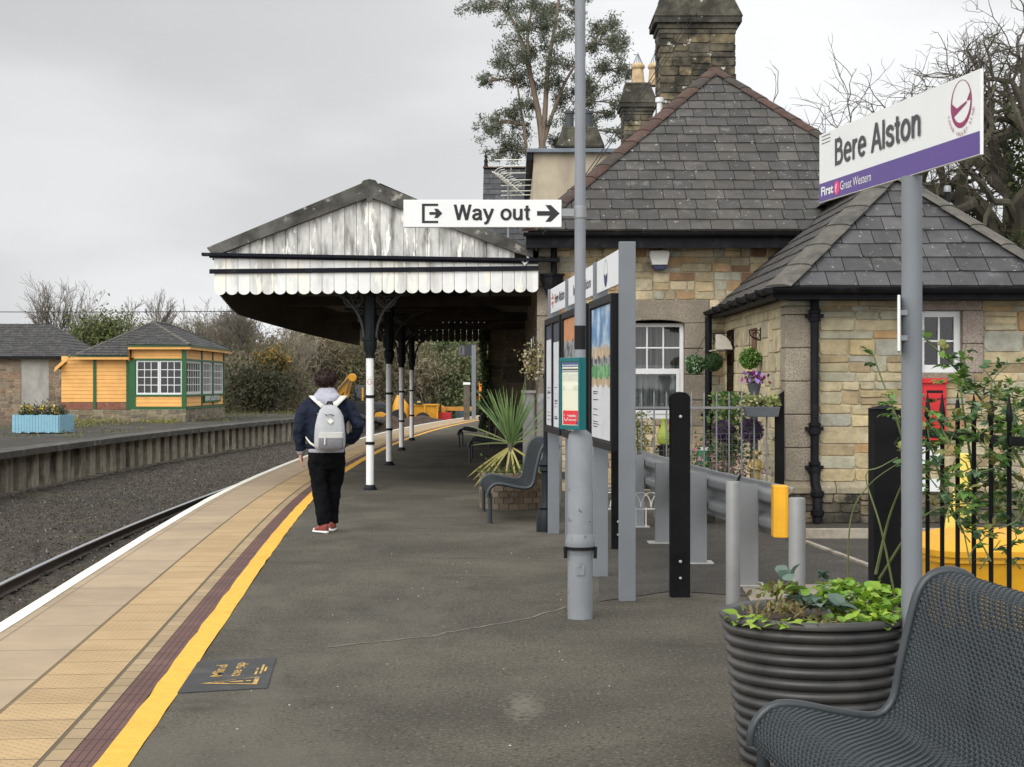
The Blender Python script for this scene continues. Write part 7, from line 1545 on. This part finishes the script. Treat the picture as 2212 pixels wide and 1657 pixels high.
# =================================================================== far end of the platform
t = thing('platform_sign', 'dark platform number sign on a grey post beyond the canopy', 'sign', (-1.67, 72.3, 0)); mb = MB(); mb.box(-1.76, -1.58, 72.2, 72.35, 0, 3.24); mb.build('post', GREYM, t); mb = MB(); mb.cm = 0; mb.box(-2.36, -1.765, 72.22, 72.3, 2.75, 3.24); mb.cm = 1; mb.face([(-2.32, 72.215, 2.8), (-2.08, 72.215, 2.8), (-2.08, 72.215, 3.19), (-2.32, 72.215, 3.19)]); mb.cm = 2; write(mb, '1', (-2.24, 72.214, 2.86), E_, Zv, S_, .36, .02); mb.build('sign_panel', [mat('dark_sign', (.03, .033, .037), .5), mat('sign_square', (.10, .10, .10), .5), INK], t)
t = thing('short_post', 'short white topped wooden post beside the far platform sign post', 'post', (-1.95, 70.5, 0)); mb = MB(); mb.box(-2.06, -1.80, 70.4, 70.6, 0, 1.5); mb.build('post', BARK, t); mb = MB(); mb.box(-2.08, -1.78, 70.38, 70.62, 1.502, 1.6); mb.build('cap', WHITE, t)
t = thing('marker_board', 'small orange marker board on a stake at the far platform end', 'marker', (-1.15, 62, 0)); mb = MB(); mb.box(-1.24, -1.06, 62, 62.04, .95, 1.62); mb.build('board', mat('orange_board', (.75, .23, .03), .5, .15, 6), t); mb = MB(); mb.box(-1.17, -1.12, 62.045, 62.09, 0, 1.6); mb.build('stake', BARK, t)
# =================================================================== yellow plant machinery beyond the track
YM = mat('machine_yellow', (.58, .27, .018), .45, .15, 3, stain=(.25, .12, .03), sscale=2.5, sthr=(.62, .8)); RUBB = mat('tyre_rubber', (.02, .02, .02), .8, .2); DKG = mat('machine_black', (.02, .022, .025), .45, .2)
def wheel(par, x, y, z, r, w_=.4, nm='wheel'):
    mb = MB(); pf = [(r * .55, -w_ / 2), (r * .92, -w_ / 2), (r, -w_ * .3), (r, w_ * .3), (r * .92, w_ / 2), (r * .55, w_ / 2)]; mb.lathe(pf, n=22); mb.v = [(x + p[0], y + p[2], z + p[1]) for p in mb.v]; o = mb.build(nm, RUBB, par, smooth=35)
    mb = MB(); mb.lathe([(r * .54, -w_ * .3), (r * .5, -w_ * .35), (r * .15, -w_ * .25), (.01, -w_ * .25)], n=18, cap=False); mb.v = [(x + p[0], y + p[2], z + p[1]) for p in mb.v]; mb.build('rim', YM, o, smooth=35)
bh = thing('backhoe_digger', 'yellow digger with folded boom and black cab parked beyond the track', 'digger', (-8.8, 100, -1.1)); a_ = lambda u, v, Y=100: at(u, v, Y)
mb = MB(); mb.beam(a_(722, 862), a_(760, 814), .42, .36, up=(0, 1, 0)); mb.beam(a_(756, 820), a_(744, 872), .34, .34, up=(0, 1, 0)); mb.lathe([(.26, -.25), (.26, .25)], n=14); i0 = len(mb.v) - 28; c = a_(761, 816); mb.v[i0:] = [(c.x + p[0], c.y + p[2], c.z + p[1]) for p in mb.v[i0:]]; mb.build('boom', YM, bh, bevel=.04); mb = MB(); mb.beam(a_(728, 846, 99.7), a_(752, 818, 99.7), .1, .1); mb.beam(a_(748, 850, 99.7), a_(757, 822, 99.7), .09, .09); mb.beam(a_(736, 870, 99.7), a_(722, 880, 99.7), .3, .3); mb.build('ram', mat('hydraulic_steel', (.10, .10, .10), .4, metal=.5), bh)
p0, p1 = a_(766, 900), a_(792, 832); mb = MB(); mb.box(p0.x, p1.x, 99.6, 101.2, -.1, 1.45); mb.build('cab', DKG, bh, bevel=.08); mb = MB(); mb.box(p0.x + .07, p1.x - .07, 99.585, 99.6, .55, 1.35); mb.build('window', GLASS, bh)
mb = MB(); mb.box(a_(783, 0).x, a_(787, 0).x, 99.45, 99.58, .5, 1.3); mb.box(a_(740, 0).x, a_(757, 0).x, 99.2, 100.4, -.5, .1); mb.box(p0.x - .3, a_(828, 0).x, 99.7, 101, -.45, -.05); mb.build('chassis', YM, bh, bevel=.03)
mb = MB(); mb.loft([(a_(812, 0).x, 100.2, -.05, .75, .5), (a_(812, 0).x, 100.2, .3, .7, .48), (a_(810, 0).x, 100.2, .45, .45, .3)], n=18, p=4); mb.build('bonnet', DKG, bh, smooth=40)
wheel(bh, a_(786, 0).x, 99.35, -.15, .62); wheel(bh, a_(826, 0).x, 99.35, -.32, .45); mb = MB(); mb.prism([(-.35, 0), (.3, 0), (.42, .5), (.1, .62), (-.2, .55)], (a_(824, 0).x, 98.6, -.75), E_, Zv, S_, -.7); mb.build('bucket', YM, bh, bevel=.03)
du = thing('dumper', 'yellow dumper with high skip and black diamond badge beyond the columns', 'dumper', (-5.5, 100, -1.1)); mb = MB(); x0, x1 = a_(890, 0).x, a_(948, 0).x; mb.mesh([(x0 + .1, 99.3, -.7), (x1 - .1, 99.3, -.7), (x1 - .1, 101, -.7), (x0 + .1, 101, -.7), (x0, 99.2, .30), (x1, 99.2, .30), (x1, 101.1, .30), (x0, 101.1, .30)], [(3, 2, 1, 0), (0, 1, 5, 4), (1, 2, 6, 5), (2, 3, 7, 6), (3, 0, 4, 7), (4, 5, 6, 7)]); 
for k in (.0, .5, 1.): mb.obox((x0 + (x1 - x0 - .12) * k, 99.14, -.6), (.12, 0, 0), (0, .07, 0), (0, .0, .9))
mb.box(x0 - .05, x1 + .05, 99.12, 99.2, .22, .32); mb.build('skip', YM, du, bevel=.02)
mb = MB(); q = a_(905, 868, 99.05); mb.prism([(-.32, 0), (-.2, .16), (.2, .16), (.32, 0), (.2, -.16), (-.2, -.16)], q, E_, Zv, S_, .04); mb.build('badge', DKG, du); mb = MB(); mb.prism([(-.12, -.05), (.12, -.05), (.08, .05), (-.08, .05)], q - V(0, .045, 0), E_, Zv, S_, .005); mb.build('emblem', mat('badge_gold', (.6, .4, .08), .4), du)
mb = MB(); mb.loft([(a_(866, 0).x, 100, -.75, .55, .6), (a_(866, 0).x, 100, .2, .5, .55), (a_(864, 0).x, 100, .5, .35, .4), (a_(862, 0).x, 100, .85, .14, .2)], n=16, p=4); mb.build('engine_cover', YM, du, smooth=40); wheel(du, a_(862, 0).x, 99.2, -.5, .5); wheel(du, a_(915, 0).x, 99.1, -.62, .45)
wg = thing('rail_trolley', 'low yellow and brown rail trolley with red end beyond the dumper', 'rail trolley', (-3.7, 101, -1.1)); mb = MB(); mb.box(a_(953, 0).x, a_(1027, 0).x, 100.5, 102, -.1, .12); mb.mesh([(a_(952, 0).x, 100.2, -.5), (a_(963, 0).x, 100.2, -.5), (a_(962, 0).x, 100.2, .05), (a_(957, 0).x, 100.2, .25), (a_(953, 0).x, 100.2, .2)], [(0, 1, 2, 3, 4)]); mb.build('deck', mat('rusty_yellow', (.42, .2, .03), .7, .3, 3), wg); mb = MB(); mb.box(a_(948, 0).x, a_(975, 0).x, 99.9, 100.4, -.65, -.2); mb.build('buffer_beam', mat('red_paint', (.45, .02, .025), .5, .2), wg); mb = MB(); mb.box(a_(985, 0).x, a_(1012, 0).x, 100, 101.5, -.6, -.102); mb.build('load', mat('blue_black_load', (.04, .06, .07), .8, .4, 3), wg)
for q in (955, 1018): wheel(wg, a_(q, 0).x, 100.3, -.8, .3, .2)
st = thing('spoil_heap', 'long low brown heap of spoil in front of the yellow machines', 'spoil heap', (-6.5, 94, -1.1)); vs = []; fs = []; ni, nj = 40, 10
for j in range(nj + 1):
    for i in range(ni + 1):
        x = -10.5 + 8.2 * i / ni; y = 90 + 5. * j / nj; e = math.sin(PI * i / ni) ** .6 * math.sin(PI * j / nj); vs.append((x, y, -1.1 + e * (.78 + .4 * mn.noise(V(x * .9, y * .9, 0)))))
for j in range(nj):
    for i in range(ni): q = j * (ni + 1) + i; fs.append((q, q + 1, q + ni + 2, q + ni + 1))
mb = MB(); mb.mesh(vs, fs); mb.build('heap', mat('spoil', (.055, .036, .026), 1, .45, 3, bump=.8, bscale=14), st, smooth='all')
# =================================================================== trees
def fit(mb, base, top, i0=0):
    z1 = max(v[2] for v in mb.v[i0:]); k = (top - base[2]) / (z1 - base[2])
    mb.v[i0:] = [(base[0] + (v[0] - base[0]) * k, base[1] + (v[1] - base[1]) * k, base[2] + (v[2] - base[2]) * k) for v in mb.v[i0:]]; return k
WOOD = mat('winter_twigs', (.15, .13, .105), .95, .3, .6); WOODD = mat('oak_bark', (.075, .065, .05), .95, .35, 2, stain=(.10, .11, .05), sscale=1.2, sthr=(.5, .7))
def bare_tree(u, vtop, Y, zb, lab, seed, spread=.5, depth=6, r=.2, m=WOOD, up=.06, lean=0.):
    rg_ = random.Random(seed); x = (u - 1106) * Y / F; top = EYE - (vtop - 828.5) * Y / F
    t = thing('bare_tree', lab, 'tree', (x, Y, zb), 0, 'bare winter trees beyond the yard'); mb = MB(); H_ = top - zb
    grow(mb, rg_, (x, Y, zb), (lean, 0, 1), H_ * .26, r, depth, spread, .12, up, (3, 4), .66, .76, None, None, .0085, 3); fit(mb, (x, Y, zb), top)
    mb.build('trunk', m, t); return t
bare_tree(112, 588, 96, -.5, 'broad bare tree rising behind the goods shed roof', 4, .52, 6, .2)
bare_tree(320, 622, 104, -.5, 'slim pale bare tree directly behind the signal box ridge', 7, .34, 6, .13)
bare_tree(246, 648, 108, -.5, 'small bare tree between the shed and the signal box', 12, .4, 5, .12)
bare_tree(410, 650, 100, -.5, 'bushy bare tree over the right slope of the signal box roof', 23, .62, 6, .14)
bare_tree(470, 628, 103, -.5, 'tall twiggy bare tree just left of the canopy corner', 31, .6, 6, .17)
bare_tree(545, 655, 98, -.5, 'bare tree seen beneath the canopy edge', 38, .6, 6, .16)
bare_tree(640, 690, 97, -.8, 'pale trunked bare tree in the scrub left of the first canopy column', 44, .45, 5, .09, mat('pale_bark', (.19, .17, .135), .9, .25, 2))
bare_tree(200, 668, 100, -.5, 'low bare tree beside the green bush by the goods shed', 51, .6, 5, .1)
# winter oak on the right
ok = thing('oak_tree', 'large bare oak with ivy on its lower limbs behind the station name sign', 'tree', (13.7, 44, -.2)); rg_ = random.Random(77); mb = MB(); tips = []
mb.tube([(13.7, 44, -.3), (13.65, 44, 2), (13.5, 44, 3.6), (13.4, 44, 5)], [.5, .42, .38, .33], 10)
for (z, d, L_, r) in ((4.4, (-1, -.1, .22), 2.5, .2), (4.9, (-.9, .3, .55), 2.5, .22), (5.0, (-.55, -.4, .9), 2.4, .24), (5.0, (-.15, .2, 1), 2.5, .25), (4.9, (.5, -.2, .9), 2.4, .22), (4.5, (.8, .3, .6), 2.2, .2), (3.8, (-.9, -.3, .45), 2.6, .19), (4.7, (-.8, -.2, .75), 2.3, .2), (5.0, (-.75, .1, .5), 2.6, .2), (4.9, (-.4, .3, .85), 2.5, .2), (4.2, (-1, .2, .4), 2.6, .18)):
    grow(mb, rg_, (13.45, 44, z), d, L_, r * 1.25, 6, .85, .27, .01, (2, 3), .66, .77, tips, None, .0075, 3)
for p, d in tips:
    for k in range(2):
        e = (d + V(rg_.gauss(0, .6), rg_.gauss(0, .6), rg_.gauss(.1, .5))).normalized(); l = rg_.uniform(.18, .42); mb.tube([p, p + e * l * .5 + V(rg_.gauss(0, .02), 0, rg_.gauss(0, .02)), p + e * l], [.0065, .0055, .004], 3, cap=False)
mb.build('trunk', WOODD, ok)
print('oak tips', len(tips), 'faces', len(mb.f))
n = len(tips); r_ = np.random.default_rng(17)
P = np.array([tuple(p) for p, d in tips]); P = np.repeat(P, 4, 0) + r_.normal(0, .035, (4 * n, 3)); leaves('buds', P, r_.uniform(.008, .016, 4 * n), pick(r_, [(.20, .17, .12), (.16, .13, .09), (.23, .2, .13)], 4 * n), PLANT, ok, .6, rng=r_)
n = 7000; tt_ = r_.uniform(0, 1, n); ax = np.array([13.6, 44, .5]) + np.outer(tt_, [-.2, 0, 5.0]); ang = r_.uniform(0, 2 * PI, n); rad = .5 + r_.normal(0, .22, n); C = ax + np.stack([np.cos(ang) * rad, np.sin(ang) * rad, r_.normal(0, .2, n)], 1)
C2 = []
for s0, s1, k in (((13.4, 44, 4.3), (10.6, 43.7, 5.3), 1500), ((13.4, 44, 4.8), (11.6, 44, 6.9), 1100), ((13.5, 44, 5), (13.4, 44, 8.2), 1000)):
    q = r_.uniform(0, 1, k)[:, None]; C2.append(np.array(s0) * (1 - q) + np.array(s1) * q + r_.normal(0, .15, (k, 3)))
C = np.concatenate([C] + C2); leaves('ivy', C, r_.uniform(.04, .085, len(C)), pick(r_, [(.05, .075, .025), (.075, .10, .03), (.035, .05, .02), (.10, .115, .04)], len(C)), PLANT, ok, .7, rng=r_)
# gum tree behind the station
eu = thing('gum_tree', 'tall grey green gum tree with open clumped crown behind the station roofs', 'tree', (1.4, 72, 0)); YE_ = 72.; mb = MB(); rg_ = random.Random(5)
def E3(u, v, dy=0.): return at(u, v, YE_ + dy)
def limb(pts, r0, r1):
    P = crom([tuple(E3(*p)) for p in pts], .3); mb.tube(P, [r0 + (r1 - r0) * i / len(P) for i in range(len(P))], 7); return P
b0_ = E3(1172, 318); mb.tube([(b0_.x + .1, 72, -.2), (b0_.x + .05, 72, 5), tuple(b0_)], [.26, .22, .19], 10)
M1 = limb([(1172, 318), (1166, 260), (1150, 180), (1128, 95), (1105, 40), (1075, 5)], .16, .04); M2 = limb([(1172, 318), (1178, 240), (1182, 170), (1192, 95), (1205, 20), (1210, -60)], .14, .04); M3 = limb([(1174, 310), (1196, 240), (1225, 170), (1262, 115), (1300, 70)], .10, .025); M4 = limb([(1140, 345), (1132, 280), (1120, 200), (1112, 140)], .085, .025); M5 = limb([(1150, 180), (1140, 90), (1150, 10), (1160, -60)], .075, .03); M6 = limb([(1200, 330), (1230, 250), (1275, 200), (1310, 150)], .07, .02)
ALLP = [V(*p) for M_ in (M1, M2, M3, M4, M5, M6) for p in M_]
CL = [(1033, 22, 26, 0), (1060, 8, 26, 1), (1100, 12, 26, -1), (1108, 92, 28, 1), (1122, 55, 22, -2), (1150, 20, 30, 1), (1178, 30, 26, -1), (1190, 62, 24, 2), (1210, 20, 30, 1), (1220, 75, 24, -1), (1120, 142, 36, 0), (1142, 175, 28, 1), (1135, 118, 20, -1), (1055, 174, 15, 0), (1048, 180, 10, 1), (1112, 170, 24, 1), (1160, 110, 24, 1), (1185, 130, 26, -1), (1200, 180, 26, 0), (1208, 215, 22, 2), (1225, 145, 24, 1), (1222, 258, 20, 0), (1275, 100, 24, 0), (1300, 60, 26, 1), (1322, 55, 24, 0), (1345, 105, 22, 1), (1335, 85, 24, -1), (1300, 140, 26, 0), (1290, 195, 30, 0), (1275, 230, 20, 1), (1340, 160, 20, 0), (1355, 152, 16, 1), (1258, 170, 20, -1), (1060, 265, 16, 0), (1050, 275, 20, 1), (1075, 262, 18, -1), (1100, 250, 22, 0), (1120, 275, 20, 1), (1092, 318, 26, 0), (1112, 330, 22, 1), (1075, 330, 18, 0), (1130, 230, 22, 0), (1150, 235, 18, 1), (1275, 260, 26, 0), (1320, 250, 16, 1), (1332, 288, 16, 0), (1330, 225, 14, 0), (1195, 305, 18, 1), (1260, 290, 20, 0), (1240, 205, 22, 1), (1165, 70, 22, 0), (1085, 130, 18, 0), (1240, -10, 24, 0), (1250, 35, 20, 1)]
rn_ = np.random.default_rng(9); Cs = []; 
for (u, v, r, dy) in CL:
    c = E3(u, v, dy * 1.2); R_ = r * YE_ / F
    q = min(ALLP, key=lambda p: (p - c).length + max(0, (p.z - c.z)) * 1.5); md = q.lerp(c, .55) + V(rg_.gauss(0, .15), rg_.gauss(0, .15), .12)
    mb.tube(crom([tuple(q), tuple(md), tuple(c)], .25), [.05, .03, .02, .015] if False else .028, 4)
    for k in range(7):
        e = c + V(rg_.gauss(0, R_ * .6), rg_.gauss(0, R_ * .6), rg_.gauss(0, R_ * .5)); mb.tube([tuple(md), tuple(md.lerp(e, .6) + V(0, 0, .08)), tuple(e)], .012, 3)
        m_ = int(105 * min(1.3, (r / 24) ** 1.5)); Cs.append(np.array(e) + rn_.normal(0, 1, (m_, 3)) * [R_ * .34, R_ * .34, R_ * .26])
mb.build('trunk', mat('gum_bark', (.16, .125, .09), .8, .3, 1.2), eu, smooth=True)
C = np.concatenate(Cs); n = len(C); leaves('crown', C, rn_.uniform(.05, .105, n), pick(rn_, [(.11, .128, .088), (.14, .155, .105), (.08, .095, .065), (.175, .18, .13), (.12, .13, .085)], n), PLANT, eu, .26, .8, rn_)
print('gum leaves', n)
# scrub woodland beyond the yard
rn_ = np.random.default_rng(21)
def scrub(name, lab, spots, per, pal, size, asp, twig=.0, up=.6):
    Cs = []; Ks = []; Ss = []
    for (x, y, z, rx, ry, rz_) in spots:
        K = max(8, int(per / 26)); c = clumped(rn_, (x, y, z), (rx, ry, rz_), K, 26, .17 * (rx + rz_) / 2, .35); Cs.append(c); base = np.array(pal[rn_.integers(0, len(pal))]); Ks.append(base * rn_.uniform(.7, 1.35, (len(c), 1)) * rn_.uniform(.85, 1.15)); Ss.append(rn_.uniform(size * .6, size * 1.3, len(c)))
    C = np.concatenate(Cs); o = leaves(name, C, np.concatenate(Ss), np.concatenate(Ks), PLANT, None, asp, 0, rn_, updir=np.array([0, 0, up])); tag(o, lab, 'scrub', kind='stuff'); return o
BRN = [(.165, .135, .085), (.20, .165, .105), (.13, .112, .072), (.235, .20, .13), (.145, .14, .068), (.18, .168, .088)]; GRNs = [(.085, .115, .042), (.115, .145, .055), (.065, .088, .035), (.135, .155, .07), (.10, .115, .055), (.155, .145, .075)]
def topz(u):      # height of the scrub as it stands along the yard
    P = [(-100, 700), (150, 700), (230, 684), (300, 672), (420, 664), (520, 668), (620, 690), (760, 700), (1100, 690)]
    for (a, b), (c, d) in zip(P, P[1:]):
        if a <= u <= c: return EYE - (b + (d - b) * (u - a) / (c - a) - 828.5) * 104 / F
    return 5
sp1 = []; sp2 = []
for i in range(190):
    u = rn_.uniform(-60, 900); y = rn_.uniform(90, 116) if u < 640 else rn_.uniform(106, 118); x = (u - 1106) * y / F; tz = topz(u) * (.5 + .5 * (y - 88) / 28) * rn_.uniform(.8, 1.08); r = rn_.uniform(1.0, 1.9)
    sp1.append((x, y, max(.1, tz - r * 1.1), r * 1.1, r, r * 1.15))
    if rn_.random() < .8: sp1.append((x + rn_.normal(0, .8), y - .8, max(-.4, tz - 2.8 * r), r * 1.2, r, r * 1.3))
for i in range(95):
    y = rn_.uniform(102, 120); u = rn_.uniform(860, 1110); x = (u - 1106) * y / F; tz = 5.2 * (.3 + .7 * (y - 88) / 28) * rn_.uniform(.7, 1.1); r = rn_.uniform(.9, 1.7)
    sp2.append((x, y + 6, max(.0, tz - r), r * 1.1, r, r * 1.1)); sp2.append((x + rn_.normal(0, .6), y + 5, max(-.3, tz - 2.6 * r), r * 1.2, r, r * 1.2))
for i in range(40):
    u = rn_.uniform(150, 300) if i % 2 else rn_.uniform(650, 880); y = rn_.uniform(93, 112) if i % 2 else rn_.uniform(107, 116); x = (u - 1106) * y / F; r = rn_.uniform(.9, 1.5); sp2.append((x, y, max(0, topz(u) * rn_.uniform(.3, .85) - r), r * 1.2, r, r))
s1 = scrub('scrub_woodland', 'brown wintry scrub and brambles filling the bank beyond the yard', sp1, 1000, BRN, .26, .11, up=.5)
s2 = scrub('green_thicket', 'mass of green and olive bushes beyond the far platform end', sp2, 800, GRNs, .13, .5, up=.0)
def shrub(u, v, Y, ru, rv, lab, pal, n, size, asp, cat='shrub', base=-.8, nm='shrub'):
    c = at(u, v, Y); rx, rz_ = ru * Y / F, rv * Y / F; t = thing(nm, lab, cat, (c.x, Y, base)); C = clumped(rn_, c, (rx, rx * .8, rz_), 40, n // 40, rx * .2, .2); leaves('foliage', C, rn_.uniform(size * .6, size * 1.3, len(C)), pick(rn_, pal, len(C)), PLANT, t, asp, rng=rn_)
    mb = MB(); rq_ = random.Random(int(u))
    for k in range(7): e = Vector(C[rq_.randrange(len(C))]); mb.tube(crom([(c.x + rq_.gauss(0, .2), Y, base), ((c.x + e.x) / 2, Y, (base + e.z) / 2 + .2), tuple(e)], .4), .03, 4)
    mb.build('stem', TWIG, t); return t
shrub(590, 778, 90, 46, 19, 'gorse bush dotted with orange yellow blossom beyond the disused platform', [(.30, .18, .035), (.22, .15, .04), (.09, .10, .04), (.36, .22, .04), (.10, .095, .045), (.14, .115, .06)], 3200, .10, .5)
shrub(560, 835, 88, 78, 42, 'dark green bramble mound behind the disused platform end', [(.05, .055, .028), (.07, .072, .036), (.04, .043, .022), (.09, .08, .045)], 6500, .12, .35)
shrub(225, 722, 92, 72, 34, 'leafy green bush behind the lower roof of the signal box', [(.10, .135, .04), (.13, .165, .05), (.075, .10, .035), (.155, .17, .07), (.12, .11, .06)], 5200, .11, .45)
shrub(680, 790, 107, 55, 40, 'brown twiggy thicket behind the yellow digger boom', BRN, 3600, .2, .14)
# weeds along the back of the disused platform
n = 5200; s = rn_.uniform(44, 88, n); o_ = -7.9 - np.abs(rn_.normal(0, 1.6, n)) - (rn_.random(n) < .7) * 2.2; C = np.array([tuple(edge(a, b, .03)) for a, b in zip(s, o_)]); C[:, 2] += np.abs(rn_.normal(0, .05, n))
k = (mn and np.array([mn.noise(V(p[0] * .35, p[1] * .35, 1.)) for p in C]) > .05); C = C[k]
tag(leaves('weeds', C, rn_.uniform(.03, .07, len(C)), pick(rn_, [(.16, .17, .04), (.2, .19, .06), (.09, .11, .03), (.14, .12, .06)], len(C)), PLANT, None, .3, rng=rn_, updir=np.array([0, 0, 1.])), 'patchy weeds and grass growing on the disused platform', 'weeds', kind='stuff')
n = 1500; x = rn_.uniform(-19, -13, n); y = rn_.uniform(63, 66.8, n); C = np.stack([x, y, .02 + np.abs(rn_.normal(0, .07, n))], 1); C = C[np.array([mn.noise(V(p[0] * .5, p[1] * .5, 4.)) for p in C]) > -.05]
tag(leaves('grass', C, rn_.uniform(.04, .1, len(C)), pick(rn_, [(.2, .2, .04), (.14, .16, .04), (.24, .2, .06)], len(C)), PLANT, None, .2, rng=rn_, updir=np.array([0, 0, 1.5])), 'rough yellowish grass at the foot of the signal box', 'grass', kind='stuff')
# ballast stones lying loose on the track bed
n = 26000; s = rn_.uniform(19, 75, n) ; o_ = -rn_.uniform(.3, 7.05, n); C = np.array([tuple(edge(a, b, -1.03)) for a, b in zip(s, o_)]); C[:, 2] += rn_.uniform(0, .03, n)
tag(leaves('ballast_stones', C, rn_.uniform(.010, .026, n), pick(rn_, [(.075, .065, .055), (.05, .043, .036), (.10, .088, .075), (.18, .165, .145), (.06, .05, .038)], n, .3), mat('ballast_stone', (0, 0, 0), .95, .2, 5, attr=True), None, .7, rng=rn_), 'loose grey and brown ballast stones over the track bed', 'ballast', kind='stuff')
